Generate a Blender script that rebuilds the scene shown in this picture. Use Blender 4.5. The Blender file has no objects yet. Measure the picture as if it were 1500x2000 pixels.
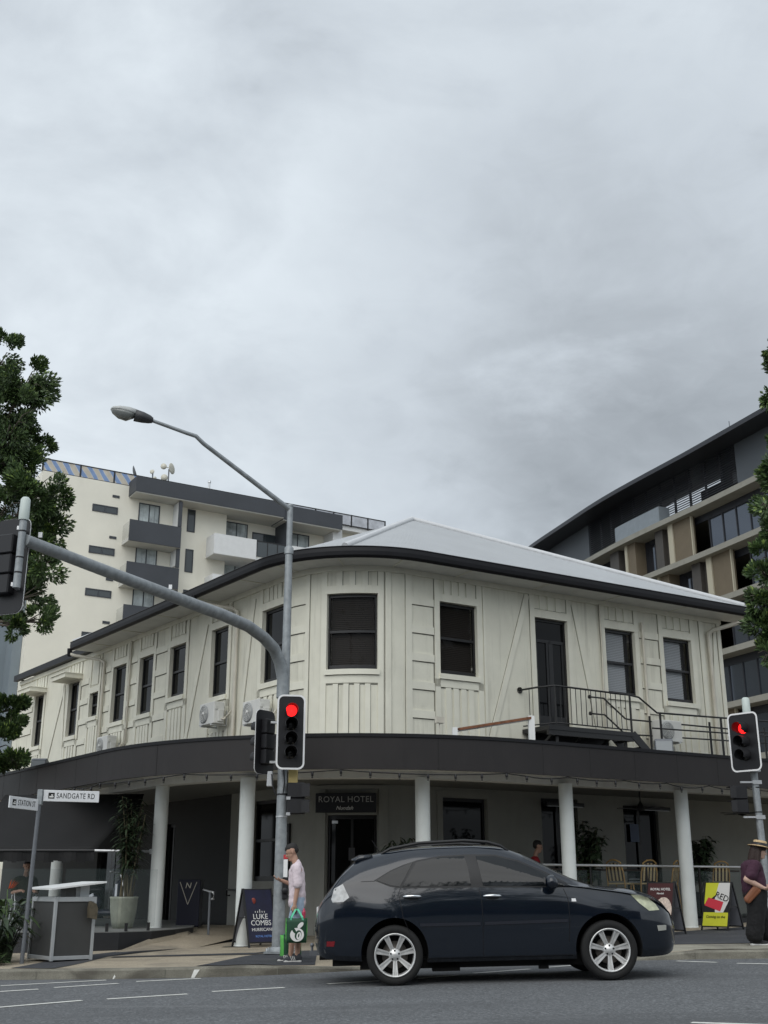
import bpy, bmesh, math, random
from mathutils import Vector, Matrix, noise as mnoise
rad = math.radians
S = bpy.context.scene
COL = S.collection

# ---------------------------------------------------------------- camera
cam_data = bpy.data.cameras.new("camera")
cam = bpy.data.objects.new("camera", cam_data)
COL.objects.link(cam)
cam.location = (0, 0, 1.22)
cam.rotation_euler = (rad(90 + 18.357), 0, 0)
cam_data.sensor_fit = 'VERTICAL'
cam_data.sensor_height = 24.0
cam_data.lens = 24.0 * 2200 / 2000
cam_data.clip_start = 0.1
cam_data.clip_end = 3000
S.camera = cam

# ---------------------------------------------------------------- world: overcast
S.view_settings.view_transform = 'Standard'
S.view_settings.look = 'None'
S.view_settings.exposure = 0.36
S.view_settings.gamma = 1.0
SUN_EL, SUN_AZ = rad(46), rad(202)      # azimuth clockwise from +Y
W = bpy.data.worlds.new("World")
S.world = W
W.use_nodes = True
wn, wl = W.node_tree.nodes, W.node_tree.links
wn.clear()
def WN(t, **k):
    n = wn.new(t)
    for a, b in k.items(): setattr(n, a, b)
    return n
def wmath(op, a, b=None, c=None, clamp=False):
    n = WN('ShaderNodeMath', operation=op, use_clamp=clamp)
    for i, v in enumerate((a, b, c)):
        if v is None: continue
        if isinstance(v, (int, float)): n.inputs[i].default_value = v
        else: wl.new(v, n.inputs[i])
    return n.outputs[0]
w_out = WN('ShaderNodeOutputWorld'); w_bg = WN('ShaderNodeBackground')
w_bg.inputs['Strength'].default_value = 0.1
wl.new(w_bg.outputs[0], w_out.inputs[0])
w_sky = WN('ShaderNodeTexSky', sky_type='NISHITA', sun_disc=False)
w_sky.sun_elevation = SUN_EL; w_sky.sun_rotation = SUN_AZ
w_sky.air_density = 1.5; w_sky.dust_density = 3.0
w_tc = WN('ShaderNodeTexCoord'); w_sep = WN('ShaderNodeSeparateXYZ')
wl.new(w_tc.outputs['Generated'], w_sep.inputs[0])
zc = wmath('MAXIMUM', w_sep.outputs[2], 0.0); zd = wmath('ADD', zc, 0.30)
w_comb = WN('ShaderNodeCombineXYZ')
wl.new(wmath('DIVIDE', w_sep.outputs[0], zd), w_comb.inputs[0])
wl.new(wmath('DIVIDE', w_sep.outputs[1], zd), w_comb.inputs[1])
w_comb.inputs[2].default_value = 3.7
def wnoise(scale, detail, rough, dist=0.0, src=None):
    n = WN('ShaderNodeTexNoise'); n.inputs['Scale'].default_value = scale
    n.inputs['Detail'].default_value = detail; n.inputs['Roughness'].default_value = rough
    n.inputs['Distortion'].default_value = dist
    wl.new(src or w_comb.outputs[0], n.inputs['Vector']); return n.outputs['Fac']
n1 = wnoise(1.5, 6, 0.52, 0.5)
n2 = wnoise(4.5, 8, 0.55, 0.3)
n3 = wnoise(11.0, 8, 0.6, 0.8)
def wdot(d):
    v = Vector(d).normalized()
    n = WN('ShaderNodeVectorMath', operation='DOT_PRODUCT')
    wl.new(w_tc.outputs['Generated'], n.inputs[0]); n.inputs[1].default_value = v
    return n.outputs['Value']
def wsmooth(x, a, b):
    n = WN('ShaderNodeMapRange', interpolation_type='SMOOTHSTEP')
    wl.new(x, n.inputs['Value'])
    n.inputs['From Min'].default_value = a; n.inputs['From Max'].default_value = b
    return n.outputs['Result']
# one heavier bank of cloud beyond the hotel, a thinner bright patch to the left of it
bank = wsmooth(wmath('ADD', wdot((0.20, 0.905, 0.40)), wmath('MULTIPLY', wmath('SUBTRACT', n2, 0.5), 0.17)), 0.955, 1.005)
thin = wsmooth(wdot((-0.22, 0.92, 0.38)), 0.93, 1.0)
behind = wsmooth(wdot((-0.35, -0.85, 0.45)), -0.1, 1.0)
val = wmath('ADD', wmath('MULTIPLY', wmath('SUBTRACT', n1, 0.5), 0.85), wmath('MULTIPLY', wmath('SUBTRACT', n2, 0.5), 1.45))
val = wmath('ADD', wmath('ADD', val, 0.60), wmath('MULTIPLY', wmath('SUBTRACT', n3, 0.5), 0.24))
val = wmath('SUBTRACT', val, wmath('MULTIPLY', bank, 0.40))
val = wmath('ADD', val, wmath('MULTIPLY', thin, 0.14))
w_ramp = WN('ShaderNodeValToRGB')
el = w_ramp.color_ramp.elements
el[0].position = 0.0; el[0].color = (0.265, 0.290, 0.316, 1)
el[1].position = 1.0; el[1].color = (0.63, 0.685, 0.73, 1)
e = el.new(0.5); e.color = (0.475, 0.520, 0.565, 1)
wl.new(val, w_ramp.inputs[0])
gain = wmath('ADD', wmath('MULTIPLY', behind, 6.0), 10.0)
w_sc = WN('ShaderNodeVectorMath', operation='SCALE')
wl.new(w_ramp.outputs[0], w_sc.inputs[0]); wl.new(gain, w_sc.inputs['Scale'])
w_mix = WN('ShaderNodeMix', data_type='RGBA'); w_mix.inputs['Factor'].default_value = 0.94
wl.new(w_sky.outputs[0], w_mix.inputs['A']); wl.new(w_sc.outputs[0], w_mix.inputs['B'])
wl.new(w_mix.outputs['Result'], w_bg.inputs['Color'])

sun_data = bpy.data.lights.new("sun", 'SUN')
sun_data.energy = 1.05; sun_data.angle = rad(60); sun_data.color = (1.0, 0.96, 0.90)
sun = bpy.data.objects.new("sun", sun_data); COL.objects.link(sun)
sd = Vector((math.sin(SUN_AZ) * math.cos(SUN_EL), math.cos(SUN_AZ) * math.cos(SUN_EL), math.sin(SUN_EL)))
sun.rotation_euler = (-sd).to_track_quat('-Z', 'Y').to_euler()
sun.location = sd * 60

# ---------------------------------------------------------------- helpers
def tag(o, label=None, cat=None, group=None, kind=None):
    if label: o['label'] = label
    if cat: o['category'] = cat
    if group: o['group'] = group
    if kind: o['kind'] = kind
    return o
def thing(name, label, cat, loc=(0, 0, 0), rz=0.0, group=None, kind=None):
    o = bpy.data.objects.new(name, None); COL.objects.link(o)
    o.location = loc; o.rotation_euler = (0, 0, rz); o.empty_display_size = 0.2
    return tag(o, label, cat, group, kind)
def copy_tree(o, parent=None):
    c = o.copy(); COL.objects.link(c); c.parent = parent
    for ch in list(o.children): copy_tree(ch, c)
    return c
def chain_loc(o):
    v = Vector((0, 0, 0))
    while o is not None:
        v += Vector(o.location); o = o.parent
    return v

class MB:
    """collects shapes and links them as one mesh object"""
    def __init__(s): s.v = []; s.f = []; s.m = []; s.mi = 0; s.sm = []; s.smooth = False
    def add(s, vs, fs):
        b = len(s.v); s.v += [tuple(p) for p in vs]
        for f in fs:
            s.f.append(tuple(i + b for i in f)); s.m.append(s.mi); s.sm.append(s.smooth)
        return s
    def quad(s, *p): return s.add(p, [tuple(range(len(p)))])
    def hexa(s, p):
        return s.add(p, [(0, 3, 2, 1), (4, 5, 6, 7), (0, 1, 5, 4), (1, 2, 6, 5), (2, 3, 7, 6), (3, 0, 4, 7)])
    def box(s, c, size, ax=None):
        """box centred at c; ax = (ux, uy, uz) axes"""
        c = Vector(c); X, Y, Z = ax if ax else (Vector((1, 0, 0)), Vector((0, 1, 0)), Vector((0, 0, 1)))
        X = Vector(X) * (size[0] / 2); Y = Vector(Y) * (size[1] / 2); Z = Vector(Z) * (size[2] / 2)
        return s.hexa([c - X - Y - Z, c + X - Y - Z, c + X + Y - Z, c - X + Y - Z,
                       c - X - Y + Z, c + X - Y + Z, c + X + Y + Z, c - X + Y + Z])
    def bar(s, a, b, w, h, up=(0, 0, 1)):
        """rectangular bar from a to b, w across, h along up"""
        a, b = Vector(a), Vector(b); d = (b - a); L = d.length; d.normalize()
        up = Vector(up); x = d.cross(up)
        if x.length < 1e-4: x = d.cross(Vector((1, 0, 0)))
        x.normalize(); u = x.cross(d)
        return s.box((a + b) / 2, (L, w, h), (d, x, u))
    def tube(s, pts, r, n=10, cap=True, smooth=True):
        pts = [Vector(p) for p in pts]; k = len(pts)
        rs = r if isinstance(r, (list, tuple)) else [r] * k
        old = s.smooth; vs = []; fs = []; ref = None
        for i, p in enumerate(pts):
            d = (pts[min(i + 1, k - 1)] - pts[max(i - 1, 0)]).normalized()
            if ref is None:
                ref = Vector((0, 0, 1)) if abs(d.z) < 0.9 else Vector((1, 0, 0))
            x = (ref - d * ref.dot(d)).normalized(); y = d.cross(x); ref = x
            for j in range(n):
                a = 2 * math.pi * j / n
                vs.append(p + (x * math.cos(a) + y * math.sin(a)) * rs[i])
        for i in range(k - 1):
            for j in range(n):
                fs.append((i * n + j, i * n + (j + 1) % n, (i + 1) * n + (j + 1) % n, (i + 1) * n + j))
        s.smooth = smooth; s.add(vs, fs); s.smooth = False
        if cap:
            s.add(vs[:n], [tuple(range(n - 1, -1, -1))]); s.add(vs[-n:], [tuple(range(n))])
        s.smooth = old
        return s
    def lathe(s, prof, c=(0, 0, 0), n=20, ax=(0, 0, 1), smooth=True):
        """prof: list of (radius, height along ax)"""
        c = Vector(c); d = Vector(ax).normalized()
        ref = Vector((1, 0, 0)) if abs(d.x) < 0.9 else Vector((0, 1, 0))
        x = (ref - d * ref.dot(d)).normalized(); y = d.cross(x)
        vs = [c + d * h + (x * math.cos(2 * math.pi * j / n) + y * math.sin(2 * math.pi * j / n)) * max(r, 1e-5)
              for r, h in prof for j in range(n)]
        fs = [(i * n + j, i * n + (j + 1) % n, (i + 1) * n + (j + 1) % n, (i + 1) * n + j)
              for i in range(len(prof) - 1) for j in range(n)]
        old = s.smooth; s.smooth = smooth; s.add(vs, fs); s.smooth = old
        return s
    def prism(s, poly, o, ux, uy, depth):
        """poly of 2-D points in the plane (o, ux, uy), extruded by vector depth"""
        o, ux, uy, depth = Vector(o), Vector(ux), Vector(uy), Vector(depth); n = len(poly)
        a = [o + ux * p[0] + uy * p[1] for p in poly]; b = [p + depth for p in a]
        return s.add(a + b, [tuple(range(n)), tuple(range(2 * n - 1, n - 1, -1))] +
                     [(i, i + n, (i + 1) % n + n, (i + 1) % n) for i in range(n)])
    def ell(s, c, r, n=14, m=9):
        c = Vector(c); vs = []; fs = []
        for i in range(m + 1):
            t = math.pi * i / m
            for j in range(n):
                a = 2 * math.pi * j / n
                vs.append((c.x + r[0] * math.sin(t) * math.cos(a), c.y + r[1] * math.sin(t) * math.sin(a), c.z + r[2] * math.cos(t)))
        for i in range(m):
            for j in range(n):
                fs.append((i * n + j, (i + 1) * n + j, (i + 1) * n + (j + 1) % n, i * n + (j + 1) % n))
        old = s.smooth; s.smooth = True; s.add(vs, fs); s.smooth = old
        return s
    def build(s, name, mat, parent=None, world=True, bevel=0, seg=1, fix=True):
        me = bpy.data.meshes.new(name)
        off = chain_loc(parent) if (world and parent is not None) else Vector((0, 0, 0))
        me.from_pydata([(a - off.x, b - off.y, c - off.z) for a, b, c in s.v], [], s.f)
        for m in (mat if isinstance(mat, (list, tuple)) else [mat]): me.materials.append(m)
        me.polygons.foreach_set('material_index', s.m)
        me.polygons.foreach_set('use_smooth', s.sm)
        if fix:
            bm = bmesh.new(); bm.from_mesh(me)
            bmesh.ops.recalc_face_normals(bm, faces=bm.faces); bm.to_mesh(me); bm.free()
        me.update()
        o = bpy.data.objects.new(name, me); COL.objects.link(o)
        if parent is not None: o.parent = parent
        if bevel:
            b = o.modifiers.new('bevel', 'BEVEL'); b.width = bevel; b.segments = seg
            b.limit_method = 'ANGLE'; b.angle_limit = rad(40)
        return o

def text_mesh(body, size, o, ux, uy, thick=0.004, align='CENTER', sx=1.0, shear=0.0, spacing=1.0):
    """built-in font converted to mesh data, laid in plane (o, ux, uy); returns MB"""
    cu = bpy.data.curves.new('lettering', 'FONT'); cu.body = body; cu.size = size
    cu.align_x = align; cu.align_y = 'CENTER'; cu.extrude = thick / 2; cu.shear = shear
    cu.space_character = spacing; cu.resolution_u = 3
    ob = bpy.data.objects.new('lettering', cu); COL.objects.link(ob)
    dg = bpy.context.evaluated_depsgraph_get(); dg.update()
    me = bpy.data.meshes.new_from_object(ob.evaluated_get(dg))
    o, ux, uy = Vector(o), Vector(ux).normalized(), Vector(uy).normalized(); uz = ux.cross(uy)
    mb = MB()
    mb.add([o + ux * (v.co.x * sx) + uy * v.co.y + uz * (v.co.z + thick / 2) for v in me.vertices],
           [tuple(p.vertices) for p in me.polygons])
    bpy.data.objects.remove(ob); bpy.data.curves.remove(cu); bpy.data.meshes.remove(me)
    return mb

def mat(name, col, rough=0.6, metal=0.0, var=0.0, vscale=3.0, bump=0.0, bscale=40.0, coat=0.0, spec=0.5,
        emit=None, alpha=1.0, trans=0.0, grime=0.0, gcol=(0.05, 0.045, 0.04), gscale=(1.2, 1.2, 0.25), detail=5, ior=1.45):
    m = bpy.data.materials.new(name); m.use_nodes = True
    nt = m.node_tree; N, L = nt.nodes, nt.links
    b = N['Principled BSDF']
    b.inputs['Base Color'].default_value = (*col, 1); b.inputs['Roughness'].default_value = rough
    b.inputs['Metallic'].default_value = metal; b.inputs['Specular IOR Level'].default_value = spec
    b.inputs['Coat Weight'].default_value = coat; b.inputs['Coat Roughness'].default_value = 0.03
    b.inputs['Alpha'].default_value = alpha; b.inputs['Transmission Weight'].default_value = trans
    b.inputs['IOR'].default_value = ior
    if emit:
        b.inputs['Emission Color'].default_value = (*emit[0], 1); b.inputs['Emission Strength'].default_value = emit[1]
    tc = N.new('ShaderNodeTexCoord')
    src = None
    if var > 0:
        n = N.new('ShaderNodeTexNoise'); n.inputs['Scale'].default_value = vscale; n.inputs['Detail'].default_value = detail
        n.inputs['Roughness'].default_value = 0.6
        L.new(tc.outputs['Object'], n.inputs['Vector'])
        mr = N.new('ShaderNodeMapRange'); mr.inputs['From Min'].default_value = 0.3; mr.inputs['From Max'].default_value = 0.7
        mr.inputs['To Min'].default_value = 1 - var; mr.inputs['To Max'].default_value = 1 + var
        L.new(n.outputs['Fac'], mr.inputs['Value'])
        sc = N.new('ShaderNodeVectorMath'); sc.operation = 'SCALE'
        sc.inputs[0].default_value = col; L.new(mr.outputs[0], sc.inputs['Scale'])
        src = sc.outputs[0]
        mr2 = N.new('ShaderNodeMapRange'); mr2.inputs['To Min'].default_value = max(0, rough - var * 0.4); mr2.inputs['To Max'].default_value = min(1, rough + var * 0.4)
        L.new(n.outputs['Fac'], mr2.inputs['Value']); L.new(mr2.outputs[0], b.inputs['Roughness'])
    if grime > 0:
        mp = N.new('ShaderNodeMapping'); mp.inputs['Scale'].default_value = gscale
        L.new(tc.outputs['Object'], mp.inputs[0])
        n = N.new('ShaderNodeTexNoise'); n.inputs['Scale'].default_value = 2.2; n.inputs['Detail'].default_value = 8
        n.inputs['Roughness'].default_value = 0.65; L.new(mp.outputs[0], n.inputs['Vector'])
        mr = N.new('ShaderNodeMapRange'); mr.inputs['From Min'].default_value = 0.52; mr.inputs['From Max'].default_value = 0.8
        mr.inputs['To Max'].default_value = grime
        L.new(n.outputs['Fac'], mr.inputs['Value'])
        mx = N.new('ShaderNodeMix'); mx.data_type = 'RGBA'
        L.new(mr.outputs[0], mx.inputs['Factor'])
        if src: L.new(src, mx.inputs['A'])
        else: mx.inputs['A'].default_value = (*col, 1)
        mx.inputs['B'].default_value = (*gcol, 1); src = mx.outputs['Result']
    if src: L.new(src, b.inputs['Base Color'])
    if bump > 0:
        n = N.new('ShaderNodeTexNoise'); n.inputs['Scale'].default_value = bscale; n.inputs['Detail'].default_value = 4
        L.new(tc.outputs['Object'], n.inputs['Vector'])
        bp = N.new('ShaderNodeBump'); bp.inputs['Strength'].default_value = bump; bp.inputs['Distance'].default_value = 0.01
        L.new(n.outputs['Fac'], bp.inputs['Height']); L.new(bp.outputs[0], b.inputs['Normal'])
    return m

M = {}
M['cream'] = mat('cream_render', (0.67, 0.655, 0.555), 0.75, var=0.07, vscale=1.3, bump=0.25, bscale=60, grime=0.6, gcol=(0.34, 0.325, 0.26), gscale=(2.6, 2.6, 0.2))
M['trim'] = mat('cream_timber', (0.69, 0.675, 0.575), 0.65, var=0.05, vscale=2, grime=0.30, gcol=(0.28, 0.26, 0.20))
M['shade_joint'] = mat('shade_line_and_joint', (0.15, 0.145, 0.12), 0.9, var=.4, vscale=2)  # kerb joints, and dark strips painted as shadow lines beside the trim
M['white'] = mat('white_paint', (0.70, 0.71, 0.70), 0.5, var=0.04, grime=0.15, gcol=(0.35, 0.34, 0.3))
M['column'] = mat('column_paint', (0.66, 0.69, 0.67), 0.5, var=0.05, grime=0.2, gcol=(0.3, 0.3, 0.27))
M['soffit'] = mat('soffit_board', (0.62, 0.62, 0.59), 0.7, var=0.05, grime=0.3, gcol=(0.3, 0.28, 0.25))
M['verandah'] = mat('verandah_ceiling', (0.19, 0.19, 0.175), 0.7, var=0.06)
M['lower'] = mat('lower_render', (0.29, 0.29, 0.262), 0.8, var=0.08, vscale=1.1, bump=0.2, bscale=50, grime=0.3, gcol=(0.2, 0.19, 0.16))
M['darkwall'] = mat('charcoal_render', (0.028, 0.029, 0.029), 0.8, var=0.12)
M['charcoal'] = mat('charcoal_fascia', (0.0145, 0.012, 0.012), 0.55, var=0.12, vscale=0.8, grime=0.45, gcol=(0.027, 0.023, 0.022), gscale=(1.2, 1.2, .5))
M['gutter'] = mat('dark_gutter', (0.009, 0.009, 0.011), 0.5, var=0.15, spec=.3)
M['pipe'] = mat('pipe_paint', (0.56, 0.53, 0.45), 0.5, var=0.08, grime=0.4, gcol=(0.2, 0.14, 0.09))
M['sash'] = mat('dark_sash', (0.012, 0.012, 0.013), 0.4)
M['glass'] = mat('dark_glass', (0.005, 0.0055, 0.006), 0.05, spec=0.2)
M['blind'] = mat('dark_room', (0.020, 0.018, 0.016), 0.6)  # colour of the dark sheet that stands for the unlit room
M['paleblind'] = mat('pale_blind', (0.60, 0.63, 0.66), 0.6)
M['galv'] = mat('galvanised_steel', (0.27, 0.29, 0.30), 0.5, metal=0.35, var=0.22, vscale=9, grime=0.35, gcol=(0.14, 0.15, 0.16))
M['grey_metal'] = mat('grey_painted_metal', (0.15, 0.16, 0.175), 0.45, metal=0.3, var=0.12, vscale=7)
M['alu'] = mat('aluminium', (0.55, 0.56, 0.57), 0.35, metal=0.6, var=0.1)
M['black'] = mat('black_plastic', (0.010, 0.010, 0.012), 0.45)
M['blackmetal'] = mat('black_paint', (0.013, 0.013, 0.014), 0.4)
M['offwhite'] = mat('white_border', (0.80, 0.80, 0.80), 0.4)
M['rust'] = mat('rusty_steel', (0.20, 0.085, 0.045), 0.85, var=0.4, vscale=14)
M['appliance'] = mat('appliance_white', (0.62, 0.62, 0.59), 0.45, var=0.05, grime=0.25, gcol=(0.3, 0.28, 0.24))
M['rubber'] = mat('rubber', (0.012, 0.012, 0.012), 0.85)
M['clear'] = mat('clear_glass', (0.10, 0.13, 0.13), 0.03, alpha=0.10, spec=0.5)
M['skin'] = mat('skin', (0.42, 0.25, 0.18), 0.55, var=0.06, vscale=20)
M['hair'] = mat('dark_hair', (0.012, 0.010, 0.009), 0.6, bump=0.5, bscale=200)
M['text_white'] = mat('white_lettering', (0.75, 0.75, 0.73), 0.5)
M['text_black'] = mat('black_lettering', (0.01, 0.01, 0.01), 0.5)
# ---------------------------------------------------------------- ground, road, footpath
random.seed(4)
def road_z(x, y=0): return 0.03 + 0.022 * x
def path_z(x, y): return 0.15 + 0.022 * x + 0.010 * (y - 18.5)

def sheet(name, fn, xs, ys, m, kind='structure'):
    mb = MB(); nx = len(xs)
    vs = [(x, y, fn(x, y)) for y in ys for x in xs]
    fs = [(j * nx + i, j * nx + i + 1, (j + 1) * nx + i + 1, (j + 1) * nx + i) for j in range(len(ys) - 1) for i in range(nx - 1)]
    mb.add(vs, fs)
    return tag(mb.build(name, m), kind=kind)

def ground_mat(name, col, specks, var, bump, spk_scale=220, big=0.35, rough=0.85):
    m = mat(name, col, rough, var=var, vscale=big, detail=8)
    N, L = m.node_tree.nodes, m.node_tree.links
    b = N['Principled BSDF']
    base = b.inputs['Base Color'].links[0].from_socket
    tc = [n for n in N if n.type == 'TEX_COORD'][0]
    v = N.new('ShaderNodeTexVoronoi'); v.inputs['Scale'].default_value = spk_scale
    L.new(tc.outputs['Object'], v.inputs['Vector'])
    mx = N.new('ShaderNodeMix'); mx.data_type = 'RGBA'; mx.blend_type = 'MULTIPLY'; mx.inputs['Factor'].default_value = 1.0
    cr = N.new('ShaderNodeValToRGB'); cr.color_ramp.interpolation = 'LINEAR'
    for i, (p, c) in enumerate(specks):
        e = cr.color_ramp.elements[i] if i < 2 else cr.color_ramp.elements.new(p)
        e.position = p; e.color = (c, c, c, 1)
    sep = N.new('ShaderNodeSeparateColor'); L.new(v.outputs['Color'], sep.inputs[0]); L.new(sep.outputs[0], cr.inputs[0])
    L.new(base, mx.inputs['A']); L.new(cr.outputs[0], mx.inputs['B']); L.new(mx.outputs['Result'], b.inputs['Base Color'])
    bp = N.new('ShaderNodeBump'); bp.inputs['Strength'].default_value = bump; bp.inputs['Distance'].default_value = 0.006
    L.new(v.outputs['Distance'], bp.inputs['Height']); L.new(bp.outputs[0], b.inputs['Normal'])
    return m
M['asphalt'] = ground_mat('asphalt', (0.125, 0.131, 0.137), [(0.0, 0.55), (1.0, 1.55), (0.8, 1.0)], 0.13, 0.6, 48)
def stain(m, cols, scale, lo, hi, fac, detail=6):
    N, L = m.node_tree.nodes, m.node_tree.links; b = N['Principled BSDF']; src = b.inputs['Base Color'].links[0].from_socket
    tc = [n for n in N if n.type == 'TEX_COORD'][0]; mp = N.new('ShaderNodeMapping'); mp.inputs['Scale'].default_value = scale; L.new(tc.outputs['Object'], mp.inputs[0])
    n = N.new('ShaderNodeTexNoise'); n.inputs['Scale'].default_value = 1; n.inputs['Detail'].default_value = detail; n.inputs['Distortion'].default_value = .6; L.new(mp.outputs[0], n.inputs['Vector'])
    mr = N.new('ShaderNodeMapRange'); mr.inputs['From Min'].default_value = lo; mr.inputs['From Max'].default_value = hi; mr.inputs['To Max'].default_value = fac; L.new(n.outputs['Fac'], mr.inputs['Value'])
    mx = N.new('ShaderNodeMix'); mx.data_type = 'RGBA'; L.new(mr.outputs[0], mx.inputs['Factor']); L.new(src, mx.inputs['A']); mx.inputs['B'].default_value = (*cols, 1); L.new(mx.outputs['Result'], b.inputs['Base Color'])
stain(M['asphalt'], (.075, .078, .082), (.22, .75, 1), .50, .66, .55); stain(M['asphalt'], (.19, .195, .2), (.5, 1.4, 1), .58, .72, .4); stain(M['asphalt'], (.03, .03, .03), (1.6, 1.6, 1), .68, .74, .6)
M['aggregate'] = ground_mat('exposed_aggregate', (0.35, 0.30, 0.225), [(0.0, 0.45), (1.0, 1.25), (0.3, 0.95)], 0.12, 0.4, 160, 0.9)
M['darkpave'] = ground_mat('dark_paving', (0.042, 0.044, 0.05), [(0.0, 0.6), (1.0, 1.5), (0.5, 1.0)], 0.12, 0.3, 180, 0.9)
M['kerbstone'] = ground_mat('concrete_kerb', (0.20, 0.19, 0.155), [(0.0, 0.6), (1.0, 1.15), (0.4, 1.0)], 0.3, 0.4, 200, 1.8)
M['kerbtop'] = ground_mat('concrete_ramp', (0.28, 0.265, 0.215), [(0.0, 0.7), (1.0, 1.12), (0.4, 1.0)], 0.2, 0.3, 200, 1.3)
stain(M['aggregate'], (.15, .135, .11), (.9, .9, 1), .50, .68, .6); stain(M['kerbstone'], (.07, .063, .05), (1.2, 1.2, 3), .45, .62, .75); stain(M['kerbtop'], (.14, .13, .11), (1.1, 1.1, 1), .50, .66, .7); stain(M['darkpave'], (.08, .08, .08), (.9, .9, 1), .52, .68, .5)
M['paint'] = mat('road_paint', (0.66, 0.66, 0.62), 0.6, var=0.12, vscale=6, grime=0.55, gcol=(0.16, 0.16, 0.15), gscale=(5, 5, 5))
M['earth'] = mat('far_ground', (0.10, 0.10, 0.095), 0.9, var=0.2, vscale=0.05)

ground = sheet('ground', lambda x, y: -2.3, [-900, -100, 100, 900], [-300, 0, 200, 1600], M['earth'])
road = sheet('road', road_z, [-90, -40, -8, 8, 40, 90], [-40, -6, 8, 19.4, 30, 70], M['asphalt'])

# kerb line in plan (from the left along Station Street's corner to the right)
KERB = [(-34, 27.5), (-20, 22.6), (-12, 19.8), (-8.5, 18.7), (-5.9, 17.95), (-3.9, 17.5), (-2.4, 17.35), (-1.55, 17.5), (-0.7, 17.95), (0.3, 18.3),
        (2.2, 18.7), (3.9, 18.85), (4.9, 18.8), (6.3, 18.45), (9, 19.1), (16, 22.0), (40, 36.0)]
def kerb_h(x):          # upstand: full at the left, dropped to the crossing behind the car, full again at the right
    if x < -2.0: return 0.135
    if x < 0.1: return 0.135 - 0.115 * (x + 2.0) / 2.1
    if x < 3.8: return 0.02
    if x < 4.7: return 0.02 + 0.10 * (x - 3.8) / 0.9
    return 0.12
def dense(pl, step=0.35):
    out = []
    for i in range(len(pl) - 1):
        a, b = Vector(pl[i]), Vector(pl[i + 1]); n = max(1, int((b - a).length / step))
        if (b - a).length > 8: n = 6
        for k in range(n): out.append(a.lerp(b, k / n))
    out.append(Vector(pl[-1])); return out
KD = dense(KERB)
# light smoothing of the kerb line
for _ in range(4):
    KD = [KD[0]] + [(KD[i - 1] + KD[i] * 2 + KD[i + 1]) / 4 for i in range(1, len(KD) - 1)] + [KD[-1]]
def knorm(i):
    d = (KD[min(i + 1, len(KD) - 1)] - KD[max(i - 1, 0)]).normalized()
    return Vector((-d.y, d.x))
def ktop(p): return road_z(p.x) + kerb_h(p.x)
KW = 0.17
mb = MB()
for i in range(len(KD) - 1):
    a, b = KD[i], KD[i + 1]; na, nb = knorm(i), knorm(i + 1)
    A = [(a.x, a.y, road_z(a.x) - 0.05), (a.x + na.x * 0.015, a.y + na.y * 0.015, ktop(a) - 0.025), (a.x + na.x * 0.04, a.y + na.y * 0.04, ktop(a)), (a.x + na.x * KW, a.y + na.y * KW, ktop(a) + 0.004)]
    B = [(b.x, b.y, road_z(b.x) - 0.05), (b.x + nb.x * 0.015, b.y + nb.y * 0.015, ktop(b) - 0.025), (b.x + nb.x * 0.04, b.y + nb.y * 0.04, ktop(b)), (b.x + nb.x * KW, b.y + nb.y * KW, ktop(b) + 0.004)]
    for k in range(3): mb.quad(A[k], B[k], B[k + 1], A[k + 1])
kerb = tag(mb.build('kerb', M['kerbstone']), kind='structure')
# thin joints across the kerb
mb = MB()
for x in (-7.4, -5.2, -3.0, -1.55, 4.9, 6.2):
    i = min(range(len(KD)), key=lambda k: abs(KD[k].x - x)); p, n = KD[i], knorm(i); d = Vector((n.y, -n.x))
    q = p - n * 0.003
    mb.quad((q.x, q.y, road_z(p.x)), (q.x + d.x * .014, q.y + d.y * .014, road_z(p.x)), (q.x + n.x * .012 + d.x * .014, q.y + n.y * .012 + d.y * .014, ktop(p) - .02), (q.x + n.x * .012, q.y + n.y * .012, ktop(p) - .02))
mb.build('kerb_joint', M['shade_joint'], kerb)
# two scuffs of white on the kerb face
mb = MB()
for x, w in ((-3.95, .02), (-2.85, .05)):
    i = min(range(len(KD)), key=lambda k: abs(KD[k].x - x)); p, n = KD[i], knorm(i)
    mb.quad((p.x, p.y - .004, road_z(x) + .0), (p.x + w, p.y - .004, road_z(x)), (p.x + w + .07, p.y + .016, ktop(p) - .026), (p.x + .04, p.y + .016, ktop(p) - .026))
mb.build('paint_scuff', M['paint'], kerb)

# footpath: a sheet that starts at the back of the kerb
mb = MB(); rows = [0, 0.25, 0.7, 1.4, 2.4, 4, 8, 16, 40, 60]; nk = len(KD); vs = []
for r in rows:
    for i in range(nk):
        p = KD[i] + knorm(i) * (KW) if r == 0 else Vector((KD[i].x * (1 + r / 400), KD[i].y + KW + r))
        z0 = ktop(KD[i]) + 0.004; zz = path_z(p.x, p.y); w = min(1, r / 1.4)
        vs.append((p.x, p.y, z0 * (1 - w) + zz * w))
mb.add(vs, [(j * nk + i, j * nk + i + 1, (j + 1) * nk + i + 1, (j + 1) * nk + i) for j in range(len(rows) - 1) for i in range(nk - 1)])
footpath = tag(mb.build('footpath', M['aggregate']), kind='structure')
def foot_z(x, y):
    i = min(range(nk), key=lambda k: abs(KD[k].x - x)); r = max(0, y - KD[i].y - KW); w = min(1, r / 1.4)
    return (ktop(KD[i]) + 0.004) * (1 - w) + path_z(x, y) * w
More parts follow.
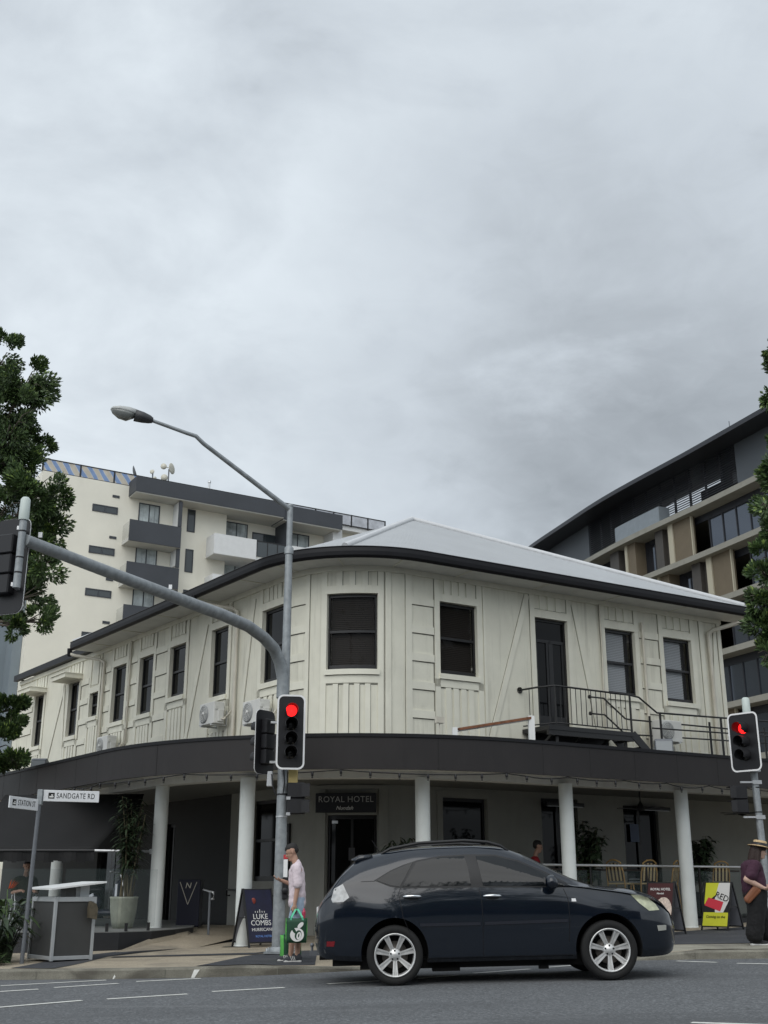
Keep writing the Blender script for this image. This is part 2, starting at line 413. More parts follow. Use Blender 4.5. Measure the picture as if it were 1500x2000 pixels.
def overlay(name, poly, m, lift=0.005, parent=None, step=0.35):
    """a paving band on the footpath: triangulated polygon draped on foot_z"""
    bm = bmesh.new()
    f = bm.faces.new([bm.verts.new((x, y, 0)) for x, y in poly])
    bmesh.ops.triangulate(bm, faces=bm.faces[:])
    for _ in range(3):
        long = [e for e in bm.edges if e.calc_length() > step]
        if long: bmesh.ops.subdivide_edges(bm, edges=long, cuts=1)
        bmesh.ops.triangulate(bm, faces=bm.faces[:])
    for v in bm.verts: v.co.z = foot_z(v.co.x, v.co.y) + lift
    bmesh.ops.recalc_face_normals(bm, faces=bm.faces)
    me = bpy.data.meshes.new(name); bm.to_mesh(me); bm.free(); me.materials.append(m)
    if me.polygons and me.polygons[0].normal.z < 0: me.flip_normals()
    o = bpy.data.objects.new(name, me); COL.objects.link(o)
    if parent: o.parent = parent
    return o
# ---------------------------------------------------------------- the hotel
aR, aL = rad(58.8), rad(36.1)
dR = Vector((math.sin(aR), math.cos(aR), 0)); dL = Vector((-math.sin(aL), math.cos(aL), 0))
nR = Vector((dR.y, -dR.x, 0)); nL = Vector((-dL.y, dL.x, 0))
WC = Vector((-1.186, 25.20, 0)); RW = 2.2
TL = 2.0195; ARC_O = Vector((-0.5983, 28.1279, 0)); HALF = rad(42.55); MID = rad(-11.35)
UP = Vector((0, 0, 1))
def P(s, off=0.0, z=0.0):
    if s >= TL: p = WC + nR * off + dR * s
    elif s <= -TL: p = WC + nL * off + dL * (-s)
    else:
        th = MID + s / TL * HALF
        p = ARC_O + Vector((math.sin(th), -math.cos(th), 0)) * (RW + off)
    return Vector((p.x, p.y, z))
def srange(s0, s1, step=0.16):
    out = [s0]
    a, b = max(s0, -TL), min(s1, TL)
    if a < b:
        n = max(1, math.ceil((b - a) / step))
        out += [a + (b - a) * i / n for i in range(n + 1)]
    out.append(s1)
    r = []
    for v in sorted(out):
        if not r or v - r[-1] > 1e-4: r.append(v)
    return r
def band(mb, s0, s1, z0, z1, o0, o1, ends=True):
    """solid strip along the wall path between offsets o0 < o1"""
    ss = srange(s0, s1)
    for a, b in zip(ss, ss[1:]):
        mb.quad(P(a, o1, z0), P(b, o1, z0), P(b, o1, z1), P(a, o1, z1))
        mb.quad(P(a, o0, z1), P(a, o1, z1), P(b, o1, z1), P(b, o0, z1))
        mb.quad(P(a, o1, z0), P(a, o0, z0), P(b, o0, z0), P(b, o1, z0))
        mb.quad(P(b, o0, z0), P(a, o0, z0), P(a, o0, z1), P(b, o0, z1))
    if ends:
        mb.quad(P(s0, o0, z0), P(s0, o1, z0), P(s0, o1, z1), P(s0, o0, z1))
        mb.quad(P(s1, o1, z0), P(s1, o0, z0), P(s1, o0, z1), P(s1, o1, z1))
def flat(mb, s0, s1, z0, z1, off):
    ss = srange(s0, s1)
    for a, b in zip(ss, ss[1:]): mb.quad(P(a, off, z0), P(b, off, z0), P(b, off, z1), P(a, off, z1))
def wall(mb, s0, s1, z0, z1, ops, depth):
    sb = set(srange(s0, s1)); zb = {z0, z1}
    for a, b, c, d in ops: sb |= {a, b}; zb |= {c, d}
    sb, zb = sorted(sb), sorted(zb)
    for a, b in zip(sb, sb[1:]):
        if b - a < 1e-5: continue
        for c, d in zip(zb, zb[1:]):
            m, n = (a + b) / 2, (c + d) / 2
            if any(o[0] < m < o[1] and o[2] < n < o[3] for o in ops): continue
            mb.quad(P(a, 0, c), P(b, 0, c), P(b, 0, d), P(a, 0, d))
    for a, b, c, d in ops:
        mb.quad(P(a, 0, c), P(a, -depth, c), P(a, -depth, d), P(a, 0, d))
        mb.quad(P(b, -depth, c), P(b, 0, c), P(b, 0, d), P(b, -depth, d))
        ss = srange(a, b)
        for e, f in zip(ss, ss[1:]):
            mb.quad(P(e, 0, d), P(e, -depth, d), P(f, -depth, d), P(f, 0, d))
            mb.quad(P(e, -depth, c), P(e, 0, c), P(f, 0, c), P(f, -depth, c))

hotel = thing('hotel', 'cream two storey corner hotel with pale metal hip roof and dark awning', 'hotel', (WC.x, WC.y, 0.15))
AWN_Z = 3.95
# openings (s0, s1, z0, z1)
UW = dict(corner=(-0.40, 1.10, 5.99, 7.80), r1=(2.95, 4.06, 6.03, 7.80), door=(5.88, 6.95, 4.92, 7.76), r2=(8.24, 9.30, 5.98, 7.75), r3=(10.35, 11.42, 5.97, 7.74),
          la=(-3.14, -2.12, 5.93, 7.78), lb=(-5.84, -4.90, 5.93, 7.76), lc=(-8.36, -7.36, 6.25, 7.71), ld=(-10.42, -9.46, 6.0, 7.72), le=(-12.40, -11.40, 5.99, 7.74),
          lf=(-14.2, -13.5, 6.37, 7.15), lg=(-16.1, -15.2, 5.93, 7.74), lh=(-19.36, -18.5, 5.9, 7.72))
mb = MB()
wall(mb, -21.2, 12.67, 3.4, 8.47, list(UW.values()), 0.10)
# end walls and back of the upper floor
E1, E0 = P(12.67), P(-21.2)
back = P(12.67) - nR * 13.5; back2 = P(-21.2) - nL * 11
def vq(mb, a, b, z0, z1): mb.quad((a.x, a.y, z0), (b.x, b.y, z0), (b.x, b.y, z1), (a.x, a.y, z1))
vq(mb, E1, back, 0, 8.47); vq(mb, E0, back2, 0, 8.6); vq(mb, back2, back, 0, 8.47)
mb.build('upper_wall', M['cream'], hotel)

LW = dict(door=(-0.32, 1.11, 0.10, 2.72), r1=(2.97, 4.20, 1.25, 3.16), r2=(5.85, 7.0, 0.2, 3.25), r3=(8.5, 9.7, 0.25, 3.17),
          la=(-3.30, -1.75, 1.32, 3.14), lb=(-8.0, -7.45, 0.2, 2.80), lc=(-12.6, -10.9, 0.2, 2.9))
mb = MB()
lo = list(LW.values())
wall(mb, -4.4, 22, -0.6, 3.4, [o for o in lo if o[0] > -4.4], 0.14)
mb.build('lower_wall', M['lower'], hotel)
mb = MB(); wall(mb, -21.2, -4.4, -0.6, 3.4, [o for o in lo if o[0] < -4.4], 0.14)
tag(mb.build('side_wall', M['darkwall'], hotel), 'charcoal painted wall under the side verandah')
# raised panels and skirting on the lower wall around the entrance
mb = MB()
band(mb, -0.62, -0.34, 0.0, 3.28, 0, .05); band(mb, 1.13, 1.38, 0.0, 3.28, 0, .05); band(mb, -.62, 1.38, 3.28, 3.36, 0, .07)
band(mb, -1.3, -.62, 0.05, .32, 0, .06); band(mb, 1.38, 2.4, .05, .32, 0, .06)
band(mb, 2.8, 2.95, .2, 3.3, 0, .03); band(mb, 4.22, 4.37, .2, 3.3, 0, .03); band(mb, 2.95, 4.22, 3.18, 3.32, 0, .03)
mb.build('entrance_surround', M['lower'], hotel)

# ---- stickwork trim of the upper wall
tr, gr = MB(), MB()
def B(s0, s1, z0, z1, th=.03): band(tr, s0, s1, z0, z1, 0, th)
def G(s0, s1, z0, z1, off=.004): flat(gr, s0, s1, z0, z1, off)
def board_v(s0, s1, z0=AWN_Z - .1, z1=8.34, g='b'):
    B(s0, s1, z0, z1)
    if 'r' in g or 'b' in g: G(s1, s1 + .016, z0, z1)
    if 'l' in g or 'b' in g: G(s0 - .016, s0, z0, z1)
def ladder(s0, s1, zs, flip=False):
    for z in zs:
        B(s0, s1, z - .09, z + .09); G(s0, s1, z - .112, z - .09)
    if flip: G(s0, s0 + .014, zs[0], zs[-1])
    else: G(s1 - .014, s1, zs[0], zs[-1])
def over(s0, s1, n, z0=7.98, z1=8.34):
    w = (s1 - s0) / n
    for i in range(1, n):
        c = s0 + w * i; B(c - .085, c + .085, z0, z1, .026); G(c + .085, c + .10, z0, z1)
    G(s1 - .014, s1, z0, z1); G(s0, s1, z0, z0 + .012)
def under(s0, s1, n, z1, z0=AWN_Z - .1):
    w = (s1 - s0) / n
    for i in range(1, n):
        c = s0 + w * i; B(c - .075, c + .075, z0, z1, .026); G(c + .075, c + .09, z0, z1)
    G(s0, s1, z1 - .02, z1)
def surround(k, wj=.15, left=True, right=True, sill=True):
    a, b, c, d = UW[k]
    if left: board_v(a - wj, a, g='l')
    if right: board_v(b, b + wj, g='r')
    B(a - wj, b + wj, d, d + .19, .034)
    if sill: B(a - wj, b + wj, c - .32, c - .14, .03)
def brace(s0, z0, s1, z1, w=.15):
    p, q = P(s0, .0, z0), P(s1, .0, z1); n = (nR if s0 > 0 else nL)
    tr.bar(p + n * .014, q + n * .014, w, .028, n)
    d = (q - p).normalized(); x = d.cross(n).normalized()
    for sg in (1, -1):
        e = x * (w / 2 + .004) * sg
        gr.bar(p + n * .004 + e, q + n * .004 + e, .014, .004, n)
# frieze under the soffit and a base strip
B(-13.9, 12.67, 8.34, 8.47, .05); B(-21.2, -13.9, 8.36, 8.5, .05)
# corner bay
surround('corner', .17); over(-.40, 1.10, 4); under(-.42, 1.12, 5, 5.65)
board_v(-1.12, -.98); board_v(1.32, 1.5); board_v(1.97, 2.15)
# right face
ladder(2.15, 2.78, [4.35, 5.02, 5.69, 6.36, 7.03, 7.72]); surround('r1'); over(2.95, 4.06, 5); under(2.95, 4.06, 5, 5.70)
board_v(4.25, 4.33, g='r')
brace(5.66, 8.30, 4.40, 4.55); surround('door', sill=False); over(5.88, 6.95, 4); brace(7.2, 8.25, 7.98, 4.3)
surround('r2'); over(8.24, 9.30, 4); under(8.24, 9.30, 5, 5.66)
ladder(9.47, 10.18, [4.35, 5.0, 5.66, 6.33, 7.0, 7.7]); surround('r3'); over(10.35, 11.42, 4); under(10.35, 11.42, 5, 5.65)
board_v(11.78, 11.93); brace(12.42, 8.2, 12.12, 5.0, .12); board_v(12.5, 12.64, g='l')
# left face
ladder(-1.98, -1.12, [4.35, 5.02, 5.69, 6.36, 7.03, 7.72], True); surround('la'); over(-3.14, -2.12, 5); under(-3.14, -2.12, 4, 5.6)
brace(-3.6, 8.2, -4.2, 4.6); surround('lb'); over(-5.84, -4.90, 5); under(-5.84, -4.9, 5, 5.0)
brace(-6.16, 8.0, -7.15, 4.9); surround('lc'); over(-8.36, -7.36, 5); under(-8.36, -7.36, 5, 5.9)
ladder(-9.3, -8.53, [4.5, 5.15, 5.8, 6.45, 7.1, 7.75], True); surround('ld'); over(-10.42, -9.46, 5); under(-10.42, -9.46, 5, 5.66)
ladder(-11.23, -10.6, [4.5, 5.15, 5.8, 6.45, 7.1, 7.75], True); surround('le'); over(-12.4, -11.4, 5); under(-12.4, -11.4, 5, 5.66)
ladder(-13.3, -12.57, [5.2, 5.85, 6.5, 7.15, 7.75], True); surround('lf', .12); over(-14.2, -13.5, 4, 7.4, 8.3); under(-14.2, -13.5, 4, 6.05)
ladder(-15.02, -14.36, [5.0, 5.65, 6.3, 6.95, 7.6], True); surround('lg'); over(-16.1, -15.2, 4); under(-16.1, -15.2, 4, 5.6)
brace(-16.5, 7.9, -17.9, 4.8); brace(-16.6, 7.9, -16.3, 4.8); surround('lh'); over(-19.36, -18.5, 4); under(-19.36, -18.5, 4, 5.6)
ladder(-21.0, -19.6, [4.9, 5.7, 6.5, 7.3, 8.0], True)
tr.build('stickwork', M['trim'], hotel)
gr.build('trim_shade_line', M['shade_joint'], hotel)  # shadow lines along the boards, put in as flat dark strips

# ---- windows
def window(k, o, blind=None, curved=False, lower=False, cols=1):
    a, b, c, d = o
    fr = MB(); f0, f1 = -.15, -.085
    band(fr, a, a + .055, c, d, f0, f1); band(fr, b - .055, b, c, d, f0, f1)
    band(fr, a + .055, b - .055, d - .075, d, f0, f1, False); band(fr, a + .055, b - .055, c, c + .11, f0, f1, False)
    mid = (c + d) / 2
    band(fr, a + .055, b - .055, mid - .03, mid + .03, f0, f1 + .012, False)
    if cols == 2: band(fr, (a + b) / 2 - .03, (a + b) / 2 + .03, c + .11, d - .075, f0, f1, False)
    f = fr.build('window', M['sash'], hotel)
    pn = MB(); flat(pn, a + .05, b - .05, c + .1, d - .07, -.118)
    pn.build('pane', M['glass'] if not blind else M['winpane'], f)
    if blind:
        bl = MB(); z = c + .12
        while z < d - .09:
            ss = srange(a + .06, b - (.06 if blind != 'paleblind' else .25))
            for e, g in zip(ss, ss[1:]):
                bl.quad(P(e, -.165, z), P(g, -.165, z), P(g, -.195, z + .047), P(e, -.195, z + .047))
            z += .045
        bl.build('blind', M[blind], f)
        rm = MB(); flat(rm, a + .03, b - .03, c, d, -.26); rm.build('dark_room_sheet', M['blind'], f)  # dark sheet in place of the shade inside the room
    if not lower:
        si = MB(); band(si, a - .04, b + .04, c - .13, c - .004, -.08, .075); si.build('sill', M['trim'], f)
    return f
M['winpane'] = mat('window_pane', (0.006, 0.007, 0.008), 0.04, alpha=0.22, spec=0.4)
M['dimblind'] = mat('brown_blind', (0.032, 0.026, 0.021), 0.6)
for k, o in UW.items():
    if k == 'door': continue
    window(k, o, {'corner': 'dimblind', 'r1': 'dimblind', 'r2': 'paleblind', 'r3': 'paleblind'}.get(k))
for k in ('r1', 'la'): window(k, LW[k], lower=True)
# upper door: two narrow glazed leaves under a fanlight
a, b, c, d = UW['door']
fr = MB(); f0, f1 = -.15, -.085
for x in (a + .03, (a + b) / 2, b - .03): band(fr, x - .035, x + .035, c, d - .56, f0, f1)
band(fr, a, b, d - .07, d, f0, f1); band(fr, a, b, d - .62, d - .54, f0, f1); band(fr, a, b, c, c + .35, f0, f1)
band(fr, a, a + .06, d - .54, d - .07, f0, f1); band(fr, b - .06, b, d - .54, d - .07, f0, f1)
for x0, x1 in ((a + .07, (a + b) / 2 - .04), ((a + b) / 2 + .04, b - .07)): band(fr, x0, x0 + .07, c + .35, d - .62, f0, f1 - .01); band(fr, x1 - .07, x1, c + .35, d - .62, f0, f1 - .01)
f = fr.build('balcony_door', M['sash'], hotel)
g = MB(); flat(g, a + .05, b - .05, c + .05, d - .05, -.12); g.build('pane', M['glass'], f)
# ground floor doors
def shop_door(o, name='door', label=None, handle=True):
    a, b, c, d = o
    fr = MB(); band(fr, a, a + .07, c, d, -.2, -.1); band(fr, b - .07, b, c, d, -.2, -.1); band(fr, a + .07, b - .07, d - .08, d, -.2, -.1, False); band(fr, a + .07, b - .07, c, c + .12, -.2, -.1, False)
    m = (a + b) / 2; band(fr, m - .04, m + .04, c + .12, d - .08, -.2, -.1, False)
    f = fr.build(name, M['sash'], hotel)
    if label: f['label'] = label
    g = MB(); flat(g, a + .06, b - .06, c + .1, d - .07, -.16); g.build('pane', M['glass'], f)
    if handle:
        h = MB(); h.tube([P(m + .1, -.05, c + .75), P(m + .1, -.05, c + 1.25)], .012, 8); h.build('handle', M['alu'], f)
    return f
fd = shop_door(LW['door'], 'entrance_door')
shop_door(LW['r2'], handle=False); d3 = shop_door(LW['r3']); shop_door(LW['lb'], handle=False); shop_door(LW['lc'], handle=False)
n = MB(); flat(n, 8.78, 9.08, 2.28, 2.72, -.09); n.build('notice', mat('faded_notice', (.10, .13, .20), .6), d3)
n = MB(); flat(n, 8.62, 9.12, 1.25, 1.33, -.09); flat(n, 8.62, 9.12, 1.36, 1.40, -.09); n.build('push_plate', mat('dull_plate', (.32, .34, .35), .5), d3)
n = MB(); flat(n, .30, .48, 1.75, 2.02, -.09); n.build('opening_hours', mat('hours_lettering', (.05, .05, .055), .6), fd)
n = MB(); flat(n, -.2, -.02, 2.54, 2.6, -.09); n.build('closer', M['alu'], fd)

# ---- awning: fascia, capping, ceilings, edge beam, columns
AO = 4.35; SA, SB = -19.5, 21.0
mb = MB(); band(mb, SA, SB, 3.30, 3.90, AO - .06, AO)
fas = mb.build('awning_fascia', M['charcoal'], hotel)
mb = MB(); band(mb, SA, SB, 3.90, 3.965, AO - .10, AO + .025); mb.build('capping', M['gutter'], fas)
M['joint'] = mat('sheet_joint', (.011, .010, .010), .7)
for s in [x * 1.22 for x in range(-15, 17)]: mb = MB(); band(mb, s, s + .008, 3.30, 3.90, AO, AO + .002); mb.build('sheet_joint', M['joint'], fas)
mb = MB(); ss = srange(SA, SB, .2)
for a, b in zip(ss, ss[1:]): mb.quad(P(a, 0, 3.93), P(b, 0, 3.93), P(b, AO - .1, 3.80), P(a, AO - .1, 3.80))
mb.build('awning_roof', M['charcoal'], hotel)
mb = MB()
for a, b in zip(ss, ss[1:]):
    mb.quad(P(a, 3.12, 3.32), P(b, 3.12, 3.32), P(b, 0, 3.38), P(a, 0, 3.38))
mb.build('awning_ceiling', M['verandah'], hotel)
mb = MB()
for a, b in zip(ss, ss[1:]): mb.quad(P(a, 3.42, 3.36), P(b, 3.42, 3.36), P(b, AO - .06, 3.34), P(a, AO - .06, 3.34))
band(mb, SA, SB, 3.22, 3.44, 3.12, 3.42)
mb.build('edge_beam', M['soffit'], hotel)
cpos = [(-4.70, 24.55, 0.33, .145), (-2.68, 22.75, 0.0, .15), (0.757, 22.75, 0.0, .145), (3.78, 24.1, 0.0, .145), (6.62, 25.85, 0.0, .15), (10.4, 28.2, 0.2, .145), (-8.2, 29.6, .1, .145), (-11.2, 33.8, .1, .145)]
for x, y, z0, r in cpos:
    mb = MB(); zb = foot_z(x, y) - .05 if z0 == 0 else z0
    mb.lathe([(r, zb), (r, 3.24)], (x, y, 0), 28); mb.lathe([(r + .012, zb), (r + .012, zb + .06), (r, zb + .075)], (x, y, 0), 28)
    mb.build('column', M['column'], hotel)

# ---- roof, eaves
EO = 0.80; SL, SRT = -13.95, 13.3
ez0, ez1 = 8.46, 8.68
APEX = Vector((0.87, 33.4, 12.05))
ss = srange(SL, SRT, .12)
mb = MB()
for a, b in zip(ss, ss[1:]): mb.quad(P(a, 0, 8.47), P(b, 0, 8.47), P(b, EO - .02, 8.46), P(a, EO - .02, 8.46))
sof = mb.build('soffit', M['soffit'], hotel)
mb = MB()
for s in [-12.6, -10.2, -7.8, -5.4, -3.0, -1.4, .1, 1.5, 3.4, 5.8, 8.2, 10.6]: band(mb, s, s + .018, 8.445, 8.466, .05, EO - .03)
mb.build('cover_strip', M['trim'], sof)
mb = MB()   # gutter: quad profile with a rolled lip
prof = [(EO - .02, 8.45), (EO + .05, 8.44), (EO + .11, 8.49), (EO + .125, 8.58), (EO + .12, 8.67), (EO + .135, 8.69), (EO + .12, 8.705), (EO + .02, 8.70), (EO - .02, 8.62)]
mb.smooth = True
for a, b in zip(ss, ss[1:]):
    for i in range(len(prof)):
        (o0, z0), (o1, z1) = prof[i], prof[(i + 1) % len(prof)]
        mb.quad(P(a, o0, z0), P(b, o0, z0), P(b, o1, z1), P(a, o1, z1))
mb.smooth = False
for s in (SL, SRT): mb.add([P(s, o, z) for o, z in prof], [tuple(range(len(prof)))])
gut = mb.build('gutter', M['gutter'], hotel)
def roof_mat():
    m = mat('pale_roof_sheet', (0.405, 0.42, 0.43), 0.45, metal=0.0, var=0.06, vscale=.6, grime=.5, gcol=(.34, .35, .36), gscale=(.5, .5, .5))
    N, L = m.node_tree.nodes, m.node_tree.links
    b = N['Principled BSDF']; tc = [n for n in N if n.type == 'TEX_COORD'][0]
    w = N.new('ShaderNodeTexWave'); w.wave_type = 'BANDS'; w.bands_direction = 'X'
    w.inputs['Scale'].default_value = 2.1; w.inputs['Distortion'].default_value = 0
    mp = N.new('ShaderNodeMapping'); mp.inputs['Rotation'].default_value = (0, 0, 0)
    L.new(tc.outputs['UV'], mp.inputs[0]); L.new(mp.outputs[0], w.inputs[0])
    bp = N.new('ShaderNodeBump'); bp.inputs['Strength'].default_value = .9; bp.inputs['Distance'].default_value = .05
    L.new(w.outputs['Fac'], bp.inputs['Height']); L.new(bp.outputs[0], b.inputs['Normal'])
    return m
M['roof'] = roof_mat()
def roof_piece(name, tris, uvs, parent):
    me = bpy.data.meshes.new(name); off = chain_loc(parent)
    vs = []; fs = []; uv = []
    for t, u in zip(tris, uvs):
        fs.append(tuple(range(len(vs), len(vs) + len(t)))); vs += [Vector(p) - off for p in t]; uv += u
    me.from_pydata(vs, [], fs); l = me.uv_layers.new(name='slope')
    for i, c in enumerate(uv): l.data[i].uv = c
    me.materials.append(M['roof'])
    o = bpy.data.objects.new(name, me); COL.objects.link(o); o.parent = parent; return o
RR, LL = P(SRT, EO + .05, 8.69), P(SL, EO + .05, 8.69)
BK = RR + (LL - P(0, EO + .05, 8.69)) * 1.0; BK = Vector((WC.x + (RR.x - WC.x) + (LL.x - WC.x), WC.y + (RR.y - WC.y) + (LL.y - WC.y), 8.69))
tris, uvs = [], []
for a, b in zip(ss, ss[1:]):
    pa, pb = P(a, EO + .05, 8.69), P(b, EO + .05, 8.69)
    ax = dR if a >= 0 else dL
    nsub = 8 if (b - a) > 2 else 1
    tris.append([pa, pb, APEX]); uvs.append([(pa.dot(ax), 0), (pb.dot(ax), 0), (APEX.dot(ax), 8)])
tris += [[RR, BK, APEX], [BK, LL, APEX]]; uvs += [[(0, 0), (13, 0), (6, 8)]] * 2
rf = roof_piece('roof', tris, uvs, hotel)
mb = MB()   # hip cappings
for tgt in (P(.25, EO + .05, 8.69), RR, LL):
    d = (APEX - tgt).normalized(); mb.tube([tgt + d * .05 + UP * .02, APEX + UP * .02], .085, 8)
mb.build('hip_capping', mat('hip_capping', (.52, .53, .54), .5, var=.05), rf)
# rear wing roof with a tight eave
mb = MB()
a0, a1 = P(-21.35, .22, 8.72), P(-13.95, .22, 8.72)
mb.quad(a1, a0, a0 - nL * 9 + UP * 1.1, a1 - nL * 9 + UP * 1.1)
rw = mb.build('rear_roof', M['charcoal'], hotel)
mb = MB(); band(mb, -21.35, -13.95, 8.52, 8.73, .08, .24); mb.build('gutter', M['gutter'], rw)

# ---- rain heads and downpipes
def pipe(pts, r=.05, outlet=None):
    m = MB(); m.tube(pts, r, 10)
    o = m.build('downpipe', M['pipe'], hotel)
    if outlet is not None:
        m = MB(); m.lathe([(.055, -.15), (.075, -.12), (.085, .05), (.085, .1)], outlet, 12); m.build('outlet', M['gutter'], o)
    return o
def gut_pipe(sg, sw, zend, r=.05):
    """from an outlet under the gutter back to the wall and down it"""
    pipe([P(sg, .86, 8.36), P(sg + (sw - sg) * .12, .78, 8.30), P(sg + (sw - sg) * .85, .16, 8.10), P(sw, .085, 8.0), P(sw, .085, 7.8), P(sw, .085, zend)], r, P(sg, .86, 8.42))
gut_pipe(12.85, 12.08, 4.0, .06); gut_pipe(-5.35, -4.34, 4.0); gut_pipe(-14.1, -13.03, 4.2)
pipe([P(8.07, .06, 8.36), P(8.07, .06, 7.0), P(8.04, .06, 5.95), P(8.04, .06, 4.5)], .025)
pipe([P(9.56, .075, 8.03), P(9.56, .075, 4.3)], .042)
pipe([P(-11.05, .06, 8.36), P(-11.05, .06, 7.4), P(-11.02, .06, 5.3), P(-11.15, .06, 5.12), P(-11.5, .06, 5.05)], .035)
# sun hoods over the two rear windows
for k in ('lg', 'lh'):
    a, b, c, d = UW[k]; h = MB()
    band(h, a - .2, b + .2, d + .02, d + .16, .0, .62); band(h, a - .22, b + .22, d + .16, d + .19, .0, .66); h.build('window_hood', M['trim'], hotel)
# ---------------------------------------------------------------- things on and around the hotel
RZL, RZR = rad(-53.9), rad(31.2)          # local -y turned to the left / right wall's outward normal

# air conditioners (one built, the others copied)
def make_ac():
    t = thing('air_conditioner', '', 'air conditioner', group='air conditioner units on the hotel')
    mb = MB(); mb.box((0, 0, .275), (.80, .30, .55)); b = mb.build('case', M['appliance'], t, False, .012)
    mb = MB(); mb.lathe([(.0, 0), (.21, 0), (.235, .012), (.235, .03)], (-.13, -.178, .28), 24, (0, 1, 0)); mb.build('fan_guard', mat('fan_grey', (.30, .31, .31), .5), t, False)
    mb = MB()
    for r in (.06, .105, .15, .195): mb.tube([(-.13 + r * math.cos(a), -.184, .28 + r * math.sin(a)) for a in [k * math.pi / 10 for k in range(21)]], .0045, 5, False)
    for k in range(8):
        a = k * math.pi / 4; mb.tube([(-.13, -.184, .28), (-.13 + .22 * math.cos(a), -.184, .28 + .22 * math.sin(a))], .004, 5, False)
    mb.lathe([(0, 0), (.045, 0), (.045, .02)], (-.13, -.192, .28), 12, (0, 1, 0)); mb.build('grille', M['appliance'], t, False)
    mb = MB(); mb.box((.415, .03, .2), (.05, .15, .3)); mb.box((.41, -.09, .40), (.02, .07, .1)); mb.build('service_panel', M['appliance'], t, False, .008)
    mb = MB()
    for x in (-.28, .28): mb.box((x, .06, -.02), (.04, .46, .035)); mb.box((x, .28, .16), (.04, .03, .40))
    mb.build('bracket', M['alu'], t, False)
    mb = MB(); mb.tube([(.43, .05, .12), (.50, .08, .10), (.52, .2, .2), (.45, .30, .30)], .018, 8); mb.tube([(.43, .1, .15), (.53, .12, .16), (.55, .2, .26), (.5, .30, .36)], .014, 8); mb.build('hose', M['pipe'], t, False)
    return t
ac = make_ac()
for i, (s, off, z, rz, lab) in enumerate([(-5.02, .34, 5.12, RZL, 'white air conditioner unit bracketed to the wall under the narrow side window'),
                                          (-2.74, .34, 4.90, RZL, 'white air conditioner unit nearest the red signal, on the cream wall'),
                                          (-11.75, .34, 4.95, RZL, 'white air conditioner unit low on the side wall beside the drain pipe'),
                                          (9.75, .5, 4.78, RZR, 'white air conditioner unit behind the black railing of the awning roof')]):
    o = ac if i == 0 else copy_tree(ac)
    o.location = P(s, off, z); o.rotation_euler = (0, 0, rz); o['label'] = lab

# floodlights on the awning edge
def make_flood():
    t = thing('floodlight', '', 'floodlight', group='floodlights standing on the awning')
    mb = MB(); mb.prism([(-.12, -.18), (.16, -.14), (.20, .12), (-.02, .2), (-.12, .16)], (-.20, 0, .28), (0, 1, 0), (0, 0, 1), (.40, 0, 0)); mb.build('housing', M['grey_metal'], t, False, .02, 2)
    mb = MB(); mb.quad((-.18, -.125, .13), (.18, -.125, .13), (.18, -.125, .41), (-.18, -.125, .41)); mb.build('lamp_glass', mat('flood_glass', (.35, .37, .38), .15), t, False)
    mb = MB(); mb.box((0, 0, .03), (.46, .05, .02)); mb.box((-.225, 0, .16), (.015, .05, .27)); mb.box((.225, 0, .16), (.015, .05, .27)); mb.box((0, 0, -.06), (.05, .05, .18)); mb.build('yoke', M['grey_metal'], t, False)
    return t
fl = make_flood()
for i, (s, off, rz, lab) in enumerate([(-9.0, 3.3, RZL + .9, 'grey floodlight on the awning by the side windows'), (7.1, 3.0, RZR - .7, 'grey floodlight on the awning in front of the railing')]):
    o = fl if i == 0 else copy_tree(fl)
    o.location = P(s, off, 3.96); o.rotation_euler = (0, 0, rz); o['label'] = lab

# balcony, stair and roof walkway rails
t = thing('balcony', 'black steel balcony with stair and railings leading onto the awning roof', 'balcony', P(7.2, .5, 4.0))
mb = MB(); z = 4.86
band(mb, 5.35, 8.10, z - .10, z, .02, 1.05); band(mb, 5.35, 8.10, z - .22, z - .10, .95, 1.03); band(mb, 5.5, 8.0, z - .26, z - .10, .1, .18)
for s in (5.6, 6.5, 7.4): mb.bar(P(s, .05, 4.2), P(s, .95, z - .12), .06, .06)
for s in (5.7, 7.9): mb.bar(P(s, .9, 3.85), P(s, .9, z - .1), .07, .07)
mb.build('platform', M['blackmetal'], t)
mb = MB(); top = 5.83
mb.tube([P(5.32, .03, top), P(5.42, .55, top), P(5.62, 1.0, top), P(8.02, 1.0, top - .03), P(8.35, 1.0, top - .06), P(8.95, 1.0, 5.42), P(14.2, 1.0, 5.52)], .024, 8)
mb.tube([P(5.36, .05, z + .08), P(5.62, 1.0, z + .08), P(8.02, 1.0, z + .06)], .016, 8)
for k in range(3): s0 = P(5.36, .1, 0).lerp(P(5.62, 1.0, 0), (k + .6) / 3.2); mb.tube([s0 + UP * (z + .08), s0 + UP * top], .010, 6)
s = 5.62
while s < 8.05: mb.tube([P(s, 1.0, z + .06), P(s, 1.0, top)], .010 if abs(s - 5.62) > .01 else .02, 6); s += .162
mb.tube([P(8.04, 1.0, z - .1), P(8.04, 1.0, top)], .028, 8)
mb.lathe([(0, 0), (.075, 0), (.075, .03)], P(5.32, .0, top), 14, nR)
mb.build('railing', M['blackmetal'], t)
mb = MB()
for zz in (5.78, 5.36):
    mb.tube([P(7.28, .36, zz), P(7.75, .36, zz), P(8.45, .36, zz - .47), P(8.6, .36, zz - .48), P(8.9 if zz < 5.5 else 14.0, .36, zz - .47 if zz > 5.5 else zz - .48)], .022, 8)
    mb.lathe([(0, 0), (.05, 0), (.05, .03)], P(7.26, .36, zz), 12, dR)
for zz, o in ((5.02, 1.0), (4.92, .36)): mb.tube([P(8.75, o, zz), P(14.2, o, zz + .1)], .020, 8)
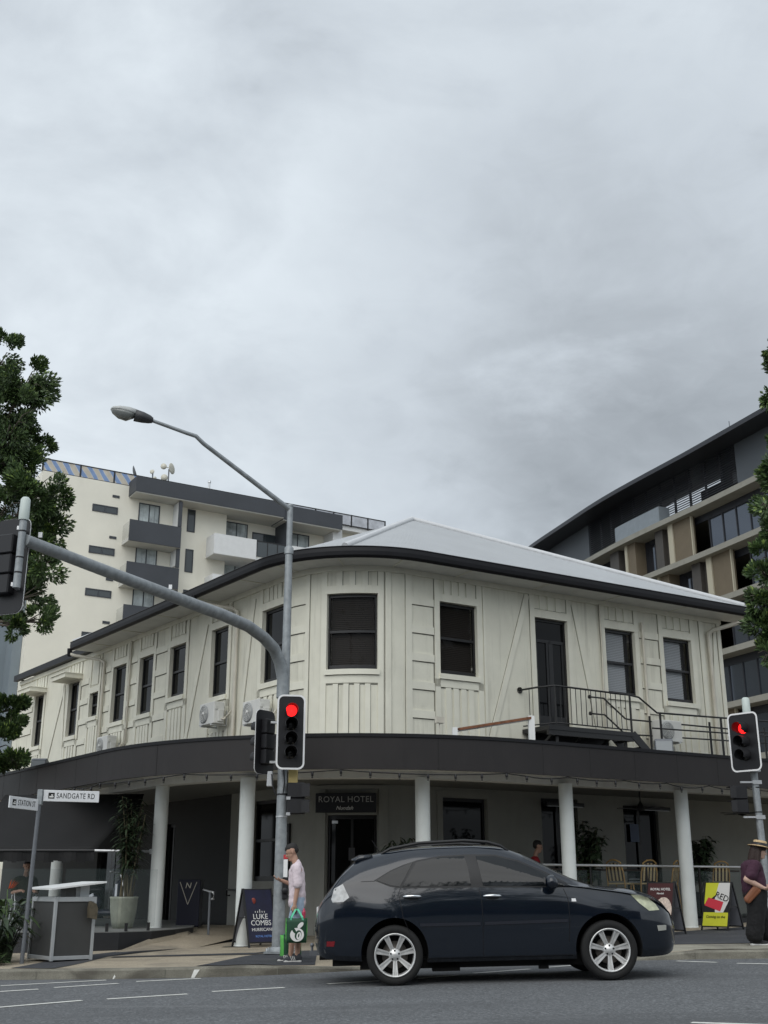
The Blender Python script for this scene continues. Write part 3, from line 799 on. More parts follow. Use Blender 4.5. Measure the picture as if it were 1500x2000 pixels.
for s in (9.05, 11.25, 13.4):
    for o in (1.0, .36): mb.bar(P(s + (0 if o > .5 else .25), o, 3.9), P(s + (0 if o > .5 else .25), o, 5.44), .05, .05)
for s in (8.95, 11.3, 13.4): mb.box(P(s, .68, 4.0), (.5, .9, .13), (dR, nR, UP))
mb.build('handrail', M['blackmetal'], t)
mb = MB()
for o in (.32, 1.02): mb.bar(P(8.05, o, 4.82), P(9.0, o, 4.0), .04, .2)
for k in range(4): mb.box(P(8.2 + k * .22, .67, 4.70 - k * .19), (.24, .66, .03), (dR, nR, UP))
mb.build('stair', M['blackmetal'], t)

# old sign frame on the awning edge
t = thing('sign_frame', 'white metal frame with a rusty top rail lying on the awning edge', 'sign frame', P(1.9, 4.2, 3.96))
SB0 = 1.42
mb = MB(); mb.bar(P(SB0, 4.2, 4.10), P(2.28, 4.2, 4.42), .12, .05); mb.build('top_rail', M['rust'], t)
mb = MB(); mb.bar(P(2.3, 4.2, 3.95), P(2.3, 4.2, 4.46), .14, .12, (1, 0, 0)); mb.bar(P(SB0 - .03, 4.2, 3.96), P(SB0 - .03, 4.2, 4.13), .12, .1, (1, 0, 0)); mb.bar(P(SB0, 4.18, 4.07), P(2.26, 4.18, 4.385), .06, .03)
mb.build('post', M['white'], t)
mb = MB(); mb.box(P(1.35, 3.6, 4.35), (.17, .1, .12), (dR, nR, UP)); mb.tube([P(1.35, 3.6, 4.3), P(1.35, 3.6, 3.9)], .012, 6); mb.build('junction_box', M['pipe'], t)

# hotel sign over the corner door
t = thing('hotel_sign', 'dark board reading ROYAL HOTEL above the corner door', 'sign', P(.25, .1, 2.75))
th = MID + .25 / TL * HALF; sx = Vector((math.cos(th), math.sin(th), 0)); sn = Vector((math.sin(th), -math.cos(th), 0))
mb = MB(); c = P(.25, .14, 2.97); mb.box(c, (1.36, .06, .42), (sx, sn, UP)); mb.build('board', mat('sign_navy', (.014, .015, .020), .5), t, True, .006)
tm = text_mesh('ROYAL HOTEL', .185, c + sn * .032 + UP * .07, sx, UP, sx=.98, spacing=1.05); tm.build('lettering', mat('dull_silver', (.42, .42, .41), .5), t)
tm = text_mesh('Nundah', .12, c + sn * .032 - UP * .115 - sx * .03, sx, UP, shear=.35); tm.build('script_lettering', M['text_white'], t)
# menu board beside the door
t = thing('menu_board', 'narrow black framed menu case beside the corner door', 'menu board', P(-1.75, .03, 1.55))
th = MID - 1.72 / TL * HALF; mx_, mn = Vector((math.cos(th), math.sin(th), 0)), Vector((math.sin(th), -math.cos(th), 0))
c = P(-1.72, .03, 2.06); mb = MB(); mb.box(c, (.34, .05, 1.0), (mx_, mn, UP)); mb.build('case', M['black'], t, True, .006)
mb = MB(); mb.box(c + mn * .028 - UP * .02, (.22, .006, .66), (mx_, mn, UP)); mb.build('menu_page', mat('menu_paper', (.34, .36, .38), .4), t)

# festoon lights under the fascia
t = thing('festoon_lights', 'black festoon cable of small lamps strung under the awning fascia', 'string lights', P(0, 4.36, 3.3))
mb = MB(); pts = []; bulbs = []
random.seed(8)
nodes = [-14.5]
while nodes[-1] < 13.5: nodes.append(nodes[-1] + random.uniform(1.15, 1.6))
for a, b in zip(nodes, nodes[1:]):
    sag = random.uniform(.03, .075)
    for k in range(6):
        u = k / 6; pts.append(P(a + (b - a) * u, AO - .02, 3.285 - sag * 4 * u * (1 - u)))
mb.tube(pts, .011, 6); mb.build('cable', M['black'], t)
acc = 0; last = pts[0]; M['bulb'] = mat('clear_bulb', (.05, .05, .045), .15)
for p, q in zip(pts, pts[1:]):
    acc += (q - p).length
    if acc > .46:
        acc = 0; m = MB(); m.lathe([(.012, 0), (.024, -.01), (.024, -.07), (.018, -.075)], q, 8)
        b = m.build('lamp_holder', M['black'], t)
        m = MB(); m.ell(q + UP * -.095, (.018, .018, .024), 8, 5); m.build('bulb', M['bulb'], b)

# black fabric blind at the left end of the verandah
t = thing('fabric_blind', 'black sloping fabric blind under the awning at the left', 'blind', (-6.9, 25.5, 1.9))
mb = MB(); a, b = Vector((-8.9, 24.6, 1.92)), Vector((-6.05, 24.6, 1.92)); c, d = Vector((-5.45, 26.3, 3.2)), Vector((-8.7, 26.6, 3.2))
cols, rows = 14, 8
def bl(u, v): p = a.lerp(b, u).lerp(d.lerp(c, u), v); return p - UP * (.10 * math.sin(math.pi * v) * (1 + .25 * math.sin(u * 17)))
vs = [bl(i / cols, j / rows) for j in range(rows + 1) for i in range(cols + 1)]
mb.smooth = True; mb.add(vs, [(j * (cols + 1) + i, j * (cols + 1) + i + 1, (j + 1) * (cols + 1) + i + 1, (j + 1) * (cols + 1) + i) for j in range(rows) for i in range(cols)]); mb.smooth = False
M['blackcloth'] = mat('black_canvas', (.006, .006, .0065), .8, var=.2, vscale=2)
o = mb.build('canopy', M['blackcloth'], t); sl = o.modifiers.new('thick', 'SOLIDIFY'); sl.thickness = .006
mb = MB(); mb.add([b, c, c - UP * 1.25 + Vector((-.1, -.9, 0))], [(0, 1, 2)]); o = mb.build('side_flap', M['blackcloth'], t); sl = o.modifiers.new('thick', 'SOLIDIFY'); sl.thickness = .006
mb = MB(); n = 30
for i in range(n):
    u0, u1 = i / n, (i + 1) / n; p, q = a.lerp(b, u0), a.lerp(b, u1); dz = .22 + .02 * math.sin(i * 1.7)
    mb.quad(p, q, q - UP * dz + Vector((0, .03 * math.sin(i), 0)), p - UP * dz + Vector((0, .03 * math.sin(i - 1), 0)))
o = mb.build('valance', M['blackcloth'], t); sl = o.modifiers.new('thick', 'SOLIDIFY'); sl.thickness = .006
mb = MB(); mb.tube([a, b], .03, 8); mb.build('front_bar', M['blackmetal'], t)
mb = MB(); mb.tube([b, Vector((-4.86, 24.56, 1.90))], .028, 8); mb.box((-4.86, 24.56, 1.90), (.06, .08, .10)); mb.build('tie_rod', M['alu'], t)

# raised deck edge at the left with frameless glass
deck = MB(); poly = [(-9.5, 22.35), (-5.6, 22.3), (-4.95, 22.45), (-4.45, 23.0), (-4.15, 23.9), (-3.98, 25.0), (-4.6, 29.6), (-9.5, 33.0)]
deck.prism([(x, y) for x, y in poly], (0, 0, -.2), (1, 0, 0), (0, 1, 0), (0, 0, .59))
M['plinth'] = mat('dark_plinth', (.018, .019, .022), .5, var=.15)
plat = tag(deck.build('dining_deck', M['plinth']), 'dark raised dining deck with curved edge under the left verandah', 'deck')
mb = MB(); mb.prism(poly, (0, 0, .392), (1, 0, 0), (0, 1, 0), (0, 0, .012)); mb.build('deck_top', mat('deck_stone', (.16, .165, .16), .6, var=.15), plat)
t = thing('glass_balustrade', 'frameless clear glass panels on black spigots along the left deck', 'balustrade', (-6, 22.4, .4))
gp = [(-8.6, 22.42), (-7.3, 22.40), (-6.05, 22.38), (-4.98, 22.52), (-4.42, 23.2)]
for (x0, y0), (x1, y1) in zip(gp, gp[1:]):
    p, q = Vector((x0, y0, 0)), Vector((x1, y1, 0)); d = (q - p).normalized(); m = MB()
    m.bar(p + d * .03 + UP * 1.0, q - d * .03 + UP * 1.0, .012, 1.05); g = m.build('glass_panel', M['clear'], t)
    for u in (.2, .8): m = MB(); m.box(p.lerp(q, u) + UP * .45, (.05, .05, .2)); m.build('spigot', M['blackmetal'], g)
ramp = MB(); rp = [(-4.85, 21.7, .075), (-3.6, 22.4, .10), (-2.95, 25.2, .22), (-3.3, 27.5, .36), (-4.15, 27.5, .37), (-4.05, 24.8, .36), (-4.2, 23.9, .33), (-4.5, 22.9, .25)]
cen = Vector((-3.95, 24.2, .27)); cen2 = len(rp)
ramp.add([Vector(p) for p in rp] + [cen], [(i, (i + 1) % cen2, cen2) for i in range(cen2)])
tag(ramp.build('entry_ramp', M['aggregate']), kind='structure')

# paving bands
band1 = overlay('paving_band', [(-5.6, 18.16), (-4.85, 17.85), (-4.72, 20.7), (-4.55, 21.9), (-3.6, 22.9), (-3.0, 24.6), (-2.6, 26.4), (-3.3, 27.2), (-3.7, 25.6), (-4.2, 23.4), (-5.2, 21.2), (-5.55, 19.6)], M['darkpave'], .006, footpath)
overlay('paving_band', [(-4.6, 20.35), (-2.2, 20.30), (-1.9, 21.2), (-2.2, 20.75), (-4.6, 20.62)], M['darkpave'], .008, footpath)
overlay('paving_band', [(-2.75, 17.62), (-2.55, 18.9), (-2.3, 19.9), (-1.9, 20.9), (-1.15, 21.0), (-1.03, 18.06), (-1.6, 17.75), (-2.35, 17.58)], M['darkpave'], .007, footpath)
overlay('paving_band', [(1.6, 20.9), (4.6, 20.4), (7.2, 20.0), (10.5, 20.7), (12.5, 24.5), (9.5, 26.8), (4.5, 23.2), (1.6, 22.3)], M['darkpave'], .006, footpath)
overlay('concrete_apron', [(3.6, 19.1), (4.9, 18.98), (6.3, 18.66), (8.8, 19.15), (8.6, 20.1), (6.9, 19.88), (4.5, 20.25), (3.4, 20.3)], M['kerbtop'], .009, footpath)
o = overlay('pit_lid', [(-3.05, 22.55), (-2.55, 22.5), (-2.5, 22.8), (-3.0, 22.85)], M['kerbstone'], .010, footpath)

# pots and plants under the verandah -----------------------------------------
def leaf(mb, base, d, L, w, droop=.3, seg=3):
    """a narrow arching leaf made of seg quads"""
    d = Vector(d).normalized(); side = d.cross(UP)
    if side.length < .1: side = Vector((1, 0, 0))
    side.normalize(); p = Vector(base); prev = None
    for k in range(seg + 1):
        u = k / seg; ww = w * (0.35 + 1.3 * u) * (1 - u) * 1.5 + .0015
        q = p + d * (L * u) - UP * (droop * L * u * u)
        cur = (q - side * ww, q + side * ww)
        if prev: mb.quad(prev[0], cur[0], cur[1], prev[1])
        prev = cur
M['leaf_dark'] = mat('dark_leaf', (.028, .045, .022), .45, var=.4, vscale=4)
M['leaf_mid'] = mat('mid_leaf', (.045, .075, .025), .45, var=.45, vscale=3)
M['stem'] = mat('stem', (.10, .085, .05), .8)
M['soil'] = mat('potting_soil', (.02, .016, .012), .95)
def pot_plant(name, label, cat, loc, prof, pmat, stems, h, spread, nleaf, lw, ll, seed, lm='leaf_dark', droop=.5, group=None):
    random.seed(seed)
    t = thing(name, label, cat, loc, group=group)
    mb = MB(); mb.lathe(prof, (0, 0, 0), 28); mb.build('pot', pmat, t, False)
    r = max(p[0] for p in prof) * .8; zt = max(p[1] for p in prof) - .05
    mb = MB(); mb.lathe([(0, zt), (r, zt)], (0, 0, 0), 16); mb.build('soil', M['soil'], t, False)
    st, lf = MB(), MB()
    for k in range(stems):
        a = random.uniform(0, 6.28); rr = random.uniform(0, r * .7); hh = h * random.uniform(.7, 1)
        b0 = Vector((rr * math.cos(a), rr * math.sin(a), zt - .02)); a2 = random.uniform(0, 6.28); sp = spread * random.uniform(.2, 1)
        tp = b0 + Vector((sp * math.cos(a2), sp * math.sin(a2), hh)); mid = b0.lerp(tp, .5) + Vector((0, 0, hh * .08)) 
        st.tube([b0, mid, tp], [.014, .011, .005], 6)
        for q in range(nleaf):
            u = random.uniform(.25, 1); p = b0.lerp(mid, u * 2) if u < .5 else mid.lerp(tp, u * 2 - 1)
            b = random.uniform(0, 6.28); leaf(lf, p, (math.cos(b), math.sin(b), random.uniform(-.1, .8)), ll * random.uniform(.6, 1.2), lw, droop)
    st.build('stem', M['stem'], t, False); lf.build('foliage', M[lm], t, False)
    return t
M['glaze'] = mat('green_glaze', (.25, .265, .215), .45, var=.2, vscale=6, grime=.5, gcol=(.1, .11, .07), gscale=(1, 1, .6))
pot_plant('potted_bamboo', 'tall bamboo in a big pale green glazed pot behind the glass', 'potted plant', (-5.28, 24.2, .402),
          [(0, 0), (.20, 0), (.235, .15), (.27, .4), (.275, .56), (.29, .60), (.265, .61), (.25, .56)], M['glaze'], 16, 2.05, .42, 70, .022, .26, 3)
M['blackpot'] = mat('black_pot', (.016, .016, .018), .5); M['whitepot'] = mat('white_planter', (.42, .42, .40), .6, var=.1)
tall = [(0, 0), (.17, 0), (.22, .5), (.225, .55), (.2, .56), (.19, .5)]
pot_plant('potted_dracaena', 'dark drooping dracaena in a pot to the left of the column behind the car', 'potted plant', (.45, 24.6, foot_z(.45, 24.6)), tall, M['blackpot'], 7, 1.55, .3, 60, .026, .5, 5, droop=1.1)
pot_plant('potted_dracaena', 'dark drooping dracaena in a pot to the right of the column behind the car', 'potted plant', (1.25, 25.2, foot_z(1.25, 25.2)), tall, M['blackpot'], 7, 1.25, .3, 60, .026, .48, 6, droop=1.1)
FLOOR = .52
fd = MB()
ssd = srange(3.0, 15, .4)
band(fd, 3.0, 15, -.2, FLOOR, 0.02, 3.0)
vd = tag(fd.build('verandah_deck', M['plinth']), 'dark raised deck floor under the right verandah', 'deck')
pot_plant('potted_fig', 'leafy fig in a white planter to the right of the fourth column', 'potted plant', P(5.25, 2.1, FLOOR),
          [(0, 0), (.20, 0), (.24, .48), (.245, .5), (.22, .51), (.2, .45)], M['whitepot'], 12, 1.75, .65, 75, .05, .2, 9, droop=.6)
pot_plant('potted_fig', 'dark leafy fig behind the rightmost column and the yellow board', 'potted plant', P(8.75, 2.2, FLOOR), tall, M['blackpot'], 12, 1.35, .45, 80, .045, .22, 10, droop=.6)

# glass balustrade with a bright top rail at the right
t = thing('rail_balustrade', 'clear glass balustrade with a bright metal top rail between the right columns', 'balustrade', P(6, 3.1, FLOOR))
RAILZ = 1.63
mb = MB(); mb.tube([P(s, 3.1, RAILZ) for s in (2.9, 6, 9, 12, 15)], .026, 10); mb.build('top_rail', M['alu'], t)
for s in (2.95, 4.6, 6.2, 7.8, 9.4, 11.0, 12.6):
    m = MB(); m.bar(P(s, 3.1, FLOOR), P(s, 3.1, RAILZ), .035, .035, (1, 0, 0)); p_ = m.build('post', M['blackmetal'], t)
    m = MB(); m.bar(P(s + .05, 3.1, 1.05), P(s + 1.55, 3.1, 1.05), .012, .96); m.build('glass_panel', M['clear'], t)

# bar stools of striped cane
def make_stool():
    t = thing('bar_stool', '', 'bar stool', group='striped cane bar stools on the verandah')
    M['cane'] = mat('cane', (.40, .25, .09), .55, var=.2, vscale=12); M['weave'] = mat('weave_dark', (.035, .022, .016), .7); M['weave2'] = mat('weave_cream', (.50, .40, .22), .7)
    mb = MB(); sh = .74; w = .21
    for sx in (-1, 1):
        mb.tube([(sx * .25, -.22, 0), (sx * w, -.19, sh)], .017, 8)
        mb.tube([(sx * .25, .24, 0), (sx * w, .19, sh), (sx * w, .23, sh + .22), (sx * .17, .27, sh + .45), (sx * .08, .29, sh + .50), (0, .29, sh + .51)], .017, 8)
        mb.tube([(sx * .235, -.21, .25), (sx * .235, .22, .25)], .011, 6)
    mb.tube([(-.235, -.21, .25), (.235, -.21, .25)], .011, 6); mb.tube([(-.235, .22, .3), (.235, .22, .3)], .011, 6)
    mb.tube([(-.21, -.19, sh), (.21, -.19, sh)], .017, 8)
    mb.build('frame', M['cane'], t, False)
    mb = MB(); mb.box((0, 0, sh + .005), (.40, .38, .035)); mb.build('seat', M['weave2'], t, False, .01)
    a, b = MB(), MB()
    for i in range(9):
        x = -.18 + .045 * i; m = a if i % 2 else b; hx = .45 - .04 * abs(x) / .2
        for (y0, z0, y1, z1) in ((.20, sh + .06, .235, sh + .24), (.235, sh + .24, .272, sh + hx)):
            m.hexa([(x - .0225, y0 - .006, z0), (x + .0225, y0 - .006, z0), (x + .0225, y0 + .006, z0), (x - .0225, y0 + .006, z0), (x - .0225, y1 - .006, z1), (x + .0225, y1 - .006, z1), (x + .0225, y1 + .006, z1), (x - .0225, y1 + .006, z1)])
    bk = a.build('backrest', M['weave2'], t, False); b.build('dark_stripe', M['weave'], bk, False)
    return t
st = make_stool()
for i, (s, off, dz, rz, lab) in enumerate([(6.25, 2.2, 0, RZR + 1.9, 'cane bar stool turned side-on, leftmost of the striped stools'),
                                          (6.85, 2.3, 0, RZR + 3.0, 'cane bar stool in front of the verandah door, back to the street'),
                                          (7.65, 2.2, 0, RZR + 3.6, 'cane bar stool just left of the rightmost column'),
                                          (9.3, 2.2, 0, RZR + 2.8, 'cane bar stool to the right of the rightmost column, above the yellow board')]):
    o = st if i == 0 else copy_tree(st)
    o.location = P(s, off, FLOOR); o.rotation_euler = (0, 0, rz); o['label'] = lab
def bar_table(s, off, w, label):
    t = thing('bar_table', label, 'table', P(s, off, FLOOR), RZR, 'high dark tables on the verandah')
    mb = MB(); mb.box((0, 0, 1.04), (w, .6, .04)); mb.build('tabletop', mat('dark_timber', (.03, .018, .012), .5, var=.2), t, False, .006)
    mb = MB()
    for sx in (-1, 1): mb.box((sx * (w / 2 - .2), 0, .52), (.06, .06, 1.0)); mb.box((sx * (w / 2 - .2), 0, .015), (.06, .5, .03))
    mb.build('leg', M['blackmetal'], t, False)
bar_table(6.9, 1.5, 1.7, 'high dark table behind the striped stools and before the verandah door')
bar_table(9.9, 1.4, 1.5, 'high dark table to the right of the rightmost column')
bar_table(4.75, 1.9, 1.5, 'high dark table in front of the person in red')

# ceiling fans, wall heaters
def fan(s, off, lab):
    t = thing('ceiling_fan', lab, 'fan', P(s, off, 2.9), .4, 'ceiling fans of the verandah')
    mb = MB(); mb.tube([(0, 0, .42), (0, 0, .1)], .015, 8); mb.lathe([(.02, .2), (.09, .06), (.11, 0), (.0, -.03)], (0, 0, 0), 14); mb.build('motor', M['blackmetal'], t, False)
    for k in range(4):
        a = k * math.pi / 2; d = Vector((math.cos(a), math.sin(a), 0)); m = MB(); m.bar(d * .1 + UP * .02, d * .62 + UP * .03, .12, .012); m.build('blade', M['blackmetal'], t, False)
fan(7.2, 2.0, 'dark ceiling fan above the striped stools'); fan(10.6, 2.0, 'dark ceiling fan to the right of the rightmost column')
def heater(s, lab):
    t = thing('strip_heater', lab, 'heater', P(s, .2, 3.05), RZR, 'strip heaters under the verandah ceiling')
    mb = MB(); mb.box((0, 0, .05), (1.2, .14, .09)); mb.box((-.4, .08, .09), (.04, .2, .04)); mb.box((.4, .08, .09), (.04, .2, .04)); mb.build('housing', M['blackmetal'], t, False, .01)
    mb = MB(); mb.box((0, -.04, .0), (1.1, .05, .012)); mb.build('reflector', M['alu'], t, False)
heater(6.4, 'strip heater above the window beside the fourth column'); heater(9.3, 'strip heater above the verandah door with notices')

# A-frame boards --------------------------------------------------------------
def a_frame(name, label, loc, n, w, h, spread, fmat, face, bh=None):
    """n = facing direction of the front panel; returns thing and the front panel's plane"""
    n = Vector((n[0], n[1], 0)).normalized(); x = Vector((-n.y, n.x, 0)); loc = Vector(loc)
    t = thing(name, label, 'A-frame sign', loc)
    top = loc + UP * h
    up = (top - (loc + n * spread)).normalized(); upb = (top - (loc - n * spread)).normalized()
    mb = MB()
    for sx in (-1, 1):
        mb.bar(loc + n * spread + x * sx * w / 2, top + n * .012 + x * sx * w / 2, .028, .028, n); mb.bar(loc - n * spread + x * sx * w / 2, top - n * .012 + x * sx * w / 2, .028, .028, n)
        mb.bar(loc + n * spread * .5 + x * sx * w / 2 + UP * h * .5, loc - n * spread * .5 + x * sx * w / 2 + UP * h * .5, .012, .02)
    for q, u in ((n, up), (-n, upb)):
        for f in (.08, .985): mb.bar((loc + q * spread).lerp(top, f) + x * w / 2, (loc + q * spread).lerp(top, f) - x * w / 2, .025, .025, q)
    mb.build('frame', M['blackmetal'], t)
    L = (top - (loc + n * spread)).length; pn = n * up.z - UP * 0
    fn = x.cross(up); 
    if fn.dot(n) < 0: fn = -fn
    c = (loc + n * spread).lerp(top, .53) + fn * .004
    mb = MB(); mb.box(c, (w - .03, L * .90, .012), (x, up, fn)); mb.build('panel', face, t)
    cb = (loc - n * spread).lerp(top, .53); fb = x.cross(upb); mb = MB(); mb.box(cb, (w - .03, L * .88, .01), (x, upb, fb)); mb.build('back_panel', mat('panel_grey', (.20, .21, .24), .5), t)
    return t, c + fn * .007, x, up, w - .03, L * .90, fn
def put(t, name, body, size, c, x, up, dx, dy, m, **k):
    text_mesh(body, size, c + x * dx + up * dy, x, up, thick=.003, **k).build(name, m, t)
M['navy_panel'] = mat('navy_poster', (.010, .010, .035), .45, var=.5, vscale=2.5)
loc = Vector((-2.42, 22.6, 0)); loc.z = foot_z(loc.x, loc.y)
t, c, x, up, w, h, fn = a_frame('poster_board', 'navy A-frame poster board with white lettering between column and signal pole', loc, (.62, -.78), .62, 1.03, .30, None, M['navy_panel'])
put(t, 'lettering', 'LUKE', .135, c, x, up, .0, -.02, M['text_white'], sx=1.05); put(t, 'lettering', 'COMBS', .135, c, x, up, 0, -.135, M['text_white'], sx=1.0)
put(t, 'lettering', 'HURRICANE', .082, c, x, up, .02, -.255, M['text_white'], sx=1.05)
put(t, 'lettering', 'ROYAL HOTEL', .055, c, x, up, .03, -.375, mat('blue_lettering', (.15, .3, .7), .5))
mb = MB(); mb.ell(c + x * -.12 + up * .27 + fn * .002, (.05, .012, .06), 10, 6); mb.build('badge', mat('dull_red', (.20, .03, .02), .5), t)
mb = MB()
for k in range(5): mb.bar(c + x * (-.1 + .05 * k) + up * .055, c + x * (-.1 + .05 * k) + up * (.085 + .03 * (k == 2)), .012, .004, fn)
mb.build('ornament', M['text_white'], t)

loc = Vector((5.46, 23.35, 0)); loc.z = foot_z(loc.x, loc.y)
M['maroon'] = mat('maroon_poster', (.045, .008, .009), .5, var=.15)
t, c, x, up, w, h, fn = a_frame('menu_stand', 'maroon A-frame board with a food picture beyond the bonnet of the car', loc, (-.70, -.71), .60, .97, .27, None, M['maroon'])
if x.dot(Vector((1, 0, 0))) < 0: x = -x
put(t, 'lettering', 'ROYAL HOTEL', .068, c, x, up, 0, .33, M['text_white']); put(t, 'lettering', 'Nundah', .05, c, x, up, 0, .25, M['text_white'], shear=.3)
mb = MB(); mb.add([c + x * (.09 + .19 * math.cos(a)) + up * (-.08 + .26 * math.sin(a)) + fn * .002 for a in [k * math.pi / 10 for k in range(20)]], [tuple(range(20))]); pl_ = mb.build('plate_picture', mat('plate_print', (.55, .45, .38), .5, var=.3, vscale=20), t)
random.seed(2); mb = MB()
for k in range(9): a_ = random.uniform(0, 6.28); r_ = random.uniform(0, .12); q = c + x * (.09 + r_ * math.cos(a_)) + up * (-.08 + 1.4 * r_ * math.sin(a_)) + fn * .004; mb.box(q, (.07, .05, .002), (x, up, fn))
mb.build('food_print', mat('food_print', (.22, .07, .03), .5, var=.6, vscale=30), pl_)

loc = Vector((6.90, 24.45, 0)); loc.z = foot_z(loc.x, loc.y)
M['yellow'] = mat('yellow_poster', (.50, .51, .03), .5, var=.06)
t, c, x, up, w, h, fn = a_frame('poster_board', 'bright yellow A-frame poster board beside the rightmost column', loc, (-.74, -.67), .60, .93, .30, None, M['black'])
if x.dot(Vector((1, 0, 0))) < 0: x = -x
def pq(m, pts): m.add([c + x * a + up * b + fn * .002 for a, b in pts], [tuple(range(len(pts)))])
hw, hh = w / 2, h / 2
mb = MB(); pq(mb, [(-hw, .0), (hw - .0, hh), (-hw, hh)]); pq(mb, [(-hw, -hh), (hw, -hh), (hw, -.16), (-hw, -.16)]); mb.build('yellow_field', M['yellow'], t)
mb = MB(); m_ = [(-.02, -.16), (.17, -.16), (hw, hh * .2), (hw, hh), (.02, hh), (-.05, .1)]
mb.add([c + x * a + up * b + fn * .004 for a, b in m_], [tuple(range(len(m_)))]); mb.build('white_field', mat('poster_white', (.58, .57, .55), .5), t)
mb = MB(); m_ = [(-.28, -.02), (.10, -.14), (.16, .05), (-.20, .14)]
mb.add([c + x * a + up * b + fn * .006 for a, b in m_], [tuple(range(len(m_)))]); mb.build('red_field', mat('poster_red', (.50, .03, .05), .5), t)
c = c + fn * .009
rx = (x * math.cos(-.35) + up * math.sin(-.35)); ru = (up * math.cos(-.35) - x * math.sin(-.35))
put(t, 'lettering', 'RED', .17, c, rx, ru, .06, .18, M['text_black'], sx=1.05); put(t, 'lettering', 'THE', .07, c, (x * .75 + up * .66), (up * .75 - x * .66), -.12, .38, M['text_black'])
put(t, 'lettering', 'Coming to the', .075, c, x, up, 0, -.25, M['text_black'], shear=.3)

# navy host stand and the hooked handrail by the side entry
t = thing('host_stand', 'navy host stand with a thin V emblem behind the hooked handrail', 'host stand', (-4.30, 26.4, .372))
M['navy'] = mat('navy_laminate', (.008, .009, .022), .4)
mb = MB(); mb.box((-4.30, 26.4, .86), (.50, .45, .98)); mb.build('body', M['navy'], t, True, .01)
mb = MB(); fy = 26.17
for a, b in (((-.20, 1.30), (-.01, .83)), ((.17, 1.30), (-.01, .83))): mb.bar((-4.3 + a[0], fy, a[1]), (-4.3 + b[0], fy, b[1]), .004, .014)
mb.build('emblem', mat('thin_gold', (.45, .42, .36), .4), t)
text_mesh('N', .17, (-4.32, fy - .002, 1.22), (1, 0, 0), (0, 0, 1), thick=.004, shear=.2).build('letter', mat('thin_gold', (.5, .47, .4), .4), t)
t = thing('handrail', 'short grey handrail with a hooked end beside the navy host stand', 'handrail', (-3.62, 24.9, .2))
mb = MB(); mb.tube([(-3.86, 25.4, 1.14), (-3.58, 24.6, 1.10), (-3.50, 24.45, 1.09), (-3.50, 24.45, .96), (-3.56, 24.6, .96)], .022, 8); mb.build('rail', M['alu'], t)
mb = MB(); mb.tube([(-3.62, 24.75, .15), (-3.62, 24.75, 1.1)], .025, 8); mb.build('post', M['grey_metal'], t)
t = thing('wall_handrail', 'dark handrail fixed along the side wall left of the corner door', 'handrail', P(-2.6, .1, .9))
mb = MB(); mb.tube([P(-4.2, .05, 1.0), P(-4.2, .14, 1.0), P(-4.2, .14, 1.13), P(-3.0, .14, 1.10), P(-1.75, .14, .98)], .022, 8); mb.build('rail', M['blackmetal'], t)
mb = MB()
for s in (-3.7, -2.2): mb.tube([P(s, 0, .98), P(s, .14, 1.06)], .012, 6)
mb.build('bracket', M['blackmetal'], t)

# scooter behind the glass
t = thing('motor_scooter', 'dark motor scooter with white flashes parked behind the bin', 'scooter', (-6.0, 25.3, .404), rad(-20))
M['scoot'] = mat('scooter_body', (.02, .022, .035), .25)
mb = MB(); mb.smooth = True; mb.ell((-.35, 0, .48), (.36, .15, .20)); mb.ell((.42, 0, .62), (.12, .17, .32)); mb.ell((.1, 0, .28), (.4, .14, .07)); mb.build('body', M['scoot'], t, False)
mb = MB(); mb.ell((-.3, 0, .74), (.36, .14, .07)); mb.build('seat', M['black'], t, False)
for x_ in (-.55, .62):
    m = MB(); m.lathe([(.1, -.05), (.2, -.05), (.24, 0), (.2, .05), (.1, .05)], (x_, 0, .24), 20, (0, 1, 0)); m.build('wheel', M['rubber'], t, False)
mb = MB(); mb.tube([(.62, 0, .3), (.46, 0, 1.0), (.42, 0, 1.06)], .025, 8); mb.tube([(.36, -.3, 1.1), (.44, 0, 1.05), (.36, .3, 1.1)], .016, 8); mb.build('handlebar', M['alu'], t, False)
mb = MB(); mb.box((-.3, -.15, .55), (.42, .02, .06), (Vector((.9, 0, .43)), Vector((0, 1, 0)), Vector((-.43, 0, .9)))); mb.box((.45, -.16, .7), (.05, .02, .3)); mb.build('flash', mat('white_flash', (.6, .63, .68), .3), t, False)
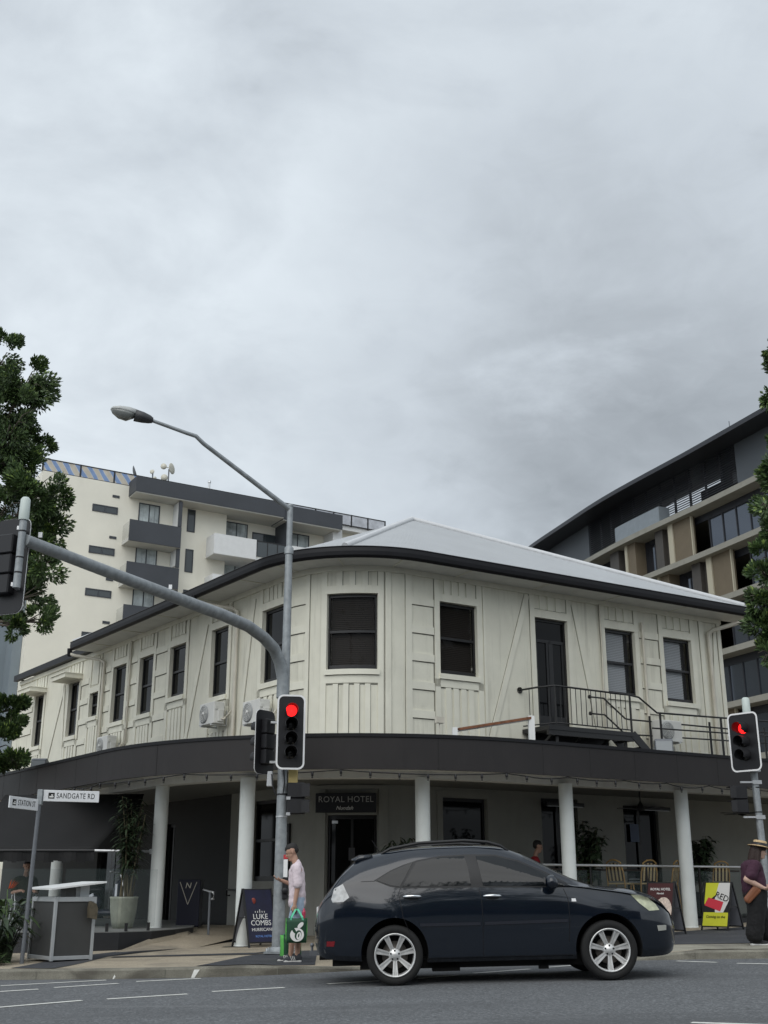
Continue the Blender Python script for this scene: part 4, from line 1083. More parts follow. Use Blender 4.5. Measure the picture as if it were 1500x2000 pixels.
# ---------------------------------------------------------------- traffic signals, lamp, street sign, bin
M['lens_off'] = mat('dark_lens', (.012, .012, .012), .15)
M['lens_red'] = mat('red_lens', (.6, .01, .01), .3, emit=((1.0, .014, .014), 1.9))
M['visor'] = mat('signal_visor', (.016, .016, .018), .55)
def rrect(w, h, r, n=6):
    pts = []
    for cx, cy, a0 in ((w / 2 - r, h / 2 - r, 0), (-w / 2 + r, h / 2 - r, 90), (-w / 2 + r, -h / 2 + r, 180), (w / 2 - r, -h / 2 + r, 270)):
        for k in range(n + 1): a = rad(a0 + 90 * k / n); pts.append((cx + r * math.cos(a), cy + r * math.sin(a)))
    return pts
def signal_head(parent, c, yaw, n=3, lit=0, w=.50, h=1.22, label=None, d=.2, z0=None):
    """backboard, lamp housing, visors and lenses; faces local -y turned by yaw; parts of the pole"""
    c = Vector(c); x = Vector((math.cos(yaw), math.sin(yaw), 0)); f = Vector((math.sin(yaw), -math.cos(yaw), 0))
    mb = MB(); mb.prism(rrect(w, h, .11), c - f * .006, x, UP, f * .012); 
    bb = mb.build('signal_head', M['black'], parent)
    if label: bb['label'] = label
    mb = MB(); o, i = rrect(w + .012, h + .012, .116), rrect(w - .05, h - .05, .088); k = len(o)
    vo = [c + f * .007 + x * a + UP * b for a, b in o] + [c + f * .016 + x * a + UP * b for a, b in o] + [c + f * .016 + x * a + UP * b for a, b in i] + [c + f * .007 + x * a + UP * b for a, b in i]
    mb.add(vo, [(r * k + j, r * k + (j + 1) % k, ((r + 1) % 4) * k + (j + 1) % k, ((r + 1) % 4) * k + j) for r in range(4) for j in range(k)])
    mb.build('border', M['offwhite'], bb)
    sp = .245 if n == 4 else .27
    mb = MB()
    for q in range(n):
        z = (n - 1) / 2 * sp - q * sp
        mb.box(c + UP * z - f * .07, (.25, .13, sp - .012), (x, f, UP))
    mb.build('housing', M['black'], bb, True, .015)
    for q in range(n):
        z = (n - 1) / 2 * sp - q * sp; p = c + UP * z + f * .012
        m = MB(); m.lathe([(0, 0), (d * .5, .004), (d * .5, -.01)], p, 20, f)
        m.build('lens', M['lens_red'] if q == lit else M['lens_off'], bb)
        m = MB(); R0 = d * .56; N = 22; vs = []; fs = []
        for j in range(N + 1):
            a = rad(-50 + 280 * j / N); cs, sn_ = math.cos(a), math.sin(a); dep = .24 if 20 < j * 280 / N < 260 else .12
            for rr in (R0, R0 - .006):
                vs.append(p + x * rr * cs + UP * rr * sn_); vs.append(p + x * rr * cs + UP * rr * sn_ + f * dep)
        for j in range(N):
            b = 4 * j; fs += [(b, b + 4, b + 5, b + 1), (b + 2, b + 3, b + 7, b + 6), (b + 1, b + 5, b + 7, b + 3)]
        m.add(vs, fs); m.build('visor', M['visor'], bb)
    return bb

PX, PY = -1.783, 20.3
pz = foot_z(PX, PY)
t = thing('traffic_signal_pole', 'tall galvanised signal pole with street lamp and mast arm beside the man', 'traffic signal', (PX, PY, pz))
mb = MB(); mb.tube([(PX, PY, pz), (PX, PY, pz + 1.6), (PX, PY, 3.2), (PX, PY, 4.5)], [.108, .100, .092, .085], 20)
mb.tube([(PX, PY, 4.5), (PX, PY, 7.22)], [.080, .068], 18); mb.tube([(PX, PY, 7.2), (PX, PY, 8.06)], .056, 16)
mb.lathe([(.085, 7.12), (.085, 7.24), (.06, 7.27)], (PX, PY, 0), 18); mb.lathe([(.056, 8.05), (.062, 8.06), (.062, 8.10), (0, 8.12)], (PX, PY, 0), 14)
mb.build('pole', M['galv'], t)
mb = MB(); mb.box((PX, PY, pz + .03), (.44, .44, .03)); mb.lathe([(.15, .04), (.14, .10), (.12, .12)], (PX, PY, pz), 18)
for a in (-1, 1):
    for b in (-1, 1): mb.lathe([(.022, .04), (.022, .1), (0, .1)], (PX + a * .17, PY + b * .17, pz), 6)
mb.build('base_plate', M['galv'], t)
lamp_end = Vector((-4.26, 18.9, 9.26))
l0 = Vector((PX, PY, 8.0)); kb = Vector((-3.45, 19.18, 9.02))
mb = MB(); mb.tube([l0, l0.lerp(kb, .5), kb.lerp(l0, .08), kb + UP * .03, kb.lerp(lamp_end, .2) + UP * .02, lamp_end], [.050, .044, .040, .038, .036, .032], 12); mb.build('lamp_arm', M['galv'], t)
d = (lamp_end - kb).normalized(); d = (d + UP * -.12).normalized(); sd_ = d.cross(UP).normalized(); u = sd_.cross(d)
def oval(mb, stations, n=16):
    vs = []; k = len(stations)
    for s_, w_, ht, hb in stations:
        for j in range(n):
            a = 2 * math.pi * j / n; zz = math.sin(a) * (ht if math.sin(a) > 0 else hb)
            vs.append(lamp_end + d * s_ + sd_ * (w_ * math.cos(a)) + u * zz)
    mb.smooth = True; mb.add(vs, [(i * n + j, i * n + (j + 1) % n, (i + 1) * n + (j + 1) % n, (i + 1) * n + j) for i in range(k - 1) for j in range(n)] + [tuple(range(n - 1, -1, -1)), tuple(range((k - 1) * n, k * n))]); mb.smooth = False
mb = MB(); oval(mb, [(-.06, .05, .05, .05), (0, .085, .08, .07), (.12, .12, .105, .09), (.27, .135, .115, .10)]); lum = mb.build('luminaire', mat('lamp_dark', (.045, .047, .05), .5), t)
mb = MB(); oval(mb, [(.272, .135, .12, .02), (.40, .155, .125, .02), (.56, .15, .10, .02), (.68, .09, .06, .015), (.71, .03, .02, .01)]); mb.build('hood', mat('lamp_hood', (.40, .41, .40), .5, var=.1), lum)
mb = MB(); oval(mb, [(.28, .12, .0, .05), (.40, .15, .0, .14), (.54, .145, .0, .13), (.66, .09, .0, .07), (.70, .03, .0, .02)]); mb.build('bowl', mat('lamp_bowl', (.22, .23, .22), .12, coat=.5), lum)
arm = [(-1.82, 20.25, 4.42), (-1.82, 20.26, 4.75), (-1.88, 20.2, 5.05), (-1.98, 20.02, 5.27), (-2.14, 19.72, 5.41), (-2.36, 19.2, 5.50), (-2.70, 18.42, 5.52), (-3.02, 17.66, 5.50), (-3.30, 17.0, 5.49), (-3.98, 15.37, 5.46), (-4.62, 13.86, 5.44)]
mb = MB(); mb.tube(arm, [.115, .112, .11, .108, .106, .104, .100, .096, .093, .085, .078], 18); ma = mb.build('mast_arm', M['galv'], t)
mb = MB()
for q in (6, 5): p = Vector(arm[q]); mb.lathe([(.03, 0), (.03, .012), (0, .014)], p + Vector((.03, -.07, .04)) , 8, (.3, -.8, .4))
mb.build('cable_port', M['black'], ma)
mb = MB(); p = Vector(arm[8]).lerp(Vector(arm[9]), .02); mb.box(p + UP * .13, (.05, .05, .07)); p2 = Vector((-4.5, 14.1, 5.58)); mb.box(p2, (.05, .03, .07)); mb.build('lug', M['alu'], ma)
hx, hy = -4.655, 13.84
mb = MB(); mb.tube([(hx, hy, 4.80), (hx, hy, 5.72)], .048, 14); mb.build('drop_post', M['galv'], t)
mb = MB(); mb.lathe([(.062, 5.70), (.066, 5.74), (.062, 5.98), (.04, 6.01), (0, 6.015)], (hx, hy, 0), 18); mb.build('post_cap', mat('pale_cap', (.50, .56, .53), .45), t)
for z in (5.2, 5.55, 5.0):
    m = MB(); m.lathe([(.051, -.01), (.053, 0), (.051, .01)], (hx, hy, z), 14); m.build('strap', M['black'], t)
signal_head(t, (hx - .23, hy + .30, 5.17), rad(160), 3, None, .54, 1.28, 'signal head seen from behind at the end of the mast arm')
m = MB(); m.box((hx - .05, hy + .15, 5.6), (.05, .3, .05)); m.box((hx - .05, hy + .15, 4.85), (.05, .3, .05)); m.build('bracket', M['alu'], t)
signal_head(t, (-1.64, 20.02, 3.79), rad(9), 4, 0, .49, 1.29, 'signal head with white border showing red')
signal_head(t, (-2.13, 20.42, 3.66), rad(-125), 3, None, .50, 1.12, 'signal head turned away to the left')
m = MB(); m.box((-1.72, 20.15, 4.1), (.3, .1, .04)); m.box((-1.72, 20.15, 3.3), (.3, .1, .04)); m.box((-2.0, 20.36, 4.0), (.26, .06, .04)); m.box((-2.0, 20.36, 3.3), (.26, .06, .04)); m.build('bracket', M['alu'], t)
# pedestrian head at the right, detector, cabinet, bands, call button
m = MB(); m.box((-1.53, 20.25, 2.80), (.30, .24, .26)); m.box((-1.53, 20.25, 2.53), (.30, .24, .26)); ph = m.build('pedestrian_head', M['black'], t, True, .015)
m = MB(); 
for z in (2.80, 2.53): m.box((-1.36, 20.20, z + .1), (.14, .26, .02)); m.box((-1.36, 20.08, z), (.14, .02, .22))
m.build('visor', M['visor'], ph)
m = MB()
for z in (2.665, 2.40): m.box((-1.66, 20.14, z), (.07, .04, .05))
m.build('bracket', M['alu'], ph)
m = MB(); m.box((-1.60, 20.3, 3.03), (.16, .12, .26)); m.build('terminal_box', mat('yellow_box', (.42, .33, .13), .55), t, True, .008)
m = MB(); m.prism([(-.055, -.13), (.055, -.13), (.045, .13), (-.045, .13)], (-2.0, 20.2, 3.0), (1, 0, 0), UP, (0, .12, 0)); m.build('detector', M['alu'], t, True, .01)
m = MB(); m.tube([(-1.97, 20.2, 3.08), (-1.95, 20.16, 2.9), (-1.89, 20.17, 2.72)], .012, 6); m.tube([(-1.77, 20.2, 3.2), (-1.74, 20.2, 2.95), (-1.77, 20.22, 2.7)], .012, 6); m.build('cable', M['black'], t)
for z in (2.74, 2.36):
    m = MB(); m.lathe([(.102, -.012), (.105, 0), (.102, .012)], (PX, PY, z), 20); m.build('strap', M['black'] if z > 2.5 else M['alu'], t)
bx = PX + .07
m = MB(); m.box((bx + .03, PY - .06, 1.18), (.09, .12, .36)); m.lathe([(.055, 0), (.055, .03), (.03, .04), (0, .042)], (bx + .03, PY - .12, 1.14), 16, (0, -1, 0)); m.build('call_button', M['black'], t, True, .01)
m = MB(); m.box((bx + .015, PY - .05, 1.50), (.09, .06, .30)); m.build('notice_plate', M['offwhite'], t, True, .003)
m = MB(); m.box((bx + .015, PY - .05, 1.69), (.09, .062, .07)); m.build('red_plate', mat('red_plate', (.5, .04, .05), .5), t, True, .003)

# right-hand signal
RX, RY = 7.50, 23.3
rz_ = foot_z(RX, RY)
t = thing('traffic_signal', 'short galvanised signal post with three lamps at the right edge of the street', 'traffic signal', (RX, RY, rz_))
mb = MB(); mb.tube([(RX + .03, RY, rz_), (RX - .03, RY, 4.55)], .070, 16); mb.build('post', M['galv'], t)
mb = MB(); mb.lathe([(.075, 4.52), (.082, 4.58), (.078, 4.88), (.05, 4.91), (0, 4.915)], (RX - .035, RY, 0), 18); mb.build('post_cap', mat('pale_cap', (.50, .56, .53), .45), t)
signal_head(t, (RX - .21, RY - .22, 3.98), rad(-50), 3, 0, .68, 1.16, 'signal head with white border showing red from the side', d=.21)
m = MB(); m.box((RX - .35, RY, 3.00), (.26, .24, .26)); m.box((RX - .35, RY, 2.73), (.26, .24, .26)); ph = m.build('pedestrian_head', M['black'], t, True, .015)
m = MB()
for z in (3.0, 2.73): m.box((RX - .52, RY - .05, z + .1), (.12, .26, .02)); m.box((RX - .52, RY - .17, z), (.12, .02, .22))
m.build('visor', M['visor'], ph)
m = MB()
for z in (3.20, 2.52): m.box((RX - .12, RY - .06, z), (.42, .035, .035)); m.box((RX + .01, RY - .06, z), (.18, .05, .075))
for z in (4.5, 3.42): m.box((RX - .03, RY - .1, z), (.2, .16, .04))
m.build('bracket', M['alu'], t)
for z in (3.1, 2.62):
    m = MB(); m.lathe([(.072, -.012), (.075, 0), (.072, .012)], (RX, RY, z), 16); m.build('strap', M['black'], t)

# street name sign
SX, SY = -5.80, 19.45
t = thing('street_sign', 'grey post with two white street name blades in front of the bin', 'street sign', (SX, SY, foot_z(SX, SY)))
mb = MB(); mb.tube([(SX - .02, SY, foot_z(SX, SY)), (SX + .03, SY, 2.68)], .034, 14); mb.build('post', M['grey_metal'], t)
mb = MB(); mb.box((SX + .03, SY, 2.63), (.085, .085, .25)); mb.build('bracket', M['galv'], t, True, .006)
def blade(p, dx, L, body, nm, flip=False, crest=True):
    dx = Vector(dx).normalized(); n = dx.cross(UP) 
    if n.y > 0: n = -n
    p = Vector(p); c = p + dx * (L / 2 + .03); m = MB(); m.box(c, (L, .022, .185), (dx, n, UP)); b = m.build('blade', mat('blade_white', (.72, .73, .74), .4), t, True, .004)
    rd = Vector((-n.y, n.x, 0)); rd = rd if flip else rd
    text_mesh(body, .128, c + n * .012 + rd * .07, rd, UP, thick=.002, sx=.69, spacing=1.08).build('lettering', M['text_black'], b)
    m = MB(); e = c + n * .013 - rd * (L / 2 - .13); m.box(e, (.10, .002, .095), (rd, n, UP)); m.build('crest', M['text_black'], b)
    m = MB(); m.box(e + n * .002 - UP * .018, (.07, .002, .022), (rd, n, UP)); m.box(e + n * .002 + UP * .01 + rd * .01, (.03, .002, .02), (rd, n, UP)); m.build('crest_mark', M['text_white'], b)
    return b
blade((SX + .05, SY, 2.66), (.92, .38, 0), .92, 'SANDGATE RD', 'a')
blade((SX + .02, SY, 2.50), (-.26, -.97, 0), .85, 'STATION ST', 'b')

# bin enclosure
t = thing('bin_enclosure', 'grey panelled bin enclosure with a tilted white lid beside the street sign', 'bin', (-5.38, 19.5, foot_z(-5.38, 19.5)))
b0 = Vector((-5.38, 19.5, .06)); e1, e2 = Vector((-.62, .785, 0)), Vector((.80, .60, 0)); LA, LB = .98, .72; H1 = .97
M['binpanel'] = mat('bin_panel', (.052, .053, .052), .55, var=.08); M['binframe'] = mat('bin_frame', (.42, .44, .45), .4, metal=.3, var=.08)
mb = MB(); fr = .05
for i, (p, q) in enumerate(((0, 0), (1, 0), (0, 1), (1, 1))):
    c = b0 + e1 * (LA * p + fr / 2 * (1 - 2 * p)) + e2 * (LB * q + fr / 2 * (1 - 2 * q)); mb.box(c + UP * H1 / 2, (fr, fr, H1), (e1, e2, UP))
for z in (.045, H1 - .03):
    for q in (0, 1):
        mb.box(b0 + e1 * LA / 2 + e2 * (LB * q + fr / 2 * (1 - 2 * q)) + UP * z, (LA - 2 * fr, fr - .004, .06), (e1, e2, UP)); mb.box(b0 + e2 * LB / 2 + e1 * (LA * q + fr / 2 * (1 - 2 * q)) + UP * z, (fr - .004, LB - 2 * fr, .06), (e1, e2, UP))
mb.build('frame', M['binframe'], t, True, .004)
mb = MB(); mb.box(b0 + e1 * LA / 2 + e2 * LB / 2 + UP * (H1 / 2), (LA - .05, LB - .05, H1 - .1), (e1, e2, UP)); mb.build('panel', M['binpanel'], t)
mb = MB(); mb.box(b0 + e1 * LA / 2 + e2 * LB / 2 + UP * (H1 + .004), (LA, LB, .02), (e1, e2, UP)); mb.build('top', M['binframe'], t, True, .004)
mb = MB(); mb.box(b0 + e1 * .20 + e2 * .30 + UP * (H1 + .08), (.20, .18, .15), (e1, e2, UP)); mb.build('chute', M['binpanel'], t)
mb = MB(); mb.box(b0 + e1 * .25 + e2 * .56 + UP * (H1 + .10), (.22, .16, .19), (e1, e2, UP)); mb.build('support', M['binframe'], t)
mb = MB(); lp = [(-.10, -.12, 1.11), (.92, -.10, 1.12), (.92, .84, 1.22), (-.08, .84, 1.22)]
L0 = [b0 + e1 * a + e2 * b + UP * c for a, b, c in lp]; mb.hexa([p - UP * .015 for p in L0] + [p + UP * .012 for p in L0]); mb.build('lid', M['white'], t)
mb = MB(); f = b0 + e2 * .62 - e1 * .05; mb.prism([(-.07, 0), (.06, -.03), (.07, .14), (.03, .22), (-.06, .26), (-.08, .16)], f + UP * .66, e2, UP, -e1 * .09); mb.build('ashtray', mat('brown_box', (.09, .075, .05), .6, var=.3, vscale=20), t)

# lane dashes on the road
def dash(name, a, b, w=.10):
    a, b = Vector((a[0], a[1], 0)), Vector((b[0], b[1], 0)); d = (b - a).normalized(); n = Vector((-d.y, d.x, 0)); m = MB(); k = 6
    for i in range(k):
        p, q = a.lerp(b, i / k), a.lerp(b, (i + 1) / k); P4 = [p - n * w / 2, q - n * w / 2, q + n * w / 2, p + n * w / 2]
        m.quad(*[Vector((v.x, v.y, road_z(v.x) + .005)) for v in P4])
    return m.build(name, M['paint'], road)
for a, b in [((-6.6, 12.2), (-4.9, 13.2)), ((-4.5, 13.42), (-3.51, 14.2)), ((-3.24, 14.3), (-2.37, 14.72)), ((-2.11, 14.98), (-1.25, 15.32)), ((-.73, 15.72), (.2, 16.12)), ((.44, 16.25), (1.02, 16.68)), ((1.25, 16.95), (2.11, 17.5)), ((2.29, 17.72), (3.0, 18.15)),
             ((-5.9, 15.2), (-4.53, 15.98)), ((-4.38, 16.18), (-3.63, 16.64)), ((-3.44, 16.9), (-2.59, 17.2)), ((-6.6, 16.2), (-5.3, 16.72)),  ((-5.26, 16.72), (-3.95, 17.3)), ((4.46, 18.45), (4.94, 17.95)), ((5.15, 17.66), (5.9, 17.1)), ((2.67, 10.68), (3.4, 10.3))]:
    dash('lane_dash', a, b)
# ---------------------------------------------------------------- the car
def pchip(tab):
    xs, ys = [p[0] for p in tab], [p[1] for p in tab]; n = len(xs)
    h = [xs[i + 1] - xs[i] for i in range(n - 1)]; dl = [(ys[i + 1] - ys[i]) / h[i] for i in range(n - 1)]; m = [0] * n
    for i in range(1, n - 1):
        if dl[i - 1] * dl[i] > 0:
            w1, w2 = 2 * h[i] + h[i - 1], h[i] + 2 * h[i - 1]; m[i] = (w1 + w2) / (w1 / dl[i - 1] + w2 / dl[i])
    m[0], m[-1] = dl[0], dl[-1]
    def f(x):
        if x <= xs[0]: return ys[0]
        if x >= xs[-1]: return ys[-1]
        i = max(k for k in range(n - 1) if xs[k] <= x); t = (x - xs[i]) / h[i]
        return ((1 + 2 * t) * (1 - t) ** 2 * ys[i] + t * (1 - t) ** 2 * h[i] * m[i] + t * t * (3 - 2 * t) * ys[i + 1] + t * t * (t - 1) * h[i] * m[i + 1])
    return f
zt_ = pchip([(-2.38, .74), (-2.355, .90), (-2.31, 1.00), (-2.22, 1.10), (-2.12, 1.24), (-1.92, 1.46), (-1.80, 1.56), (-1.5, 1.635), (-1.0, 1.685), (-.5, 1.70), (0, 1.685), (.3, 1.605), (.6, 1.455), (.9, 1.295), (1.15, 1.18), (1.32, 1.135), (1.6, 1.12), (1.9, 1.055), (2.1, .97), (2.22, .86), (2.30, .73), (2.34, .60)])
zb_ = pchip([(-2.38, .50), (-2.33, .37), (-2.2, .31), (-1.8, .28), (-.9, .25), (.9, .25), (1.8, .25), (2.1, .26), (2.25, .31), (2.34, .46)])
wb_ = pchip([(-2.38, .52), (-2.35, .66), (-2.27, .78), (-2.1, .86), (-1.8, .90), (-1.36, .92), (0, .915), (1.36, .92), (1.75, .90), (2.0, .83), (2.15, .74), (2.26, .60), (2.32, .42), (2.34, .30)])
zl_ = pchip([(-2.38, .70), (-2.33, .88), (-2.25, 1.0), (-2.1, 1.10), (-1.8, 1.16), (-1.0, 1.16), (.5, 1.13), (.95, 1.12), (1.3, 1.075), (1.7, 1.01), (2.0, .92), (2.2, .79), (2.3, .66), (2.34, .57)])
wr_ = pchip([(-2.38, .40), (-2.3, .60), (-2.1, .70), (-1.9, .63), (-1.7, .61), (-1.2, .625), (-.3, .63), (.1, .645), (.4, .70), (.66, .77), (.95, .835), (1.2, .845), (1.7, .83), (2.0, .755), (2.15, .65), (2.26, .48), (2.34, .2)])
ze_ = pchip([(-2.38, .72), (-2.3, .97), (-2.15, 1.18), (-1.9, 1.42), (-1.75, 1.50), (-1.4, 1.575), (-.9, 1.625), (-.35, 1.63), (.1, 1.56), (.4, 1.43), (.66, 1.285), (.95, 1.15), (1.3, 1.10), (1.7, 1.04), (2.0, .95), (2.2, .82), (2.3, .69), (2.34, .585)])
def section(x):
    zb, zt, zl, ze, wb, wr = zb_(x), zt_(x), zl_(x), ze_(x), wb_(x), wr_(x)
    zt = max(zt, ze + .012); ze = max(ze, zl + .01)
    fl = .022 * (math.exp(-((x - 1.36) / .42) ** 2) + math.exp(-((x + 1.36) / .42) ** 2))
    wl = wb - .045
    def L(a, b, t): return a + (b - a) * t
    p = [(0, zb), (wb * .55, zb), (wb - .10, zb + .01), (wb - .035, zb + .07), (wb - .02 + fl * .5, L(zb, zl, .18)), (wb - .012 + fl, L(zb, zl, .40)), (wb + fl, L(zb, zl, .60)), (wb - .004 + fl * .8, L(zb, zl, .74)), (wb - .018 + fl * .3, L(zb, zl, .87)), (wb - .036, L(zb, zl, .96)), (wl, zl)]
    for t in (.2, .45, .7, .88): p.append((L(wl, wr, t) + .045 * math.sin(math.pi * t), L(zl, ze, t)))
    p += [(wr, ze), (wr - .05, L(ze, zt, .42)), (wr * .72, L(ze, zt, .74)), (wr * .38, L(ze, zt, .94)), (0, zt)]
    return p
NS = len(section(0))
def side_y(x, z):
    p = section(x)
    for i in range(2, 15):
        if p[i][1] <= z <= p[i + 1][1]:
            t = (z - p[i][1]) / max(1e-6, p[i + 1][1] - p[i][1]); return p[i][0] + (p[i + 1][0] - p[i][0]) * t
    return p[15][0] if z > p[15][1] else p[2][0]
M['carpaint'] = mat('navy_car_paint', (.0055, .0090, .0155), .13, coat=.7, spec=.4, grime=.12, gcol=(.022, .022, .022), gscale=(.8, .8, .8))
M['carglass'] = mat('tinted_glass', (.006, .0075, .009), .04, spec=.42)
M['chrome'] = mat('chrome', (.75, .76, .77), .12, metal=1.0)
M['cartrim'] = mat('car_trim', (.012, .012, .013), .5)
M['wheelwell'] = mat('wheel_well', (.008, .008, .008), .95)

car = thing('car', 'dark navy five door SUV driving past the hotel corner', 'car', (1.49, 16.12, road_z(1.49)), 0)
car.rotation_euler = (0, -.022, rad(.8))
xs = []
x = -2.38
while x < 2.34:
    xs.append(x); x += .012 if (x < -2.2 or x > 2.15) else .055
xs.append(2.34)
rings = []
for x in xs:
    p = section(x); rings.append([(x, -y, z) for y, z in p] + [(x, y, z) for y, z in p[-2:0:-1]])
R = len(rings[0]); mb = MB(); mb.smooth = True
mb.add([v for r in rings for v in r], [(i * R + j, i * R + (j + 1) % R, (i + 1) * R + (j + 1) % R, (i + 1) * R + j) for i in range(len(rings) - 1) for j in range(R)])
n0 = (len(rings) - 1) * R
mb.add(rings[0], [tuple(range(R))]); mb.add(rings[-1], [tuple(range(R - 1, -1, -1))])
body = mb.build('body', [M['carpaint'], M['wheelwell']], car, False)
bm = bmesh.new(); bm.from_mesh(body.data); bmesh.ops.remove_doubles(bm, verts=bm.verts, dist=1e-5); bmesh.ops.recalc_face_normals(bm, faces=bm.faces); bm.to_mesh(body.data); bm.free()
WX, WY, WRAD = 1.357, .80, .358
cut = MB(); cut.mi = 1
for sx in (-1, 1):
    for sy in (-1, 1): cut.lathe([(0, 0), (.418, 0), (.425, .1), (.425, .5), (0, .5)], (sx * WX, sy * .55, WRAD + .02), 40, (0, sy, 0))
cut = cut.build('cutter', [M['carpaint'], M['wheelwell']], None, False); cut.parent = car
md = body.modifiers.new('arches', 'BOOLEAN'); md.operation = 'DIFFERENCE'; md.object = cut; md.solver = 'EXACT'
dg = bpy.context.evaluated_depsgraph_get(); dg.update()
nm = bpy.data.meshes.new_from_object(body.evaluated_get(dg)); body.modifiers.clear(); old = body.data; body.data = nm; nm.name = 'body'
bpy.data.objects.remove(cut); bpy.data.meshes.remove(old)
nm.polygons.foreach_set('use_smooth', [True] * len(nm.polygons)); nm.set_sharp_from_angle(angle=rad(32))

def drape(name, polys, m, parent, lift, sy=-1, step=.06, thick=0):
    bm = bmesh.new()
    for poly in polys:
        f = bm.faces.new([bm.verts.new((x, 0, z)) for x, z in poly]); bmesh.ops.triangulate(bm, faces=[f])
    for _ in range(4):
        le = [e for e in bm.edges if e.calc_length() > step]
        if le: bmesh.ops.subdivide_edges(bm, edges=le, cuts=1); bmesh.ops.triangulate(bm, faces=[f for f in bm.faces if len(f.verts) > 3])
    for v in bm.verts: v.co.y = sy * (side_y(v.co.x, v.co.z) + lift); v.co.z += lift * .4
    bmesh.ops.recalc_face_normals(bm, faces=bm.faces)
    me = bpy.data.meshes.new(name); bm.to_mesh(me); bm.free(); me.materials.append(m)
    if sum(p.normal.y for p in me.polygons) * sy < 0: me.flip_normals()
    me.polygons.foreach_set('use_smooth', [True] * len(me.polygons))
    o = bpy.data.objects.new(name, me); COL.objects.link(o); o.parent = parent; return o
def strip(pts, w):
    out = []
    for (x0, z0), (x1, z1) in zip(pts, pts[1:]):
        L = math.hypot(x1 - x0, z1 - z0); nx, nz = -(z1 - z0) / L * w / 2, (x1 - x0) / L * w / 2
        out.append([(x0 - nx, z0 - nz), (x1 - nx, z1 - nz), (x1 + nx, z1 + nz), (x0 + nx, z0 + nz)])
    return out
def cpx(px, py, s=153.0): return ((px - 750) / s - 1.49, (1921 - py) / 163.0)
def cp_(l): return [cpx(*q) for q in l]
dlo = cp_([(733, 1716), (765, 1697), (790, 1686.5), (820, 1677), (866, 1669.5), (918, 1667.5), (975, 1669), (1022, 1681.5), (1070, 1704.5), (1130, 1739), (1040, 1737), (940, 1734.5), (785, 1733), (763, 1729)])
qw = cp_([(738, 1716.5), (766, 1699.5), (811, 1681), (797, 1706), (783, 1730), (766, 1727)])
rw_ = cp_([(818, 1681), (866, 1672.5), (914, 1671), (920, 1700), (923, 1730.5), (788, 1730)])
fw = cp_([(937, 1671.5), (974, 1672.5), (1020, 1685), (1067, 1707), (1118, 1735.5), (1040, 1734.5), (947, 1732)])
